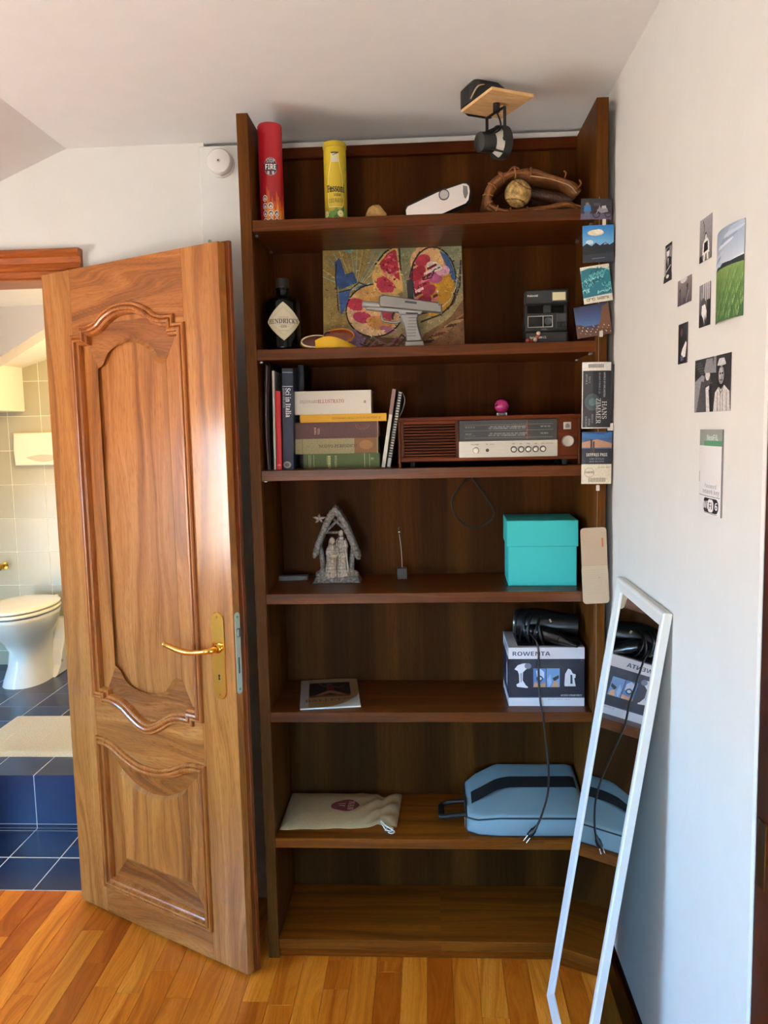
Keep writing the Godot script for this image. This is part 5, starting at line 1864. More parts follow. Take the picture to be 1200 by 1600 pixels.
func folder(label: String, x0: float, x1: float, h: float, d: float, bend: float, hex: String, y: float, z: float) -> void:
	# a thin card folder, two leaves, bowed to one side
	var t := thing("card_folder", label, "folder", Vector3(0, y + 0.0005, z), Vector3.ZERO, "thin folders at the left end of the book shelf")
	for k in 2:
		var st := begin()
		var xk := 0.0032 * k
		var edge := func(u: float, v: float, side: float) -> Vector3:
			var q := 1.0 - v
			return Vector3(lerpf(x0, x1, q) - bend * sin(PI * q) + xk + side, q * (h - 0.006 * k), -u * d)
		var f1 := func(u: float, v: float) -> Vector3: return edge.call(1.0 - u, v, 0.0012)
		var f2 := func(u: float, v: float) -> Vector3: return edge.call(u, v, -0.0)
		var f3 := func(u: float, v: float) -> Vector3: return edge.call(0.0, v, 0.0012 * u)
		patch(st, f1, 1, 14)
		patch(st, f2, 1, 14)
		patch(st, f3, 1, 14)
		part("leaf", st, flat(hex if k == 0 else "b8adb0" if hex == "3d2430" else hex, 0.6), t)


func build_book_shelf() -> void:
	var y: float = S[2]
	folder("dark purple card folder, outermost at the left end of the book shelf", 0.040, 0.046, 0.305, 0.20, 0.005, "3d2430", y, -0.05)
	folder("dark purple card folder bowed between the outermost folder and the white exercise book", 0.047, 0.055, 0.308, 0.20, 0.006, "452838", y, -0.047)
	# white and red exercise books, blue hardback, black hardback behind it
	var im := paper(16, 128, "c9c2bb")
	book("exercise_book", "thin white exercise book standing between the purple folders and the red one", Vector3(0.0595, y, -0.052), 0.0065, 0.284, 0.19, flat("cfc8c0", 0.6), im, false, Vector3(0, 0, deg_to_rad(-0.8)), "thin upright books on the left of the book shelf")
	im = paper(32, 256, "b8242a")
	p_rect(im, 0.2, 0.93, 0.8, 0.95, hue("d88a80"))
	book("exercise_book", "thin red exercise book standing upright beside the dark blue hardback", Vector3(0.0685, y, -0.048), 0.0145, 0.226, 0.17, flat("b8242a", 0.5), im, false, Vector3(0, 0, deg_to_rad(-0.8)), "thin upright books on the left of the book shelf")
	im = paper(96, 832, "262f45")
	p_rect(im, 0.0, 0.035, 1.0, 0.042, hue("9aa0aa"))
	p_rect(im, 0.0, 0.172, 1.0, 0.178, hue("c8ccd0"))
	p_rect(im, 0.0, 0.042, 1.0, 0.172, hue("1f2942"))
	p_text(im, "Sci in Italia", 30, 158, 62, hue("e4e6ea"), true, "Droid Serif", false, 0.68, 90)
	p_text(im, "guida alle piste", 8, 160, 24, hue("c0c4ca"), false, "Droid Sans", false, 1.0, 90)
	p_oval(im, 0.42, 0.95, 0.36, 0.034, hue("8f8a86"))
	p_oval(im, 0.40, 0.95, 0.22, 0.02, hue("5f5a5a"))
	book("hardback_book", "tall dark blue hardback about skiing standing upright", Vector3(0.0860, y, -0.050), 0.031, 0.290, 0.20, flat("232c42", 0.5), im, false, Vector3(0, 0, deg_to_rad(-1.4)), "upright hardbacks on the book shelf")
	im = paper(64, 256, "141a26")
	book("hardback_book", "black hardback standing behind the stacked books, beside the dark blue one", Vector3(0.1215, y, -0.135), 0.018, 0.305, 0.15, flat("141820", 0.45), im, false, Vector3(0, 0, deg_to_rad(-0.6)), "upright hardbacks on the book shelf")
	# stack of five lying books, from the bottom
	im = paper(640, 128, "4a5a30")
	p_grain(im, 3, 40, 12, 0.15)
	for x in [0.07, 0.09, 0.135, 0.865]:
		p_rect(im, x, 0.06, x + 0.004, 0.94, hue("b0ac78"))
	for r in 4:
		p_line(im, [[0.31 + 0.012 * r, 0.15], [0.31 + 0.012 * r, 0.75]], 2, hue("c0bc86"))
	p_text(im, "STORIA", 205, 16, 30, hue("cfc994"), true, "Droid Serif", false, 1.0, 90)
	p_text(im, "D'ITALIA", 262, 16, 24, hue("cfc994"), false, "Droid Serif", false, 1.0, 90)
	p_text(im, "IV", 578, 60, 26, hue("b8b480"), true, "Droid Serif", true)
	p_rect(im, 0.80, 0.0, 0.805, 1.0, hue("c8c8a8"))
	book("stacked_book", "green cloth-bound book at the bottom of the stack of lying books", Vector3(0.142, y, -0.082), 0.224, 0.0425, 0.15, flat("46552e", 0.7), im, true, Vector3(0, 0.005, 0), "stack of lying books")
	im = paper(640, 128, "8f8560")
	p_grain(im, 4, 40, 12, 0.12)
	p_rect(im, 0.72, 0.0, 0.985, 1.0, hue("7d5632"))
	p_oval(im, 0.86, 0.45, 0.08, 0.3, hue("93683c"))
	p_rect(im, 0.10, 0.0, 0.106, 1.0, hue("6a6040"))
	p_text(im, "NUOVO PERIODICO", 335, 76, 34, hue("4a4030"), true, "Droid Serif", true, 0.86)
	p_text(im, "VI", 110, 74, 26, hue("6a6044"), false, "Droid Serif", true)
	book("stacked_book", "khaki old book with a brown patched end, second from the bottom of the stack", Vector3(0.114, y + 0.0425, -0.084), 0.248, 0.0445, 0.155, flat("857a56", 0.75), im, true, Vector3.ZERO, "stack of lying books")
	im = paper(640, 144, "593a36")
	p_grain(im, 5, 30, 14, 0.16)
	p_ring(im, 0.81, 0.18, 0.08, 0.30, 3, hue("8a6a50"), 0.0, PI)
	p_ring(im, 0.81, 0.14, 0.055, 0.24, 2, hue("8a6a50"), 0.0, PI)
	p_rect(im, 0.985, 0.0, 1.0, 1.0, hue("8a6a58"))
	p_text(im, "VITA", 176, 52, 22, hue("c9a890"), true, "Droid Serif", false, 1.0, 90)
	p_text(im, "ROMA", 150, 44, 20, hue("c9a890"), true, "Droid Serif", false, 1.0, 90)
	book("stacked_book", "dark brown leather-bound book in the middle of the stack of lying books", Vector3(0.118, y + 0.087, -0.083), 0.246, 0.0475, 0.155, flat("54362f", 0.6), im, true, Vector3(0, -0.004, 0), "stack of lying books")
	im = paper(640, 64, "cf9a25")
	p_text(im, "DIZIONARIO DEGLI ANTICHI MESTIERI", 405, 42, 22, hue("7a5a1c"), false, "Droid Sans", true, 0.9)
	p_text(im, "Z", 590, 44, 24, hue("7a5a1c"), true, "Droid Sans", true)
	book("stacked_book", "long thin yellow book under the thick white one in the stack", Vector3(0.136, y + 0.1347, -0.080), 0.252, 0.0225, 0.16, flat("c59022", 0.55), im, true, Vector3(0, 0.008, 0), "stack of lying books")
	im = paper(640, 192, "d6d0c2")
	p_grain(im, 6, 60, 20, 0.05)
	p_text(im, "DIZIONARIO", 130, 98, 34, hue("9a8f80"), true, "Droid Serif", true, 0.72)
	p_text(im, "ILLUSTRATO", 310, 100, 40, hue("a86a58"), true, "Droid Serif", true, 0.82)
	p_ring(im, 0.92, 0.5, 0.014, 0.05, 3, hue("7a7468"))
	p_rect(im, 0.915, 0.46, 0.926, 0.54, hue("7a7468"))
	book("stacked_book", "thick white paperback on top of the stack of lying books", Vector3(0.1185, y + 0.1574, -0.082), 0.226, 0.0675, 0.15, flat("d2ccbe", 0.7), im, true, Vector3.ZERO, "stack of lying books")
	# two pads that lean on the stack
	var pd := thing("writing_pad", "slim cream pad with a brown top end leaning against the stack of books", "notepad", Vector3(0.3705, y + 0.0006, -0.085), Vector3(0, 0, deg_to_rad(-9.2)))
	part("pad_block", span(Vector3(0.0, 0.0, -0.16), Vector3(0.0105, 0.155, 0.0), 0.0006), flat("cfcabb", 0.8), pd)
	part("binding", span(Vector3(-0.0003, 0.155, -0.1603), Vector3(0.0108, 0.229, 0.0003), 0.0008), flat("8d766c", 0.7), pd)
	var sp := thing("spiral_notebook", "black and white spiral notebook leaning beside the radio", "notebook", Vector3(0.3850, y + 0.0006, -0.08), Vector3(0, 0, deg_to_rad(-10.2)))
	part("cover", span(Vector3(0.0, 0.0, -0.15), Vector3(0.0018, 0.225, 0.0), 0.0005), flat("2a2a2c", 0.4), sp)
	part("cover", span(Vector3(0.0105, 0.0, -0.15), Vector3(0.0122, 0.222, 0.0), 0.0005), flat("25262a", 0.4), sp)
	part("pages", span(Vector3(0.0018, 0.002, -0.148), Vector3(0.0105, 0.220, -0.003), 0.0), flat("dcd8d0", 0.9), sp)
	for i in 25:
		part("coil", tube(begin(), ring_points(Vector3(0.006, 0.030 + 0.0077 * i, 0.0), 0.0062, 0.0045, 12, Basis(Vector3(1, 0, 0), PI / 2)), 0.0014, 5, true), flat("141416", 0.35), sp)
	part("elastic_band", tube(begin(), smooth_path([Vector3(0.0135, 0.218, -0.02), Vector3(0.022, 0.200, -0.015), Vector3(0.020, 0.17, -0.010), Vector3(0.0135, 0.15, -0.01)], 5), 0.0012, 5), flat("a8a49c", 0.6), sp)
	build_radio(y)


func build_radio(y: float) -> void:
	var t := thing("table_radio", "old walnut table radio with a slatted loudspeaker and a dark tuning dial", "radio", Vector3(0.423, y, -0.035))
	var case_m := wood_mat(tex_of("case_across"), Vector3(0.5, 2.0, 2.0), 0.45, Color(1.0, 0.86, 0.84), Vector3(0.4, 0.7, 0.2), 0.0, 0.25)
	var case_v := wood_mat(tex_of("case"), Vector3(2.0, 0.5, 2.0), 0.45, Color(0.92, 0.80, 0.78), Vector3(0.4, 0.7, 0.2), 0.0, 0.25)
	var W := 0.513
	var H := 0.142
	var D := 0.19
	part("top_board", span(Vector3(0.0, H - 0.011, -D), Vector3(W, H, 0.004), 0.0015), case_m, t)
	part("side_board", span(Vector3(0.0, 0.0005, -D), Vector3(0.007, H - 0.011, 0.004), 0.0012), case_v, t)
	part("side_board", span(Vector3(W - 0.007, 0.0005, -D), Vector3(W, H - 0.011, 0.004), 0.0012), case_v, t)
	part("bottom_board", span(Vector3(0.007, 0.016, -D), Vector3(W - 0.007, 0.026, 0.001), 0.001), case_m, t)
	part("chassis", span(Vector3(0.007, 0.024, -D + 0.004), Vector3(W - 0.007, H - 0.010, -0.016), 0.0), flat("0a0604", 0.9), t)
	# loudspeaker grille: frame and slats
	var gx0 := 0.016
	var gx1 := 0.163
	var front := span(Vector3(0.007, 0.026, -0.012), Vector3(gx0, H - 0.011, -0.001), 0.0008)
	part("front_frame", front, case_v, t)
	part("front_frame", span(Vector3(gx1, 0.026, -0.012), Vector3(0.172, H - 0.011, -0.001), 0.0008), case_v, t)
	part("front_frame", span(Vector3(gx0, 0.122, -0.012), Vector3(gx1, H - 0.011, -0.001), 0.0008), case_m, t)
	part("front_frame", span(Vector3(gx0, 0.026, -0.012), Vector3(gx1, 0.029, -0.001), 0.0008), case_m, t)
	for i in 11:
		var yy := 0.0325 + i * 0.0083
		part("grille_slat", span(Vector3(gx0, yy, -0.011), Vector3(gx1, yy + 0.0042, -0.0015), 0.0010), case_m, t)
	# right-hand wooden field
	part("front_panel", span(Vector3(0.449, 0.026, -0.012), Vector3(W - 0.007, H - 0.011, -0.001), 0.0008), case_m, t)
	# dial
	var im := paper(1024, 216, "1a1d1d")
	p_rect(im, 0.66, 0, 0.79, 1, hue("231d18"))
	p_rect(im, 0.93, 0, 1, 1, hue("231d18"))
	var pale := hue("9fa29c")
	for r in [[0.22, 2], [0.50, 3], [0.86, 2]]:
		p_line(im, [[0.05, r[0]], [0.96, r[0]]], r[1], pale)
	for i in 44:
		var x := 0.06 + 0.885 * i / 43.0
		p_line(im, [[x, 0.18 if i % 4 else 0.14], [x, 0.23]], 1, pale)
		p_line(im, [[x, 0.80 if i % 4 else 0.76], [x, 0.86]], 1, pale)
	var words := ["ROMA", "MILANO", "PARIS", "WIEN", "BERN", "LONDON", "PRAHA", "NAPOLI", "TORINO", "LYON"]
	for r in 4:
		for i in 9:
			p_text(im, words[(i * 3 + r * 2) % 10], 318 + i * 44 - (r % 2) * 14, [74, 92, 146, 166][r], 17, hue("a9aca6"), true, "Droid Sans", false, 0.72)
	p_text(im, "88  90  92  94", 62, 76, 17, pale, true)
	p_text(im, "MHz FM", 62, 148, 17, pale, true)
	p_text(im, "5 6 7 8 9 10", 90, 168, 15, pale, false)
	p_text(im, "100 104 108", 850, 80, 19, pale, true)
	p_text(im, "150 200 k", 850, 152, 19, pale, true)
	var gm := printed(im, 0.08)
	gm.clearcoat_enabled = true
	gm.clearcoat = 0.8
	var st := begin()
	quad(st, Vector3(0.174, 0.129, 0.0022), Vector3(0.447, 0.129, 0.0022), Vector3(0.447, 0.0715, 0.0022), Vector3(0.174, 0.0715, 0.0022))
	part("dial_scale", st, gm, t, Vector3.ZERO, Vector3.ZERO, "dark glass tuning dial")
	part("dial_glass", span(Vector3(0.172, 0.0710, -0.010), Vector3(0.449, 0.1305, 0.0020), 0.0006), flat("121414", 0.1), t)
	part("dial_pointer", span(Vector3(0.3635, 0.074, 0.0022), Vector3(0.3645, 0.127, 0.0028), 0.0), flat("b0402c", 0.5), t)
	# aluminium control strip
	im = paper(1024, 192, "b3aea2")
	p_grain(im, 33, 3.0, 160.0, 0.08)
	p_rect(im, 0, 0, 1, 0.02, hue("d8d4c8"))
	var ink := hue("4a4742")
	p_text(im, "VOLUME", 165, 44, 20, ink, true, "Droid Sans", true)
	p_text(im, "TA", 290, 44, 20, ink, true, "Droid Sans", true)
	p_text(im, "MONO", 345, 44, 16, ink, false, "Droid Sans", true)
	for i in 5:
		p_text(im, ["OFF", "LW", "MW", "FM", "AFC"][i], 568 + i * 77, 44, 18, ink, true, "Droid Sans", true)
	p_text(im, "solid state", 940, 44, 18, ink, false, "Droid Sans", true)
	st = begin()
	quad(st, Vector3(0.1725, 0.0705, 0.0024), Vector3(0.4485, 0.0705, 0.0024), Vector3(0.4485, 0.0255, 0.0024), Vector3(0.1725, 0.0255, 0.0024))
	var am := printed(im, 0.38)
	am.metallic = 0.45
	part("control_strip", st, am, t, Vector3.ZERO, Vector3.ZERO, "silver control strip")
	part("control_strip_edge", span(Vector3(0.172, 0.0250, -0.010), Vector3(0.449, 0.0710, 0.0020), 0.0006), flat("a8a398", 0.4, 0.6), t)
	var cream := flat("cfc9bb", 0.25, 0.3)
	var ring := flat("26231f", 0.35)
	part("knob", lathe(begin(), [Vector2(0.0092, 0.0), Vector2(0.0088, 0.008), Vector2(0.007, 0.010), Vector2(0.0, 0.0105)], 24, turned(90, 0, 0, Vector3(0.2195, 0.045, 0.0022))), cream, t)
	part("jack_socket", lathe(begin(), [Vector2(0.0048, 0.0), Vector2(0.0048, 0.0022), Vector2(0.003, 0.0022), Vector2(0.003, 0.0008), Vector2(0.0, 0.0008)], 20, turned(90, 0, 0, Vector3(0.252, 0.045, 0.0022))), flat("3a362f", 0.3, 0.7), t)
	for i in 5:
		var c := Vector3(0.3265 + 0.0204 * i, 0.0460, 0.0022)
		var k := part("push_button", lathe(begin(), [Vector2(0.0065, 0.0), Vector2(0.0063, 0.006), Vector2(0.005, 0.0075), Vector2(0.0, 0.008)], 20, turned(90, 0, 0, c)), cream, t)
		part("collar", lathe(begin(), [Vector2(0.0092, 0.0), Vector2(0.0088, 0.003), Vector2(0.0066, 0.003)], 22, turned(90, 0, 0, c)), ring, k)
	var dial := part("tuning_knob", lathe(begin(), [Vector2(0.0150, 0.0), Vector2(0.0168, 0.002), Vector2(0.0166, 0.012), Vector2(0.0145, 0.0145), Vector2(0.006, 0.0138), Vector2(0.0, 0.0136)], 36, turned(90, 0, 0, Vector3(0.477, 0.067, 0.0))), flat("b5ada0", 0.28, 0.75), t, Vector3.ZERO, Vector3.ZERO, "large silver tuning knob")
	dial.set_meta("kind", "thing")
	part("badge", box(begin(), Vector3(0.4765, 0.110, 0.0), Vector3(0.021, 0.021, 0.004), 0.001), flat("a8a49a", 0.35, 0.5), t)
	part("badge_emblem", extrude(begin(), [Vector2(-0.006, -0.006), Vector2(0.006, -0.006), Vector2(0.006, 0.002), Vector2(0.0, 0.007), Vector2(-0.006, 0.002)], 0.0, 0.0008), flat("6d6a62", 0.4, 0.4), t, Vector3(0.4765, 0.110, 0.0020))
	for x in [0.04, W - 0.04]:
		for z in [-0.02, -0.16]:
			part("foot", lathe(begin(), [Vector2(0.008, 0.0), Vector2(0.009, 0.016)], 14, Transform3D(Basis(), Vector3(x, 0.0005, z))), flat("15110e", 0.7), t)
	# power lead: out at the back, over the rear edge and down behind as a loop on the back board
	part("power_lead", tube(begin(), smooth_path([Vector3(0.28, 0.04, -0.19), Vector3(0.275, 0.01, -0.232), Vector3(0.27, -0.02, -0.240), Vector3(0.228, -0.036, -0.2580), Vector3(0.185, -0.075, -0.2585), Vector3(0.158, -0.120, -0.2585), Vector3(0.170, -0.170, -0.2585), Vector3(0.205, -0.202, -0.2585), Vector3(0.240, -0.208, -0.2585), Vector3(0.282, -0.185, -0.2580), Vector3(0.290, -0.155, -0.2585), Vector3(0.262, -0.105, -0.2560), Vector3(0.230, -0.060, -0.2530), Vector3(0.216, -0.030, -0.2500), Vector3(0.21, -0.012, -0.2480)], 6), 0.0028, 7), flat("070606", 0.5), t)
	# pink ball-headed figure standing on the radio
	var b := thing("ball_figure", "small pink ball on a silver foot standing on top of the radio", "ornament", Vector3(0.7215, y + H, -0.090))
	var pink := flat("a62a68", 0.3)
	part("ball", ball(begin(), Vector3(0, 0.0275, 0), Vector3(0.0205, 0.0205, 0.0205), 28), pink, b)
	part("slot", box(begin(), Vector3(-0.001, 0.0345, 0.0186), Vector3(0.011, 0.0030, 0.003), 0.0006), flat("4a1430", 0.5), b, Vector3.ZERO, Vector3(0, 0, deg_to_rad(28)))
	for i in 5:
		var x := -0.0125 + 0.0062 * i
		part("foot_peg", box(begin(), Vector3(x, 0.0045, 0.003), Vector3(0.0048, 0.009, 0.010), 0.001), flat("d8d2cc" if i % 2 == 0 else "9a938d", 0.3, 0.3), b)
	part("foot_plate", lathe(begin(), [Vector2(0.0135, 0.0), Vector2(0.0135, 0.006), Vector2(0.010, 0.008)], 24), flat("7d7672", 0.35, 0.6), b)


# ================================================================ shelf with the figurine
func build_figurine_shelf() -> void:
	var y: float = S[3]
	single("grey_bar", box_mesh(Vector3(0.100, 0.0135, 0.030), 0.001, Vector3(0, 0.00675, 0)), flat("6d625c", 0.5), "thin flat grey bar lying left of the silver figurine", "bar", Vector3(0.072, y, -0.222), Vector3(0, deg_to_rad(3), 0))
	build_figurine(y)
	# photo clip
	var c := thing("photo_clip", "small grey cube with an upright wire clip in the middle of the shelf", "photo clip", Vector3(0.4195, y, -0.225), Vector3(0, 0.1, 0))
	part("cube", box_mesh(Vector3(0.030, 0.034, 0.030), 0.0012, Vector3(0, 0.017, 0)), flat("4a4038", 0.55), c)
	part("wire", tube(begin(), smooth_path([Vector3(0.001, 0.033, 0), Vector3(-0.001, 0.09, 0), Vector3(-0.006, 0.140, 0)], 5), 0.0012, 6), flat("b5aca0", 0.3, 0.9), c)
	part("clip_head", ball(begin(), Vector3(-0.006, 0.1475, 0), Vector3(0.0052, 0.0058, 0.0052), 14), flat("c8c0b4", 0.25, 0.9), c)
	part("clip_jaw", tube(begin(), smooth_path([Vector3(-0.006, 0.153, 0), Vector3(-0.010, 0.158, 0), Vector3(-0.005, 0.161, 0.001)], 4), 0.001, 5), flat("6b625a", 0.4, 0.7), c)
	# turquoise gift box
	var b := thing("turquoise_box", "turquoise cardboard gift box with a lift-off lid", "box", Vector3(0.8395, y, -0.168), Vector3(0, deg_to_rad(-2.0), 0))
	var tq := flat("2fb5b0", 0.6)
	part("body", box_mesh(Vector3(0.198, 0.125, 0.168), 0.0012, Vector3(0, 0.0627, 0)), tq, b)
	var lid := part("lid", box_mesh(Vector3(0.206, 0.077, 0.176), 0.0016, Vector3(0, 0.1555, 0)), tq, b)
	var im := paper(128, 48, "2fb5b0")
	p_line(im, [[0.3, 0.55], [0.45, 0.45], [0.7, 0.5]], 4, hue("d8f0ee"))
	part("print", card(0.045, 0.017, 0.0004), printed(im, 0.5), lid, Vector3(-0.01, 0.1943, 0.0), Vector3(-PI / 2, 0, 0))


func build_figurine(y: float) -> void:
	var t := thing("nativity_figurine", "silver-grey figurine of two robed figures under a pointed stable arch", "figurine", Vector3(0.220, y, -0.185))
	var m := StandardMaterial3D.new()
	m.resource_name = "aged_silver"
	m.albedo_texture = noise_tex(0.035, 71, [hue("5a534c"), hue("bdb6ac")], 256)
	m.roughness = 0.5
	m.metallic = 0.25
	m.normal_enabled = true
	m.normal_texture = noise_tex(0.06, 72, [], 256, true, 8.0)
	m.normal_scale = 0.7
	m.uv1_triplanar = true
	m.uv1_scale = Vector3(11, 11, 11)
	var light := m.duplicate()
	light.albedo_color = Color(1.25, 1.22, 1.18)
	var st := begin()
	extrude(st, [Vector2(-0.074, 0.0), Vector2(0.074, 0.0), Vector2(0.066, 0.018), Vector2(0.030, 0.020), Vector2(0.0, 0.017), Vector2(-0.030, 0.020), Vector2(-0.064, 0.018)], -0.034, 0.034, 0.003)
	part("base", st, m, t)
	# uprights and thatch of the pointed arch
	for s in [-1, 1]:
		part("post", tube(begin(), smooth_path([Vector3(s * 0.044, 0.018, -0.006), Vector3(s * 0.045, 0.06, -0.006), Vector3(s * 0.052, 0.110, -0.004)], 4), 0.0085, 8), m, t)
		part("rock", ball(begin(), Vector3(s * 0.044, 0.030, 0.016), Vector3(0.012, 0.016, 0.011), 12), m, t)
		part("rock", ball(begin(), Vector3(s * 0.056, 0.024, 0.004), Vector3(0.012, 0.012, 0.012), 12), m, t)
		part("beam", tube(begin(), [Vector3(s * 0.034, 0.155, -0.006), Vector3(-s * 0.020, 0.206, -0.006)], 0.0042, 7), m, t)
		var thatch := begin()
		var rng := RandomNumberGenerator.new()
		rng.seed = 20 + s
		for row in 3:
			for k in 13:
				var f := k / 12.0
				var p0 := Vector3(s * (0.002 + 0.058 * pow(f, 0.72)), 0.224 - 0.124 * f, 0.020 - 0.015 * row)
				var dir := Vector3(s * (0.006 + rng.randf() * 0.010), -0.022 - rng.randf() * 0.010, 0.002 * (1 - row))
				tube(thatch, [p0 - dir * 0.3, p0 + dir * 0.4, p0 + dir], [0.0095, 0.0100, 0.0035], 6)
		part("thatch", thatch, m, t)
	part("crossbar", tube(begin(), [Vector3(-0.048, 0.153, -0.006), Vector3(0.048, 0.153, -0.006)], 0.0042, 7), m, t)
	part("ridge_tuft", tube(begin(), [Vector3(0, 0.212, 0.004), Vector3(0, 0.232, 0.004), Vector3(0.001, 0.241, 0.004)], [0.010, 0.007, 0.001], 8), light, t)
	# dove or star set at the left of the roof
	for k in 5:
		var a := TAU * k / 5 + 0.3
		part("leaf_spray", tube(begin(), [Vector3(-0.048, 0.200, 0.020), Vector3(-0.048 + cos(a) * 0.010, 0.200 + sin(a) * 0.008, 0.026), Vector3(-0.048 + cos(a) * 0.021, 0.200 + sin(a) * 0.015, 0.023)], [0.003, 0.0045, 0.0006], 6), light, t)
	# two robed figures: robe, sleeves, hands, veil, head with a face
	for q in [[-0.018, 0.102, 0.014, "kneel"], [0.019, 0.124, 0.008, "stand"]]:
		var x: float = q[0]
		var h: float = q[1]
		var z: float = q[2]
		var g := Node3D.new()
		g.name = "robed_figure"
		t.add_child(g, true)
		g.position = Vector3(x, 0.017, z)
		g.rotation = Vector3(0, 0.25 if x < 0 else -0.15, 0)
		var f_robe := func(u: float, v: float) -> Vector3:
			var a := TAU * u
			var e := 1.0 - v
			var r := lerpf(0.022, 0.0100, pow(e, 0.8)) + 0.004 * sin(PI * clampf((e - 0.45) / 0.5, 0, 1))
			r += (1.0 - e) * 0.0016 * sin(9.0 * a + 2.0 * e)
			var lean := 0.006 * e * (1.0 if x < 0 else -0.3)
			return Vector3(sin(a) * r + lean, e * h, cos(a) * r * 0.85)
		var rb := begin()
		patch(rb, f_robe, 44, 18)
		part("robe", rb, light, g)
		var top := Vector3(0.006 * (1.0 if x < 0 else -0.3), h, 0)
		var head := begin()
		ball(head, top + Vector3(0, 0.011, 0.003), Vector3(0.0085, 0.0105, 0.0092), 18)
		ball(head, top + Vector3(0, 0.0105, 0.0122), Vector3(0.0014, 0.0022, 0.0018), 8)
		part("head", head, flat("cdbfa6", 0.45, 0.1), g)
		var veil := begin()
		var f_veil := func(u: float, v: float) -> Vector3:
			var a := lerpf(0.75, TAU - 0.75, u)
			var e := v
			var r := 0.0108 * sin(PI * clampf(0.06 + 0.5 * minf(e * 2.2, 1.0), 0, 0.5)) + 0.007 * maxf(0.0, e - 0.45)
			return top + Vector3(-sin(a) * r, 0.0235 - 0.040 * e, cos(a) * r + 0.001)
		patch(veil, f_veil, 24, 12)
		part("veil", veil, m if x < 0 else flat("3c3028", 0.5), g)
		for s in [-1, 1]:
			part("sleeve", tube(begin(), smooth_path([top + Vector3(s * 0.009, -0.006, 0.002), top + Vector3(s * 0.016, -0.028, 0.006), top + Vector3(s * 0.005, -0.040, 0.018)], 4), [0.005, 0.0053, 0.0056, 0.0058, 0.006, 0.006, 0.006, 0.0056, 0.005], 8), light, g)
		if x < 0:
			part("swaddled_child", ball(begin(), top + Vector3(0.002, -0.034, 0.020), Vector3(0.013, 0.007, 0.007), 14, Transform3D()), flat("bfae90", 0.5, 0.1), g)
			part("child_head", ball(begin(), top + Vector3(0.014, -0.028, 0.021), Vector3(0.0055, 0.0055, 0.0055), 12), flat("cdb98f", 0.45, 0.1), g)
		else:
			part("staff", tube(begin(), [Vector3(0.020, 0.0, 0.010), Vector3(0.016, 0.07, 0.014), Vector3(0.010, 0.115, 0.012)], 0.0015, 6), flat("d8d0c6", 0.4, 0.3), g)


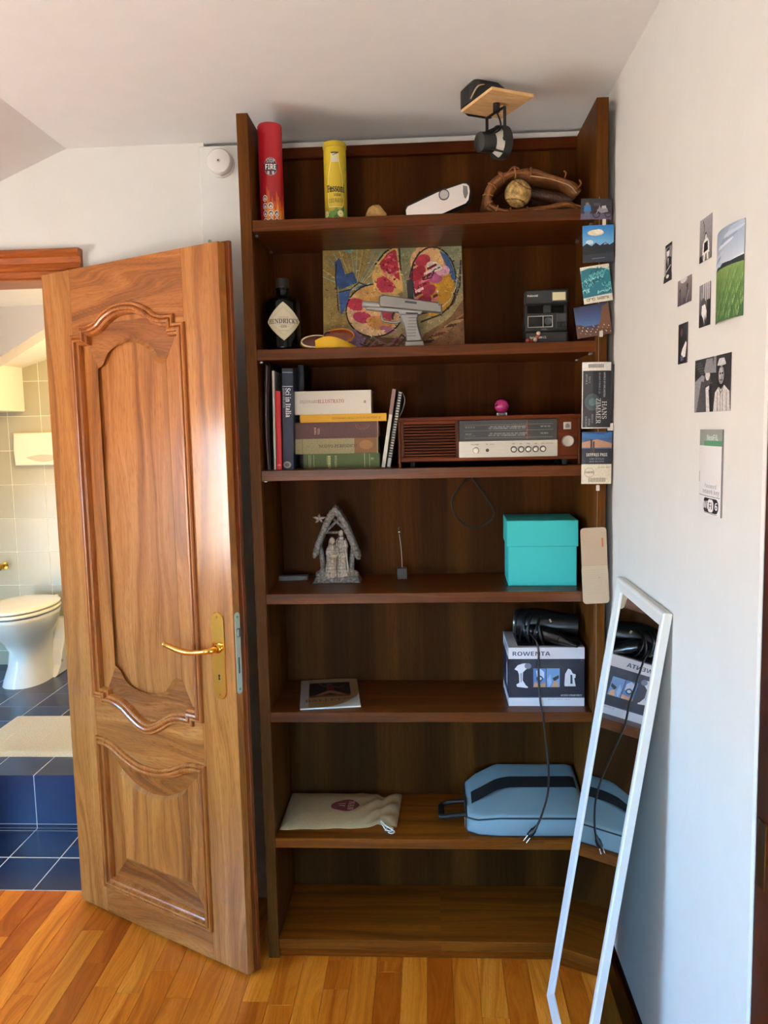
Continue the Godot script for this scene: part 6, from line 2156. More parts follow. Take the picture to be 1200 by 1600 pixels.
# ================================================================ shelf with the appliance box
func build_box_shelf() -> void:
	var y: float = S[4]
	# --- magazine with a curling corner
	var im := paper(320, 464, "a8865c")
	p_grad(im, 0, 0, 1, 1, hue("b59a78"), hue("9a7444"))
	p_rect(im, 0.0, 0.0, 0.14, 1.0, hue("b8b0ac"))
	p_rect(im, 0.15, 0.14, 0.86, 0.66, hue("1e1712"))
	p_oval(im, 0.50, 0.22, 0.055, 0.045, hue("7a4a34"))
	p_poly(im, [[0.44, 0.27], [0.56, 0.27], [0.58, 0.42], [0.52, 0.47], [0.44, 0.42]], hue("7d2f26"))
	p_poly(im, [[0.46, 0.44], [0.56, 0.44], [0.80, 0.60], [0.74, 0.63], [0.50, 0.53], [0.30, 0.64], [0.22, 0.64], [0.24, 0.60]], hue("a0694a"))
	p_line(im, [[0.45, 0.29], [0.36, 0.24], [0.32, 0.16]], 9, hue("8f5a40"))
	p_line(im, [[0.56, 0.29], [0.66, 0.34], [0.74, 0.30]], 9, hue("8f5a40"))
	p_rect(im, 0.15, 0.60, 0.86, 0.66, hue("6b4a2c"))
	p_text(im, "BALLETTO", 160, 376, 54, hue("6e3a1e"), true, "Droid Serif", true, 0.92)
	p_text(im, "rivista di danza", 160, 410, 20, hue("6a4a2c"), false, "Droid Serif", true)
	var mg := thing("magazine", "ballet magazine with a curled corner lying on the shelf", "magazine", Vector3(0.188, y, -0.163), Vector3(0, deg_to_rad(8), 0))
	var st := begin()
	var cover := func(u: float, v: float) -> Vector3:
		var c := maxf(0.0, (u + v - 1.35) / 0.65)
		var x := (u - 0.5) * 0.182
		var z := (v - 0.5) * 0.262
		return Vector3(x - 0.018 * c * c, 0.0052 + 0.022 * c * c + 0.0015 * sin(PI * u), z - 0.016 * c * c)
	patch(st, cover, 20, 20)
	part("cover", st, printed(im, 0.6, Color(0.85, 0.82, 0.8)), mg)
	st = begin()
	var under := func(u: float, v: float) -> Vector3:
		var p: Vector3 = cover.call(1.0 - u, v)
		return p - Vector3(0, 0.0006, 0)
	patch(st, under, 20, 20)
	part("cover_back", st, flat("cfc6b8", 0.7), mg)
	part("pages", box_mesh(Vector3(0.180, 0.0044, 0.260), 0.0005, Vector3(0, 0.0024, 0)), flat("d9d2c6", 0.8), mg)
	# --- appliance box
	var b := thing("appliance_box", "white and navy cardboard box of a garment steamer", "box", Vector3(0.845, y, -0.146), Vector3(0, deg_to_rad(-0.5), 0))
	var W := 0.220
	var H := 0.177
	var D := 0.186
	part("carton", box_mesh(Vector3(W - 0.001, H - 0.001, D - 0.001), 0.001, Vector3(0, H / 2, 0)), flat("cfcacb", 0.6), b)
	im = paper(704, 560, "191b2a")
	p_rect(im, 0, 0, 1, 0.195, hue("d6d0d4"))
	p_rect(im, 0, 0.855, 1, 1, hue("d6d0d4"))
	p_rect(im, 0, 0.835, 1, 0.85, hue("30344c"))
	p_text(im, "ROWENTA", 30, 78, 54, hue("4a4854"), true, "Droid Sans", false, 1.36)
	# steamer head on the left
	var w := hue("d9d6da")
	p_poly(im, [[0.075, 0.37], [0.12, 0.30], [0.19, 0.27], [0.27, 0.27], [0.28, 0.34], [0.23, 0.37], [0.19, 0.42], [0.185, 0.56], [0.23, 0.65], [0.255, 0.67], [0.25, 0.69], [0.11, 0.67], [0.10, 0.63], [0.14, 0.60], [0.135, 0.46], [0.12, 0.40]], w)
	p_oval(im, 0.255, 0.315, 0.045, 0.05, hue("6f7080"))
	p_poly(im, [[0.15, 0.44], [0.18, 0.43], [0.175, 0.58], [0.155, 0.60]], hue("9a98a6"))
	# two lifestyle pictures
	p_rect(im, 0.325, 0.355, 0.49, 0.675, hue("5a7ab0"))
	p_poly(im, [[0.36, 0.40], [0.42, 0.36], [0.47, 0.42], [0.47, 0.52], [0.38, 0.54]], hue("c9cfe0"))
	p_oval(im, 0.41, 0.53, 0.045, 0.05, hue("23263c"))
	p_oval(im, 0.41, 0.53, 0.028, 0.028, hue("d4d8e4"))
	p_poly(im, [[0.325, 0.675], [0.345, 0.58], [0.40, 0.62], [0.49, 0.60], [0.49, 0.675]], hue("c09070"))
	p_rect(im, 0.50, 0.355, 0.675, 0.675, hue("6f95c4"))
	p_poly(im, [[0.58, 0.52], [0.66, 0.47], [0.665, 0.52], [0.60, 0.58]], hue("20222e"))
	p_poly(im, [[0.57, 0.675], [0.60, 0.56], [0.65, 0.60], [0.66, 0.675]], hue("c99a72"))
	p_poly(im, [[0.51, 0.55], [0.55, 0.45], [0.57, 0.60], [0.53, 0.675]], hue("9fb4d4"))
	# upright steamer on the right
	p_poly(im, [[0.735, 0.62], [0.745, 0.45], [0.785, 0.36], [0.82, 0.38], [0.845, 0.44], [0.885, 0.46], [0.88, 0.52], [0.865, 0.52], [0.885, 0.66], [0.74, 0.66]], w)
	p_poly(im, [[0.815, 0.46], [0.84, 0.47], [0.845, 0.62], [0.815, 0.62]], hue("2a2d40"))
	p_rect(im, 0.735, 0.665, 0.885, 0.70, hue("11131c"))
	p_rect(im, 0.955, 0.215, 0.975, 0.235, hue("b03040"))
	im.fill_rect(Rect2i(470, 440, 234, 27), hue("191b2a"))
	p_text(im, "ACCESS STEAM FIRST", 582, 464, 22, hue("d0cdd2"), true, "Droid Sans", true, 0.9)
	p_text(im, "garment steamer - vapeur", 470, 500, 18, hue("8a8690"), false, "Droid Sans", true)
	st = begin()
	quad(st, Vector3(-W / 2, H, D / 2), Vector3(W / 2, H, D / 2), Vector3(W / 2, 0.0, D / 2), Vector3(-W / 2, 0.0, D / 2))
	part("printed_front", st, printed(im, 0.4), b)
	im = paper(448, 448, "22253a")
	p_rect(im, 0, 0, 1, 0.20, hue("d6d0d4"))
	p_rect(im, 0, 0.86, 1, 1, hue("d6d0d4"))
	p_poly(im, [[0.58, 0.72], [0.60, 0.40], [0.72, 0.30], [0.80, 0.45], [0.78, 0.74]], hue("c9c6cc"))
	p_text(im, "ROWENTA", 224, 62, 52, hue("4a4854"), true, "Droid Sans", true)
	st = begin()
	quad(st, Vector3(-W / 2, H, -D / 2), Vector3(-W / 2, H, D / 2), Vector3(-W / 2, 0, D / 2), Vector3(-W / 2, 0, -D / 2))
	quad(st, Vector3(W / 2, H, D / 2), Vector3(W / 2, H, -D / 2), Vector3(W / 2, 0, -D / 2), Vector3(W / 2, 0, D / 2))
	part("printed_side", st, printed(im, 0.4), b)
	im = paper(256, 256, "241f26")
	p_rect(im, 0, 0, 0.13, 1, hue("d6d0d4"))
	p_rect(im, 0.80, 0.0, 1.0, 1.0, hue("5c5055"))
	p_rect(im, 0, 0.90, 1, 1, hue("c9c3c7"))
	st = begin()
	quad(st, Vector3(-W / 2, H, -D / 2), Vector3(W / 2, H, -D / 2), Vector3(W / 2, H, D / 2), Vector3(-W / 2, H, D / 2))
	part("printed_top", st, printed(im, 0.4), b)
	build_hair_dryer(y + H)


func build_hair_dryer(y: float) -> void:
	var t := thing("hair_dryer", "black hair dryer with its cable wound round it, lying on the appliance box", "hair dryer", Vector3(0.845, y, -0.12))
	var black := flat("0f1010", 0.35)
	var gloss := flat("151617", 0.2)
	var cord_m := flat("131313", 0.45)
	# barrel lying at the back, rear grille to the left
	var ax := Transform3D(Basis(Vector3(0, 0, 1), -PI / 2 - 0.04), Vector3(-0.085, 0.052, -0.035)).rotated_local(Vector3(1, 0, 0), 0.12)
	part("barrel", lathe(begin(), [Vector2(0.0, 0.0), Vector2(0.030, 0.0), Vector2(0.036, 0.004), Vector2(0.042, 0.02), Vector2(0.046, 0.05), Vector2(0.045, 0.085), Vector2(0.038, 0.13), Vector2(0.034, 0.165), Vector2(0.033, 0.19), Vector2(0.029, 0.19), Vector2(0.028, 0.15)], 32, ax), black, t)
	for i in 4:
		part("grille_ring", lathe(begin(), [Vector2(0.030 - 0.006 * i, -0.0015), Vector2(0.033 - 0.006 * i, -0.001), Vector2(0.033 - 0.006 * i, 0.003)], 28, ax), flat("8a8780", 0.3, 0.9), t)
	# handle lying across the front of the box and its flat nozzle at the right
	part("handle", tube(begin(), smooth_path([Vector3(-0.050, 0.035, 0.0), Vector3(-0.02, 0.036, 0.02), Vector3(0.015, 0.030, 0.045), Vector3(0.040, 0.024, 0.062)], 5), [0.023, 0.023, 0.023, 0.023, 0.023, 0.022, 0.022, 0.022, 0.021, 0.021, 0.020, 0.020, 0.019, 0.018, 0.018, 0.0175], 16), gloss, t)
	var nz := begin()
	var f_nozzle := func(u: float, v: float) -> Vector3:
		var a := TAU * u
		var e := v
		var rx := lerpf(0.0175, 0.020, e)
		var ry := lerpf(0.0175, 0.0065, pow(e, 0.8))
		var axis0 := Vector3(0.040, 0.024, 0.062)
		var dir := Vector3(0.86, -0.21, 0.46).normalized()
		var side := dir.cross(Vector3.UP).normalized()
		var up := side.cross(dir).normalized()
		return axis0 + dir * 0.055 * e + side * cos(a) * rx + up * sin(a) * ry
	patch(nz, f_nozzle, 28, 8)
	var tip := Vector3(0.040, 0.024, 0.062) + Vector3(0.86, -0.21, 0.46).normalized() * 0.052
	ball(nz, tip, Vector3(0.006, 0.005, 0.016), 12, Transform3D())
	part("nozzle", nz, gloss, t)
	part("rating_label", box(begin(), Vector3(0.012, 0.044, 0.060), Vector3(0.006, 0.010, 0.0016), 0.0004), flat("c8bfa8", 0.5), t, Vector3.ZERO, Vector3(deg_to_rad(-30), 0.5, 0.2))
	# loops of the cable wound round barrel and handle
	for i in 6:
		var c := Vector3(-0.070 + 0.013 * i, 0.046 - 0.002 * i, -0.018 + 0.006 * i)
		var bs := Basis.from_euler(Vector3(0.25 * sin(i * 2.1), PI / 2 - 0.35 + 0.10 * sin(i * 1.7), 0.15 * cos(i * 1.3)))
		part("cable_loop", tube(begin(), ring_points(c, 0.050 - 0.002 * (i % 3), 0.044 - 0.001 * i, 26, bs), 0.0036, 7, true), cord_m, t)
	# the free end: over the front of the box, down past two shelves to a plug
	var oy := -y
	var ox := -0.845
	var oz := 0.12
	var pts := []
	for p in [[0.800, 0.985, -0.075], [0.812, 0.972, -0.050], [0.8175, 0.955, -0.040], [0.819, 0.930, -0.036], [0.8185, 0.880, -0.034], [0.820, 0.830, -0.030], [0.822, 0.780, -0.004], [0.824, 0.768, 0.006], [0.829, 0.730, 0.010], [0.836, 0.660, 0.012], [0.8405, 0.600, 0.014], [0.8385, 0.545, 0.016], [0.829, 0.500, 0.018], [0.814, 0.455, 0.019], [0.804, 0.435, 0.020]]:
		pts.append(Vector3(p[0] + ox, p[1] + oy, p[2] + oz))
	part("power_cable", tube(begin(), smooth_path(pts, 5), 0.0032, 8), flat("1c1a19", 0.45), t)
	var d := Vector3(-0.036, -0.048, 0.001).normalized()
	var p0 := Vector3(0.805 + ox, 0.437 + oy, 0.020 + oz)
	var plug := part("plug", tube(begin(), [p0, p0 + d * 0.010, p0 + d * 0.014, p0 + d * 0.034, p0 + d * 0.038], [0.0045, 0.0055, 0.0085, 0.0095, 0.007], 12), black, t)
	for s in [-1, 1]:
		var o := Vector3(0.0042 * s, -0.0032 * s, 0.003)
		part("pin", tube(begin(), [p0 + d * 0.036 + o, p0 + d * 0.056 + o], 0.002, 8), flat("c9c4bd", 0.25, 0.9), plug)


# ================================================================ shelf with the bags
func build_bag_shelf() -> void:
	var y: float = S[5]
	# --- jute drawstring bag lying flat
	var im := paper(640, 480, "93764c")
	var n := FastNoiseLite.new()
	n.seed = 3
	n.frequency = 0.9
	for j in 480:
		for i in 640:
			var k := 0.86 + 0.12 * sin(i * 1.1) * sin(j * 1.1) + 0.12 * n.get_noise_2d(i * 0.06, j * 0.9) + 0.10 * n.get_noise_2d(i * 0.9, j * 0.06)
			var c := hue("c4a474")
			im.set_pixel(i, j, Color(c.r * k, c.g * k, c.b * k))
	p_oval(im, 0.525, 0.53, 0.125, 0.165, hue("6e2020"))
	p_text(im, "NAM", 352, 254, 46, hue("b89878"), true, "Droid Serif", true, 1.0, 90)
	p_text(im, "J F", 304, 254, 42, hue("b89878"), true, "Droid Serif", true, 1.0, 90)
	var weave := printed(im, 0.95)
	var bag := thing("jute_bag", "jute drawstring bag with a dark red round print lying flat", "bag", Vector3(0, y, 0))
	var corner := func(u: float, v: float) -> Vector2:
		var a := Vector2(0.036, -0.285)
		var b := Vector2(0.404, -0.282)
		var c := Vector2(0.394, -0.070)
		var d := Vector2(0.037, -0.052)
		var p := a.lerp(b, u).lerp(d.lerp(c, u), v)
		# the gathered neck near the right end draws in
		var neck := exp(-pow((u - 0.84) / 0.05, 2))
		p.y += neck * (0.5 - v) * 0.050
		p.y += 0.004 * sin(u * 23.0) * (v - 0.5)
		return p
	var top := func(u: float, v: float) -> Vector3:
		var p: Vector2 = corner.call(u, v)
		var e := minf(minf(u, 1.0 - u) * 1.6, minf(v, 1.0 - v))
		var puff := 0.020 * pow(clampf(e / 0.28, 0, 1), 0.6)
		var folds := clampf((u - 0.58) / 0.25, 0, 1) * 0.0045 * sin(v * 19.0 + 5.0 * sin(u * 8.0)) * clampf(e / 0.08, 0, 1)
		var wr := 0.0016 * sin(u * 31.0 + v * 9.0) * clampf(e / 0.1, 0, 1)
		var neck := exp(-pow((u - 0.84) / 0.035, 2)) * 0.008 * clampf(e / 0.1, 0, 1)
		return Vector3(p.x, 0.0035 + puff + folds + wr - neck + 0.003 * exp(-pow((u - 0.95) / 0.04, 2)), p.y)
	var st := begin()
	patch(st, top, 84, 48)
	part("upper_side", st, weave, bag)
	st = begin()
	var bottom := func(u: float, v: float) -> Vector3:
		var p: Vector2 = corner.call(1.0 - u, v)
		return Vector3(p.x, 0.0006, p.y)
	patch(st, bottom, 30, 20)
	var rim := func(u: float, v: float) -> Vector3:
		var a := TAU * u
		var s := u * 4.0
		var k := int(s) % 4
		var f := s - int(s)
		var uv := [Vector2(f, 1), Vector2(1, 1 - f), Vector2(1 - f, 0), Vector2(0, f)][k] as Vector2
		var p: Vector3 = top.call(uv.x, uv.y)
		var q := p.y * (1.0 - v) + 0.0006 * v
		return Vector3(p.x, q, p.z)
	patch(st, rim, 96, 2)
	part("under_side", st, flat("b0905f", 0.95), bag)
	var cord := flat("d9d0bd", 0.8)
	part("drawstring", tube(begin(), smooth_path([Vector3(0.345, 0.016, -0.075), Vector3(0.352, 0.012, -0.062), Vector3(0.362, 0.005, -0.048), Vector3(0.378, 0.003, -0.044), Vector3(0.382, 0.004, -0.058), Vector3(0.366, 0.006, -0.060), Vector3(0.360, 0.004, -0.046)], 5), 0.0022, 7), cord, bag)
	part("drawstring", tube(begin(), smooth_path([Vector3(0.346, 0.017, -0.080), Vector3(0.358, 0.014, -0.060), Vector3(0.376, 0.006, -0.052), Vector3(0.388, 0.003, -0.040), Vector3(0.380, 0.003, -0.030), Vector3(0.370, 0.003, -0.036)], 5), 0.0022, 7), cord, bag)
	# --- blue tapered carrying case
	var cs := thing("blue_case", "light blue tapered fabric case with a black band and a black handle", "case", Vector3(0, y, 0))
	var blue := StandardMaterial3D.new()
	blue.resource_name = "blue_cloth"
	blue.albedo_color = hue("839ea6")
	blue.albedo_texture = noise_tex(0.25, 81, [Color(0.86, 0.86, 0.86), Color(1, 1, 1)], 256)
	blue.roughness = 0.8
	blue.uv1_triplanar = true
	blue.uv1_scale = Vector3(9, 9, 9)
	var band := flat("111214", 0.7)
	# plan outline (x, z), tapering to the left; height falls from back to front
	var plan := PackedVector2Array([Vector2(0.607, -0.045), Vector2(0.640, -0.022), Vector2(0.700, -0.012), Vector2(0.930, -0.014), Vector2(0.962, -0.022), Vector2(0.964, -0.275), Vector2(0.940, -0.287), Vector2(0.712, -0.287), Vector2(0.640, -0.250), Vector2(0.606, -0.215)])
	var height := func(p: Vector2) -> float:
		return 0.070 + clampf((-p.y - 0.03) / 0.25, 0, 1) * 0.045 - clampf((0.70 - p.x) / 0.1, 0, 1) * 0.020
	var mid := func(k: float, grow: float) -> PackedVector2Array:
		return inset(ccw2(plan.duplicate()), -grow)
	# shell as rings from bottom to top with rounded shoulders
	var lev := [[0.0, 0.010], [0.06, 0.003], [0.16, 0.0], [0.80, 0.0], [0.93, 0.004], [0.985, 0.012], [1.0, 0.022]]
	var loops := []
	var dense := PackedVector2Array()
	var base := ccw2(plan.duplicate())
	for i in base.size():
		for k in 6:
			dense.append(base[i].lerp(base[(i + 1) % base.size()], k / 6.0))
	for l in lev:
		var r := inset(base, l[1])
		var ring := []
		for i in r.size():
			for k in 6:
				var p := r[i].lerp(r[(i + 1) % r.size()], k / 6.0)
				ring.append(Vector3(p.x, 0.001 + float(height.call(p)) * float(l[0]), p.y))
		loops.append(ring)
	st = begin()
	st.set_smooth_group(1)
	for i in lev.size() - 1:
		var m: int = loops[i].size()
		for k in m:
			var k2 := (k + 1) % m
			tri(st, loops[i][k], loops[i + 1][k2], loops[i][k2])
			tri(st, loops[i][k], loops[i + 1][k], loops[i + 1][k2])
	var cap_c := Vector3(0.79, 0.0, -0.15)
	cap_c.y = 0.004 + float(height.call(Vector2(0.79, -0.15)))
	var tl: Array = loops[lev.size() - 1]
	for k in tl.size():
		var k2 := (k + 1) % tl.size()
		var a0: Vector3 = tl[k].lerp(cap_c, 0.5) + Vector3(0, 0.002, 0)
		var a1: Vector3 = tl[k2].lerp(cap_c, 0.5) + Vector3(0, 0.002, 0)
		tri(st, tl[k], a0, a1)
		tri(st, tl[k], a1, tl[k2])
		tri(st, a0, cap_c, a1)
	part("shell", st, blue, cs)
	# the black band across the upper side, following its taper
	var bandf := func(u: float, v: float) -> Vector3:
		var x := 0.603 + 0.361 * u
		var zc := -0.118 - 0.052 * smoothstep(0.0, 0.42, u) - 0.004 * u
		var z := zc + (v - 0.5) * 0.056
		var hh: float = height.call(Vector2(x, z))
		var e := clampf((x - 0.606) / 0.03, 0, 1)
		hh = 0.0035 + hh - (1.0 - sqrt(1.0 - (1.0 - e) * (1.0 - e))) * 0.030 + 0.0015 * clampf((x - 0.62) / 0.08, 0, 1)
		var er := clampf((0.964 - x) / 0.03, 0, 1)
		hh -= (1.0 - sqrt(maxf(0.0, 1.0 - (1.0 - er) * (1.0 - er)))) * 0.030
		return Vector3(x, hh, z)
	st = begin()
	patch(st, bandf, 40, 4)
	part("band", st, band, cs)
	part("band_end", box(begin(), Vector3(0.6045, 0.040, -0.115), Vector3(0.004, 0.06, 0.05), 0.001), band, cs)
	# piping round the lid and the foot
	var pipe := []
	for i in base.size():
		for k in 6:
			var p := base[i].lerp(base[(i + 1) % base.size()], k / 6.0)
			pipe.append(p)
	for q in [[0.84, 0.0], [0.05, 0.004]]:
		var pts := []
		var r := inset(base, q[1])
		for i in r.size():
			for k in 6:
				var p := r[i].lerp(r[(i + 1) % r.size()], k / 6.0)
				pts.append(Vector3(p.x, 0.002 + float(height.call(p)) * float(q[0]), p.y))
		part("piping", tube(begin(), pts, 0.0024, 6, true), flat("1c2630", 0.6), cs)
	part("handle", tube(begin(), smooth_path([Vector3(0.607, 0.045, -0.070), Vector3(0.560, 0.040, -0.068), Vector3(0.532, 0.034, -0.075), Vector3(0.529, 0.032, -0.115), Vector3(0.533, 0.034, -0.150), Vector3(0.560, 0.040, -0.158), Vector3(0.607, 0.045, -0.155)], 5), 0.0075, 9), flat("0f0f10", 0.5), cs)
	part("handle_pad", box(begin(), Vector3(0.530, 0.033, -0.112), Vector3(0.020, 0.016, 0.070), 0.005), flat("0c0c0d", 0.5), cs)
	part("zip_puller", box(begin(), Vector3(0.600, 0.036, -0.040), Vector3(0.003, 0.030, 0.006), 0.001), flat("c2bfb8", 0.25, 0.9), cs, Vector3.ZERO, Vector3.ZERO, "silver zip puller")


# ================================================================ photographs and tickets on the edge of the bookcase
func build_hanging_pictures() -> void:
	# the string with its pegs
	var s := thing("photo_string", "thin string with small clips hanging down the right edge of the bookcase", "string", Vector3(0.976, 0, 0.003))
	part("cord", tube(begin(), [Vector3(0.0, 2.20, 0), Vector3(0.001, 1.6, 0.0), Vector3(-0.001, 1.1, 0.0), Vector3(0.0, 0.80, 0.0)], 0.0007, 5), flat("8d7a62", 0.7), s)
	for q in [[0.012, 2.133], [0.006, 1.839], [0.0, 1.419]]:
		part("clip", box(begin(), Vector3(q[0], q[1], 0.006), Vector3(0.009, 0.016, 0.006), 0.0015), flat("c9c0b4", 0.4), s)
	# motorbike
	var im := paper(192, 128, "2a2733")
	p_rect(im, 0, 0, 1, 0.3, hue("2c2f38"))
	p_rect(im, 0, 0.72, 1, 1, hue("57506a"))
	p_oval(im, 0.20, 0.25, 0.06, 0.08, hue("8a6a58"))
	p_poly(im, [[0.10, 0.32], [0.30, 0.30], [0.33, 0.60], [0.10, 0.62]], hue("2f72b0"))
	p_poly(im, [[0.13, 0.60], [0.30, 0.60], [0.30, 0.95], [0.22, 0.95], [0.20, 0.7], [0.16, 0.95], [0.10, 0.95]], hue("5a5f70"))
	p_ring(im, 0.50, 0.74, 0.11, 0.17, 5, hue("121116"))
	p_ring(im, 0.88, 0.72, 0.10, 0.16, 5, hue("121116"))
	p_poly(im, [[0.50, 0.55], [0.62, 0.42], [0.85, 0.45], [0.88, 0.62], [0.66, 0.70]], hue("8a8792"))
	p_poly(im, [[0.66, 0.35], [0.80, 0.32], [0.82, 0.46], [0.68, 0.46]], hue("b8b4b0"))
	p_line(im, [[0.5, 0.72], [0.60, 0.40], [0.58, 0.28]], 5, hue("9a969a"))
	p_rect(im, 0.40, 0.20, 0.62, 0.34, hue("4a4650"))
	hung("hanging_photo", "photo of a person in blue beside a motorbike, topmost on the bookcase edge", "photo", 0.968, 2.168, 0.082, 0.054, -2.0, im)
	# mountains under a cloud
	im = paper(160, 192, "2f7fc0")
	p_grad(im, 0, 0, 1, 0.55, hue("2a78bc"), hue("7ab4dc"))
	p_oval(im, 0.42, 0.20, 0.26, 0.08, hue("e0d2b4"))
	p_oval(im, 0.50, 0.17, 0.14, 0.06, hue("ece2cc"))
	p_oval(im, 0.22, 0.45, 0.12, 0.06, hue("c8d8e4"))
	p_poly(im, [[0, 0.55], [0.14, 0.48], [0.28, 0.56], [0.42, 0.47], [0.55, 0.55], [0.72, 0.46], [0.86, 0.54], [1, 0.47], [1, 1], [0, 1]], hue("1d222c"))
	p_poly(im, [[0.70, 0.47], [0.80, 0.51], [0.66, 0.54]], hue("8a9aa8"))
	p_poly(im, [[0, 0.80], [1, 0.74], [1, 1], [0, 1]], hue("2c3440"))
	p_line(im, [[0.3, 0.90], [0.7, 0.88]], 4, hue("6a7480"))
	hung("hanging_photo", "photo of dark mountains under one cloud, clipped below the motorbike photo", "photo", 0.9735, 2.078, 0.083, 0.097, 1.0, im)
	# teal mountain postcard
	im = paper(160, 192, "d8d4c4")
	p_poly(im, [[0.0, 0.10], [0.3, 0.05], [0.75, 0.09], [1.0, 0.16], [1.0, 0.80], [0.0, 0.84]], hue("1f6f80"))
	for k in 110:
		var x := fposmod(k * 0.618, 1.0)
		var y := 0.12 + 0.64 * fposmod(k * 0.377, 1.0)
		var sw := 0.07 * sin(k * 1.9)
		p_line(im, [[x, y], [x + sw, y + 0.05 * cos(k * 2.7)], [x + sw * 1.5 + 0.03, y + 0.08 * sin(k * 0.8)]], 4, [hue("5fb0b8"), hue("0f4f60"), hue("8fcac8"), hue("2a8090")][k % 4])
	p_rect(im, 0, 0.84, 1, 1, hue("d6d0bc"))
	p_ring(im, 0.16, 0.90, 0.05, 0.035, 2, hue("2a2a28"))
	p_ring(im, 0.34, 0.90, 0.05, 0.035, 2, hue("2a2a28"))
	p_line(im, [[0.16, 0.90], [0.25, 0.86], [0.34, 0.90]], 2, hue("2a2a28"))
	p_text(im, "GAZZETTA", 74, 178, 17, hue("3a3a34"), true, "Droid Sans", false, 0.8)
	hung("hanging_postcard", "postcard with a teal engraved mountain and a bicycle, tilted on the bookcase edge", "postcard", 0.9695, 1.9725, 0.078, 0.098, 7.0, im)
	# evening street
	im = paper(192, 160, "2c3558")
	p_grad(im, 0, 0, 1, 0.65, hue("232a4c"), hue("4a6aa0"))
	p_poly(im, [[0, 0.55], [0.18, 0.60], [0.3, 0.72], [0.6, 0.78], [0.62, 1], [0, 1]], hue("4a3028"))
	p_poly(im, [[1, 0], [0.80, 0.10], [0.70, 0.55], [0.58, 0.76], [0.6, 1], [1, 1]], hue("6b4632"))
	p_poly(im, [[0, 0.78], [0.4, 0.74], [0.8, 0.80], [1, 0.86], [1, 1], [0, 1]], hue("55382e"))
	for k in 26:
		p_oval(im, 0.08 + 0.9 * fposmod(k * 0.618, 1.0), 0.66 + 0.28 * fposmod(k * 0.281, 1.0), 0.014, 0.018, [hue("e0b880"), hue("c08050"), hue("f0dcc0")][k % 3])
	hung("hanging_photo", "photo of an evening street under a deep blue sky, tilted the other way", "photo", 0.9605, 1.8755, 0.094, 0.084, 8.0, im)
	# concert ticket, turned on its side
	im = paper(192, 448, "1d1f27")
	p_rect(im, 0, 0, 1, 0.13, hue("d8d4cc"))
	for k in 30:
		p_rect(im, 0.20 + 0.018 * k, 0.03, 0.20 + 0.018 * k + [0.006, 0.011, 0.009][k % 3], 0.085, hue("2a2a2a"))
	p_rect(im, 0.0, 0.13, 0.03, 1, hue("c9c6c0"))
	p_rect(im, 0, 0.985, 1, 1, hue("c9c6c0"))
	p_oval(im, 0.35, 0.60, 0.26, 0.13, hue("33464c"))
	p_oval(im, 0.35, 0.60, 0.12, 0.06, hue("4a646a"))
	p_text(im, "HANS", 132, 262, 44, hue("d4d2cc"), false, "Droid Serif", false, 1.0, 90)
	p_text(im, "ZIMMER", 92, 244, 42, hue("d4d2cc"), false, "Droid Serif", false, 1.0, 90)
	p_text(im, "WORLD OF ORCHESTRA", 140, 68, 17, hue("a8a8a8"), true, "Droid Sans", false, 0.9, 90)
	p_text(im, "MILANO FORUM 21.00", 108, 70, 14, hue("a8a8a8"), false, "Droid Sans", false, 1.0, 90)
	for k in 5:
		p_text(im, ["SETTORE B", "FILA 12", "POSTO 31", "EURO 85,00", "INTERO"][k], 22 + (k % 3) * 20, [80, 96, 350, 365, 380][k], 14, hue("9a9a98"), false, "Droid Sans", false, 1.0, 90)
	p_line(im, [[0.03, 0.57], [1, 0.57]], 1, hue("4a4c54"))
	var tk := hung("concert_ticket", "dark concert ticket with white lettering, hung sideways on the bookcase edge", "ticket", 0.9705, 1.6735, 0.078, 0.180, -0.5, im, 0.006)
	tk.position.z = 0.0125
	part("backing_ticket", card(0.034, 0.175, 0.0008), flat("20242e", 0.5), tk, Vector3(0.028, -0.003, -0.0085), Vector3(0, 0, deg_to_rad(-2)))
	part("backing_ticket", card(0.016, 0.020, 0.0008), flat("cfcbc4", 0.5), tk, Vector3(0.040, -0.086, -0.0075))
	# bus pass
	im = paper(192, 320, "d3cab4")
	p_grad(im, 0, 0, 1, 0.36, hue("244a80"), hue("5a6a88"))
	p_poly(im, [[0, 0.20], [0.5, 0.14], [1, 0.22], [1, 0.30], [0, 0.30]], hue("b08468"))
	p_poly(im, [[0, 0.02], [0.7, 0.05], [1, 0.0], [1, 0.10], [0.4, 0.14], [0, 0.1]], hue("2f66a0"))
	p_rect(im, 0, 0.32, 1, 0.62, hue("1d2434"))
	p_rect(im, 0.28, 0.14, 0.34, 0.42, hue("3a2a2a"))
	p_rect(im, 0.36, 0.18, 0.42, 0.42, hue("4a3430"))
	p_text(im, "SKYPASS PASS", 96, 150, 26, hue("e0d8c8"), true, "Droid Sans", true, 0.78)
	p_text(im, "valid 24 hours", 96, 170, 15, hue("b8b0a0"), false, "Droid Sans", true)
	p_text(im, "adult day ticket", 96, 186, 14, hue("b8b0a0"), false, "Droid Sans", true)
	p_ring(im, 0.26, 0.78, 0.16, 0.09, 2, hue("6a5f58"))
	p_text(im, "STAMPED", 50, 254, 16, hue("6a5f58"), true, "Droid Sans", true, 0.9)
	p_text(im, "No 0041 886", 140, 222, 13, hue("8a7f70"), false, "Droid Sans", true)
	for k in 26:
		p_rect(im, 0.24 + 0.022 * k, 0.88, 0.24 + 0.022 * k + [0.008, 0.013, 0.005][k % 3], 0.96, hue("4a443e"))
	hung("pass_ticket", "ticket with an evening skyline above a cream stub and bar code", "ticket", 0.973, 1.502, 0.082, 0.144, -0.6, im)
	# folded paper card
	im = paper(192, 512, "bfa88c")
	p_grain(im, 90, 60, 160, 0.05)
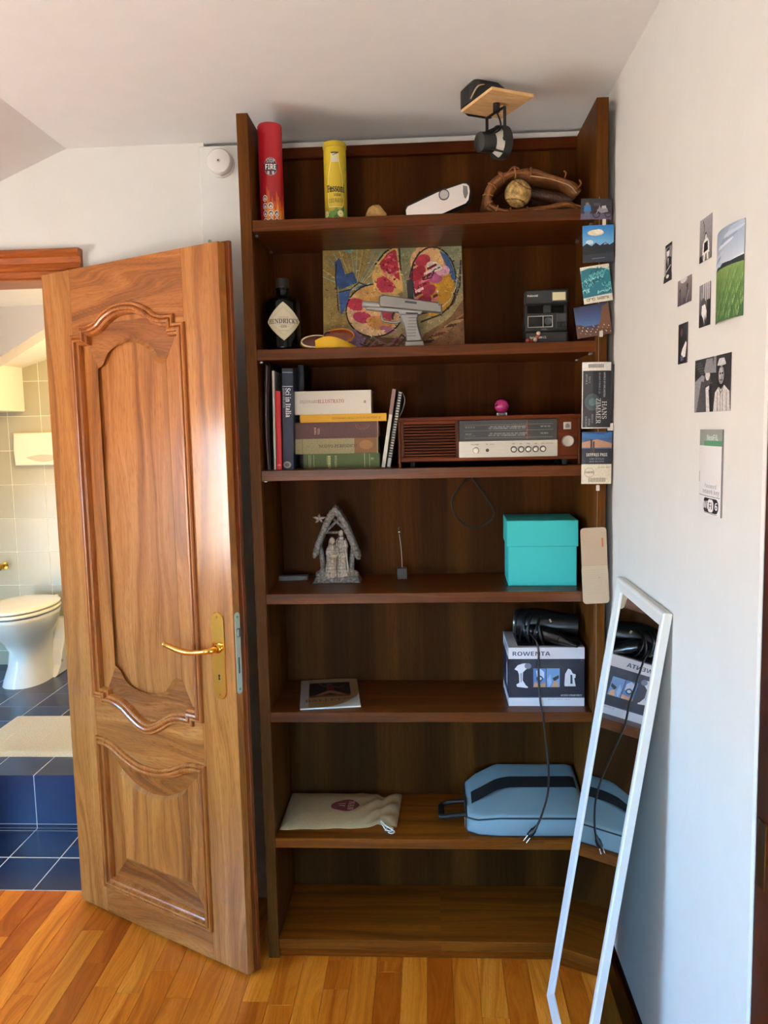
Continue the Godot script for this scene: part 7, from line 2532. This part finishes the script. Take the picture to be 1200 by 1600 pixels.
	p_rect(im, 0, 0.0, 1, 0.49, hue("b89f84"))
	p_grain(im, 92, 20, 60, 0.05)
	for r in 13:
		p_line(im, [[0.10, 0.56 + r * 0.026], [0.10 + 0.76 - 0.1 * fposmod(r * 0.618, 1.0), 0.56 + r * 0.026]], 1, hue("a48f76"))
	p_line(im, [[0, 0.495], [1, 0.50]], 3, hue("9f8a70"))
	p_rect(im, 0.80, 0.14, 0.86, 0.26, hue("c2683c"))
	p_oval(im, 0.66, 0.66, 0.012, 0.006, hue("6a5a4a"))
	var cardm := printed(im, 0.85)
	var c := thing("paper_card", "beige rounded paper card with an orange mark, lowest on the bookcase edge", "card", Vector3(0.969, 1.201, 0.007), Vector3(0, 0, deg_to_rad(2.4)))
	var st := begin()
	extrude(st, rounded(0.072, 0.214, 0.010, 5), -0.0006, 0.0006, 0.0, Transform3D(Basis(), Vector3.ZERO), Rect2(-0.036, -0.107, 0.072, 0.214))
	part("sheet", st, cardm, c)
	part("lower_fold", extrude(begin(), rounded(0.0735, 0.108, 0.010, 5), -0.0006, 0.0006, 0.0, turned(-3.0, 0, 0, Vector3(0.0, -0.054, 0.0025)), Rect2(-0.037, -0.054, 0.074, 0.214)), cardm, c)


func hung(called: String, label: String, cat: String, x: float, y: float, w: float, h: float, deg: float, im: Image, bend := 0.002) -> Node3D:
	var t := thing(called, label, cat, Vector3(x, y, 0.006), Vector3(0, 0, deg_to_rad(deg)), "photographs and tickets on the bookcase edge")
	p_grain(im, int(x * 1000.0 + y * 77.0), 14.0, 14.0, 0.06)
	part("print", card(w, h, 0.0008, -bend), printed(im, 0.45), t)
	return t


# ================================================================ photographs on the right wall; local x of a print runs towards the room (world +z reversed by the turn)
func stuck(called: String, label: String, cat: String, z: float, y: float, w: float, h: float, deg: float, im: Image, bend := 0.0, grp := "black and white photographs on the right wall") -> Node3D:
	var t := thing(called, label, cat, Vector3(RIGHT - 0.0012 - maxf(0.0, bend), y, z), Vector3(deg_to_rad(-deg), -PI / 2, 0), grp)
	if grp != "":
		p_grain(im, int(z * 1000.0 + y * 77.0), 12.0, 12.0, 0.10)
	part("print", card(w, h, 0.0007, -bend if bend > 0 else 0.0), printed(im, 0.7), t)
	return t


func build_wall_pictures() -> void:
	var k0 := hue("17161a")
	var k1 := hue("4a484c")
	var k2 := hue("8a878a")
	var k3 := hue("c8c4c2")
	var k4 := hue("e6e2de")
	# fiddler cut-out
	var im := paper(96, 160, "d6d0c8")
	p_rect(im, 0.2, 0, 1, 1, k2)
	p_rect(im, 0.2, 0, 1, 0.08, k0)
	p_oval(im, 0.55, 0.22, 0.16, 0.11, k4)
	p_poly(im, [[0.38, 0.12], [0.72, 0.10], [0.70, 0.18], [0.40, 0.18]], k0)
	p_poly(im, [[0.30, 0.50], [0.42, 0.36], [0.70, 0.34], [0.98, 0.40], [1, 0.95], [0.36, 0.95]], k0)
	p_poly(im, [[0.50, 0.38], [0.62, 0.38], [0.58, 0.62]], k4)
	p_line(im, [[0.10, 0.35], [0.14, 0.95]], 2, k1)
	p_line(im, [[0.36, 0.72], [0.9, 0.60]], 6, k3)
	p_poly(im, [[0.0, 1.0], [0.1, 0.82], [0.5, 0.80], [0.95, 0.86], [1, 1]], k0)
	p_oval(im, 0.52, 0.86, 0.18, 0.05, k4)
	stuck("wall_photo", "small black and white photo of a seated musician, nearest the bookcase on the wall", "photo", 0.480, 1.931, 0.056, 0.077, 0.0, im)
	# two figures in light
	im = paper(112, 96, "7a7070")
	p_grad(im, 0, 0, 1, 1, hue("857a7a"), hue("5a5050"))
	p_oval(im, 0.45, 0.05, 0.25, 0.12, k3)
	for q in [[0.18, 0.5], [0.72, 0.42]]:
		p_oval(im, q[0], q[1] - 0.08, 0.06, 0.08, k0)
		p_poly(im, [[q[0] - 0.10, 1.0], [q[0] - 0.06, q[1]], [q[0] + 0.07, q[1]], [q[0] + 0.12, 1.0]], k1)
	p_poly(im, [[0.40, 1.0], [0.45, 0.75], [0.55, 0.76], [0.6, 1.0]], hue("3a3450"))
	p_line(im, [[0.66, 0.95], [0.82, 0.55]], 3, k3)
	stuck("wall_photo", "small hazy grey photo of two figures, below and right of the musician photo", "photo", 0.594, 1.8545, 0.083, 0.050, 0.0, im)
	# woman in a white dress
	im = paper(96, 128, "8f8c90")
	p_grad(im, 0, 0, 1, 1, hue("9a979a"), hue("6f6c70"))
	p_line(im, [[0.3, 0.06], [0.42, 0.22], [0.36, 0.34]], 3, k0)
	p_oval(im, 0.52, 0.42, 0.09, 0.07, k0)
	p_oval(im, 0.54, 0.45, 0.06, 0.06, k4)
	p_poly(im, [[0.30, 0.58], [0.45, 0.50], [0.70, 0.50], [0.82, 0.62], [0.85, 0.84], [0.25, 0.84]], k4)
	p_poly(im, [[0.40, 0.58], [0.70, 0.56], [0.72, 0.78], [0.36, 0.80]], k0)
	p_poly(im, [[0.36, 0.84], [0.52, 0.84], [0.46, 1.0], [0.34, 1.0]], k4)
	p_poly(im, [[0.62, 0.82], [0.75, 0.82], [0.78, 1.0], [0.66, 1.0]], k4)
	p_poly(im, [[0.0, 0.86], [0.2, 0.84], [0.3, 1.0], [0.0, 1.0]], k0)
	stuck("wall_photo", "small black and white photo of a figure in a white dress, highest on the wall", "photo", 0.710, 1.928, 0.062, 0.077, 0.0, im)
	# figure with a hand forward
	im = paper(96, 128, "5a565c")
	p_grad(im, 0, 0, 1, 1, hue("8a868c"), hue("2a282e"))
	for x in [0.35, 0.55, 0.72, 0.86]:
		p_rect(im, x, 0, x + 0.07, 0.45, k3)
	p_oval(im, 0.22, 0.26, 0.10, 0.09, k2)
	p_poly(im, [[0.18, 0.42], [0.40, 0.32], [0.62, 0.42], [0.60, 0.56], [0.22, 0.56]], k1)
	p_poly(im, [[0.26, 0.50], [0.55, 0.48], [0.70, 0.66], [0.66, 0.84], [0.56, 0.72], [0.58, 0.88], [0.46, 0.74], [0.52, 0.98], [0.40, 0.82], [0.22, 0.68]], k4)
	p_poly(im, [[0.0, 0.7], [0.2, 0.72], [0.4, 1.0], [0.0, 1.0]], k0)
	p_poly(im, [[0.72, 0.4], [1, 0.4], [1, 1.0], [0.70, 1.0]], k0)
	stuck("wall_photo", "small black and white photo of a pale hand reaching forward, beside the green field photo", "photo", 0.7125, 1.8095, 0.058, 0.077, 0.0, im)
	# dark singer with a guitar
	im = paper(96, 128, "17161c")
	p_oval(im, 0.36, 0.22, 0.12, 0.10, hue("6a4a48"))
	p_rect(im, 0.55, 0.05, 0.9, 0.3, hue("242838"))
	p_poly(im, [[0.10, 0.36], [0.50, 0.34], [0.60, 0.60], [0.20, 0.75]], hue("0d0c10"))
	p_poly(im, [[0.84, 0.46], [0.92, 0.52], [0.80, 0.84], [0.50, 0.86], [0.34, 0.76], [0.46, 0.64]], k4)
	p_poly(im, [[0.26, 0.82], [0.5, 0.80], [0.66, 0.92], [0.3, 0.94]], hue("5a5878"))
	p_line(im, [[0.97, 0], [0.97, 1]], 4, hue("8a7a78"))
	stuck("wall_photo", "small dark photo of a figure with a white guitar, lowest of the small wall photos", "photo", 0.5905, 1.7525, 0.057, 0.079, 0.0, im)
	# green field under clouds, a bigger sheet curling off the wall
	im = paper(256, 320, "b8c0c8")
	p_grad(im, 0, 0, 1, 0.44, hue("8c9cb4"), hue("c4ccd8"))
	for k in 40:
		p_oval(im, fposmod(k * 0.618, 1.0), 0.02 + 0.38 * fposmod(k * 0.377, 1.0), 0.15, 0.025, [hue("a4b0c2"), hue("ccd2dc"), hue("8898b0"), hue("b9c2d0")][k % 4], -0.1)
	p_poly(im, [[0, 0.42], [0.2, 0.39], [0.34, 0.40], [0.45, 0.375], [0.7, 0.385], [1, 0.365], [1, 0.44], [0, 0.47]], hue("262c30"))
	p_grad(im, 0, 0.43, 1, 1, hue("74904c"), hue("38602f"))
	for k in 420:
		var x := fposmod(k * 0.6180339, 1.0)
		var y := 0.46 + 0.54 * fposmod(k * 0.754877, 1.0)
		var l := 0.02 + 0.07 * (y - 0.45)
		p_line(im, [[x, y], [x + 0.01 * sin(k), y - l]], 1.5 + 2.0 * (y - 0.45), [hue("86a05c"), hue("2f5529"), hue("648648"), hue("486f3a"), hue("a2b276")][k % 5])
	stuck("field_photo", "colour photo of a green wheat field under clouds, curling off the wall", "photo", 0.831, 1.843, 0.122, 0.153, 0.0, im, 0.010, "")
	# two people with hats
	im = paper(256, 144, "2a282c")
	for k in 9:
		p_rect(im, 0.04 * k, 0.06 + 0.05 * k, 0.04 * k + 0.2, 0.09 + 0.05 * k, k1)
	p_rect(im, 0.55, 0, 0.62, 0.3, k2)
	p_poly(im, [[0.0, 0.42], [0.22, 0.30], [0.30, 0.34], [0.12, 1.0], [0, 1.0]], k2)
	p_poly(im, [[0.06, 1.0], [0.20, 0.42], [0.32, 0.44], [0.36, 1.0]], k1)
	p_oval(im, 0.385, 0.36, 0.075, 0.16, hue("9a9698"))
	p_poly(im, [[0.30, 0.34], [0.47, 0.34], [0.44, 0.52], [0.38, 0.58], [0.32, 0.48]], k1)
	p_oval(im, 0.385, 0.33, 0.06, 0.09, k3)
	p_poly(im, [[0.28, 0.22], [0.34, 0.02], [0.52, 0.02], [0.56, 0.22], [0.60, 0.30], [0.30, 0.27]], k2)
	p_poly(im, [[0.33, 0.55], [0.43, 0.52], [0.48, 1.0], [0.36, 1.0]], k3)
	p_poly(im, [[0.42, 0.60], [0.50, 0.52], [0.56, 1.0], [0.46, 1.0]], k0)
	p_oval(im, 0.76, 0.36, 0.11, 0.22, k0)
	p_oval(im, 0.76, 0.36, 0.075, 0.16, hue("8a8686"))
	p_oval(im, 0.75, 0.33, 0.05, 0.10, hue("b4b0b0"))
	p_poly(im, [[0.755, 0.34], [0.775, 0.42], [0.745, 0.42]], hue("6e6a6c"))
	p_oval(im, 0.735, 0.33, 0.02, 0.02, k0)
	p_oval(im, 0.79, 0.33, 0.02, 0.02, k0)
	p_line(im, [[0.735, 0.45], [0.79, 0.45]], 3, k1)
	p_poly(im, [[0.65, 0.18], [0.70, 0.06], [0.83, 0.06], [0.88, 0.18], [0.76, 0.20]], k3)
	p_poly(im, [[0.56, 1.0], [0.60, 0.66], [0.70, 0.56], [0.76, 0.62], [0.84, 0.54], [0.98, 0.66], [1.0, 1.0]], k3)
	for x in [0.66, 0.74, 0.80, 0.90]:
		p_line(im, [[x, 0.64], [x + 0.01, 1.0]], 3, k1)
	p_line(im, [[0.70, 0.58], [0.75, 0.68], [0.82, 0.58]], 3, k1)
	stuck("wall_photo", "black and white photo of two people in hats, largest of the grey wall photos", "photo", 0.7575, 1.6630, 0.180, 0.098, 0.0, im)
	# wireless network notice; its square code is left out
	im = paper(256, 384, "dcd8d6")
	p_grad(im, 0, 0, 1, 0.19, hue("8f8d88"), hue("86988a"))
	p_rect(im, 0.28, 0.13, 1, 0.19, hue("4f8a66"))
	p_text(im, "NeoFiL", 160, 48, 34, hue("c8d4cc"), true, "Droid Sans", true)
	p_text(im, "Password", 150, 262, 26, hue("a6a2a4"), true, "Droid Sans", true)
	p_text(im, "network key", 150, 288, 28, hue("9a9698"), true, "Droid Sans", true)
	p_rect(im, 0.04, 0.775, 0.94, 0.783, hue("6a686a"))
	p_poly(im, rounded_pts(0.60, 0.885, 0.60, 0.17, 0.085), hue("1c1b1d"))
	p_poly(im, rounded_pts(0.62, 0.885, 0.22, 0.15, 0.06), hue("e6e2e0"))
	p_text(im, "Wi", 104, 356, 46, hue("f0eeec"), true, "Droid Sans", true)
	p_text(im, "Fi", 158, 356, 42, hue("1c1b1d"), true, "Droid Sans", true)
	p_text(im, "6", 210, 356, 46, hue("f0eeec"), true, "Droid Sans", true)
	p_line(im, [[0.34, 0.975], [0.85, 0.98]], 2, hue("3a393a"))
	p_rect(im, 0.0, 0.50, 0.045, 0.63, hue("a8a4a4"))
	p_rect(im, 0.965, 0, 1, 1, hue("6f6c6c"))
	stuck("wireless_notice", "white wireless network notice with a black lettered badge, lowest on the wall", "notice", 0.7615, 1.5045, 0.118, 0.155, 0.0, im, 0.004, "")


func rounded_pts(cx: float, cy: float, w: float, h: float, r: float) -> Array:
	var out := []
	for p in rounded(w, h, minf(r, h / 2 - 0.001), 5, Vector2(cx, cy)):
		out.append([p.x, p.y])
	return out


# ================================================================ the mirror leaning on the right wall
func build_floor_mirror() -> void:
	var x0 := 0.815
	var x1 := 1.000
	var h := 1.195
	var lean := atan2(x1 - x0, h)
	var len := sqrt(h * h + (x1 - x0) * (x1 - x0))
	# local: x runs along the wall (world z), y up the mirror, z out of its face (to the left)
	var bs := Basis(Vector3(0, 0, 1), Vector3(sin(lean), cos(lean), 0), Vector3(-cos(lean), sin(lean), 0))
	var t := thing("floor_mirror", "tall white framed mirror leaning against the right wall", "mirror")
	t.transform = Transform3D(bs, Vector3(x0, 0.0, 0.140))
	var W := 0.415
	var b := 0.036
	var white := flat("e2e0da", 0.45)
	var prof := [Vector2(0.0, -0.019), Vector2(0.0, -0.003), Vector2(0.003, 0.0), Vector2(0.010, 0.0), Vector2(0.020, -0.003), Vector2(b - 0.002, -0.006), Vector2(b, -0.0095)]
	var names := ["frame_side", "frame_top", "frame_side", "frame_foot"]
	var outer := [Vector2(0, 0), Vector2(W, 0), Vector2(W, len), Vector2(0, len)]
	var inner := PackedVector2Array(outer)
	for e in 4:
		var st := begin()
		var i := (e + 1) % 4
		var a: Vector2 = outer[(e + 1) % 4]
		var c: Vector2 = outer[(e + 2) % 4]
		var rings := []
		for q in prof:
			var ip := inset(inner, q.x) if q.x > 0 else inner
			rings.append([Vector3(ip[(e + 1) % 4].x, ip[(e + 1) % 4].y, q.y), Vector3(ip[(e + 2) % 4].x, ip[(e + 2) % 4].y, q.y)])
		for k in prof.size() - 1:
			quad_uv(st, rings[k][0], rings[k][1], rings[k + 1][1], rings[k + 1][0], Vector2.ZERO, Vector2.ZERO)
		var bi := inset(inner, b)
		quad_uv(st, Vector3(c.x, c.y, -0.019), Vector3(a.x, a.y, -0.019), Vector3(bi[(e + 1) % 4].x, bi[(e + 1) % 4].y, -0.019), Vector3(bi[(e + 2) % 4].x, bi[(e + 2) % 4].y, -0.019), Vector2.ZERO, Vector2.ZERO)
		part(names[(e + 3) % 4] if e % 2 else "frame_side" if e == 0 or e == 2 else names[e], st, white, t)
	var silver := StandardMaterial3D.new()
	silver.resource_name = "mirror_glass"
	silver.albedo_color = Color(0.93, 0.94, 0.94)
	silver.metallic = 1.0
	silver.roughness = 0.0
	part("mirror_glass", span(Vector3(b - 0.004, b - 0.004, -0.0125), Vector3(W - b + 0.004, len - b + 0.004, -0.0095), 0.0), silver, t)
	part("backing_board", span(Vector3(0.006, 0.006, -0.0165), Vector3(W - 0.006, len - 0.006, -0.0130), 0.0), flat("8a6f50", 0.9), t)
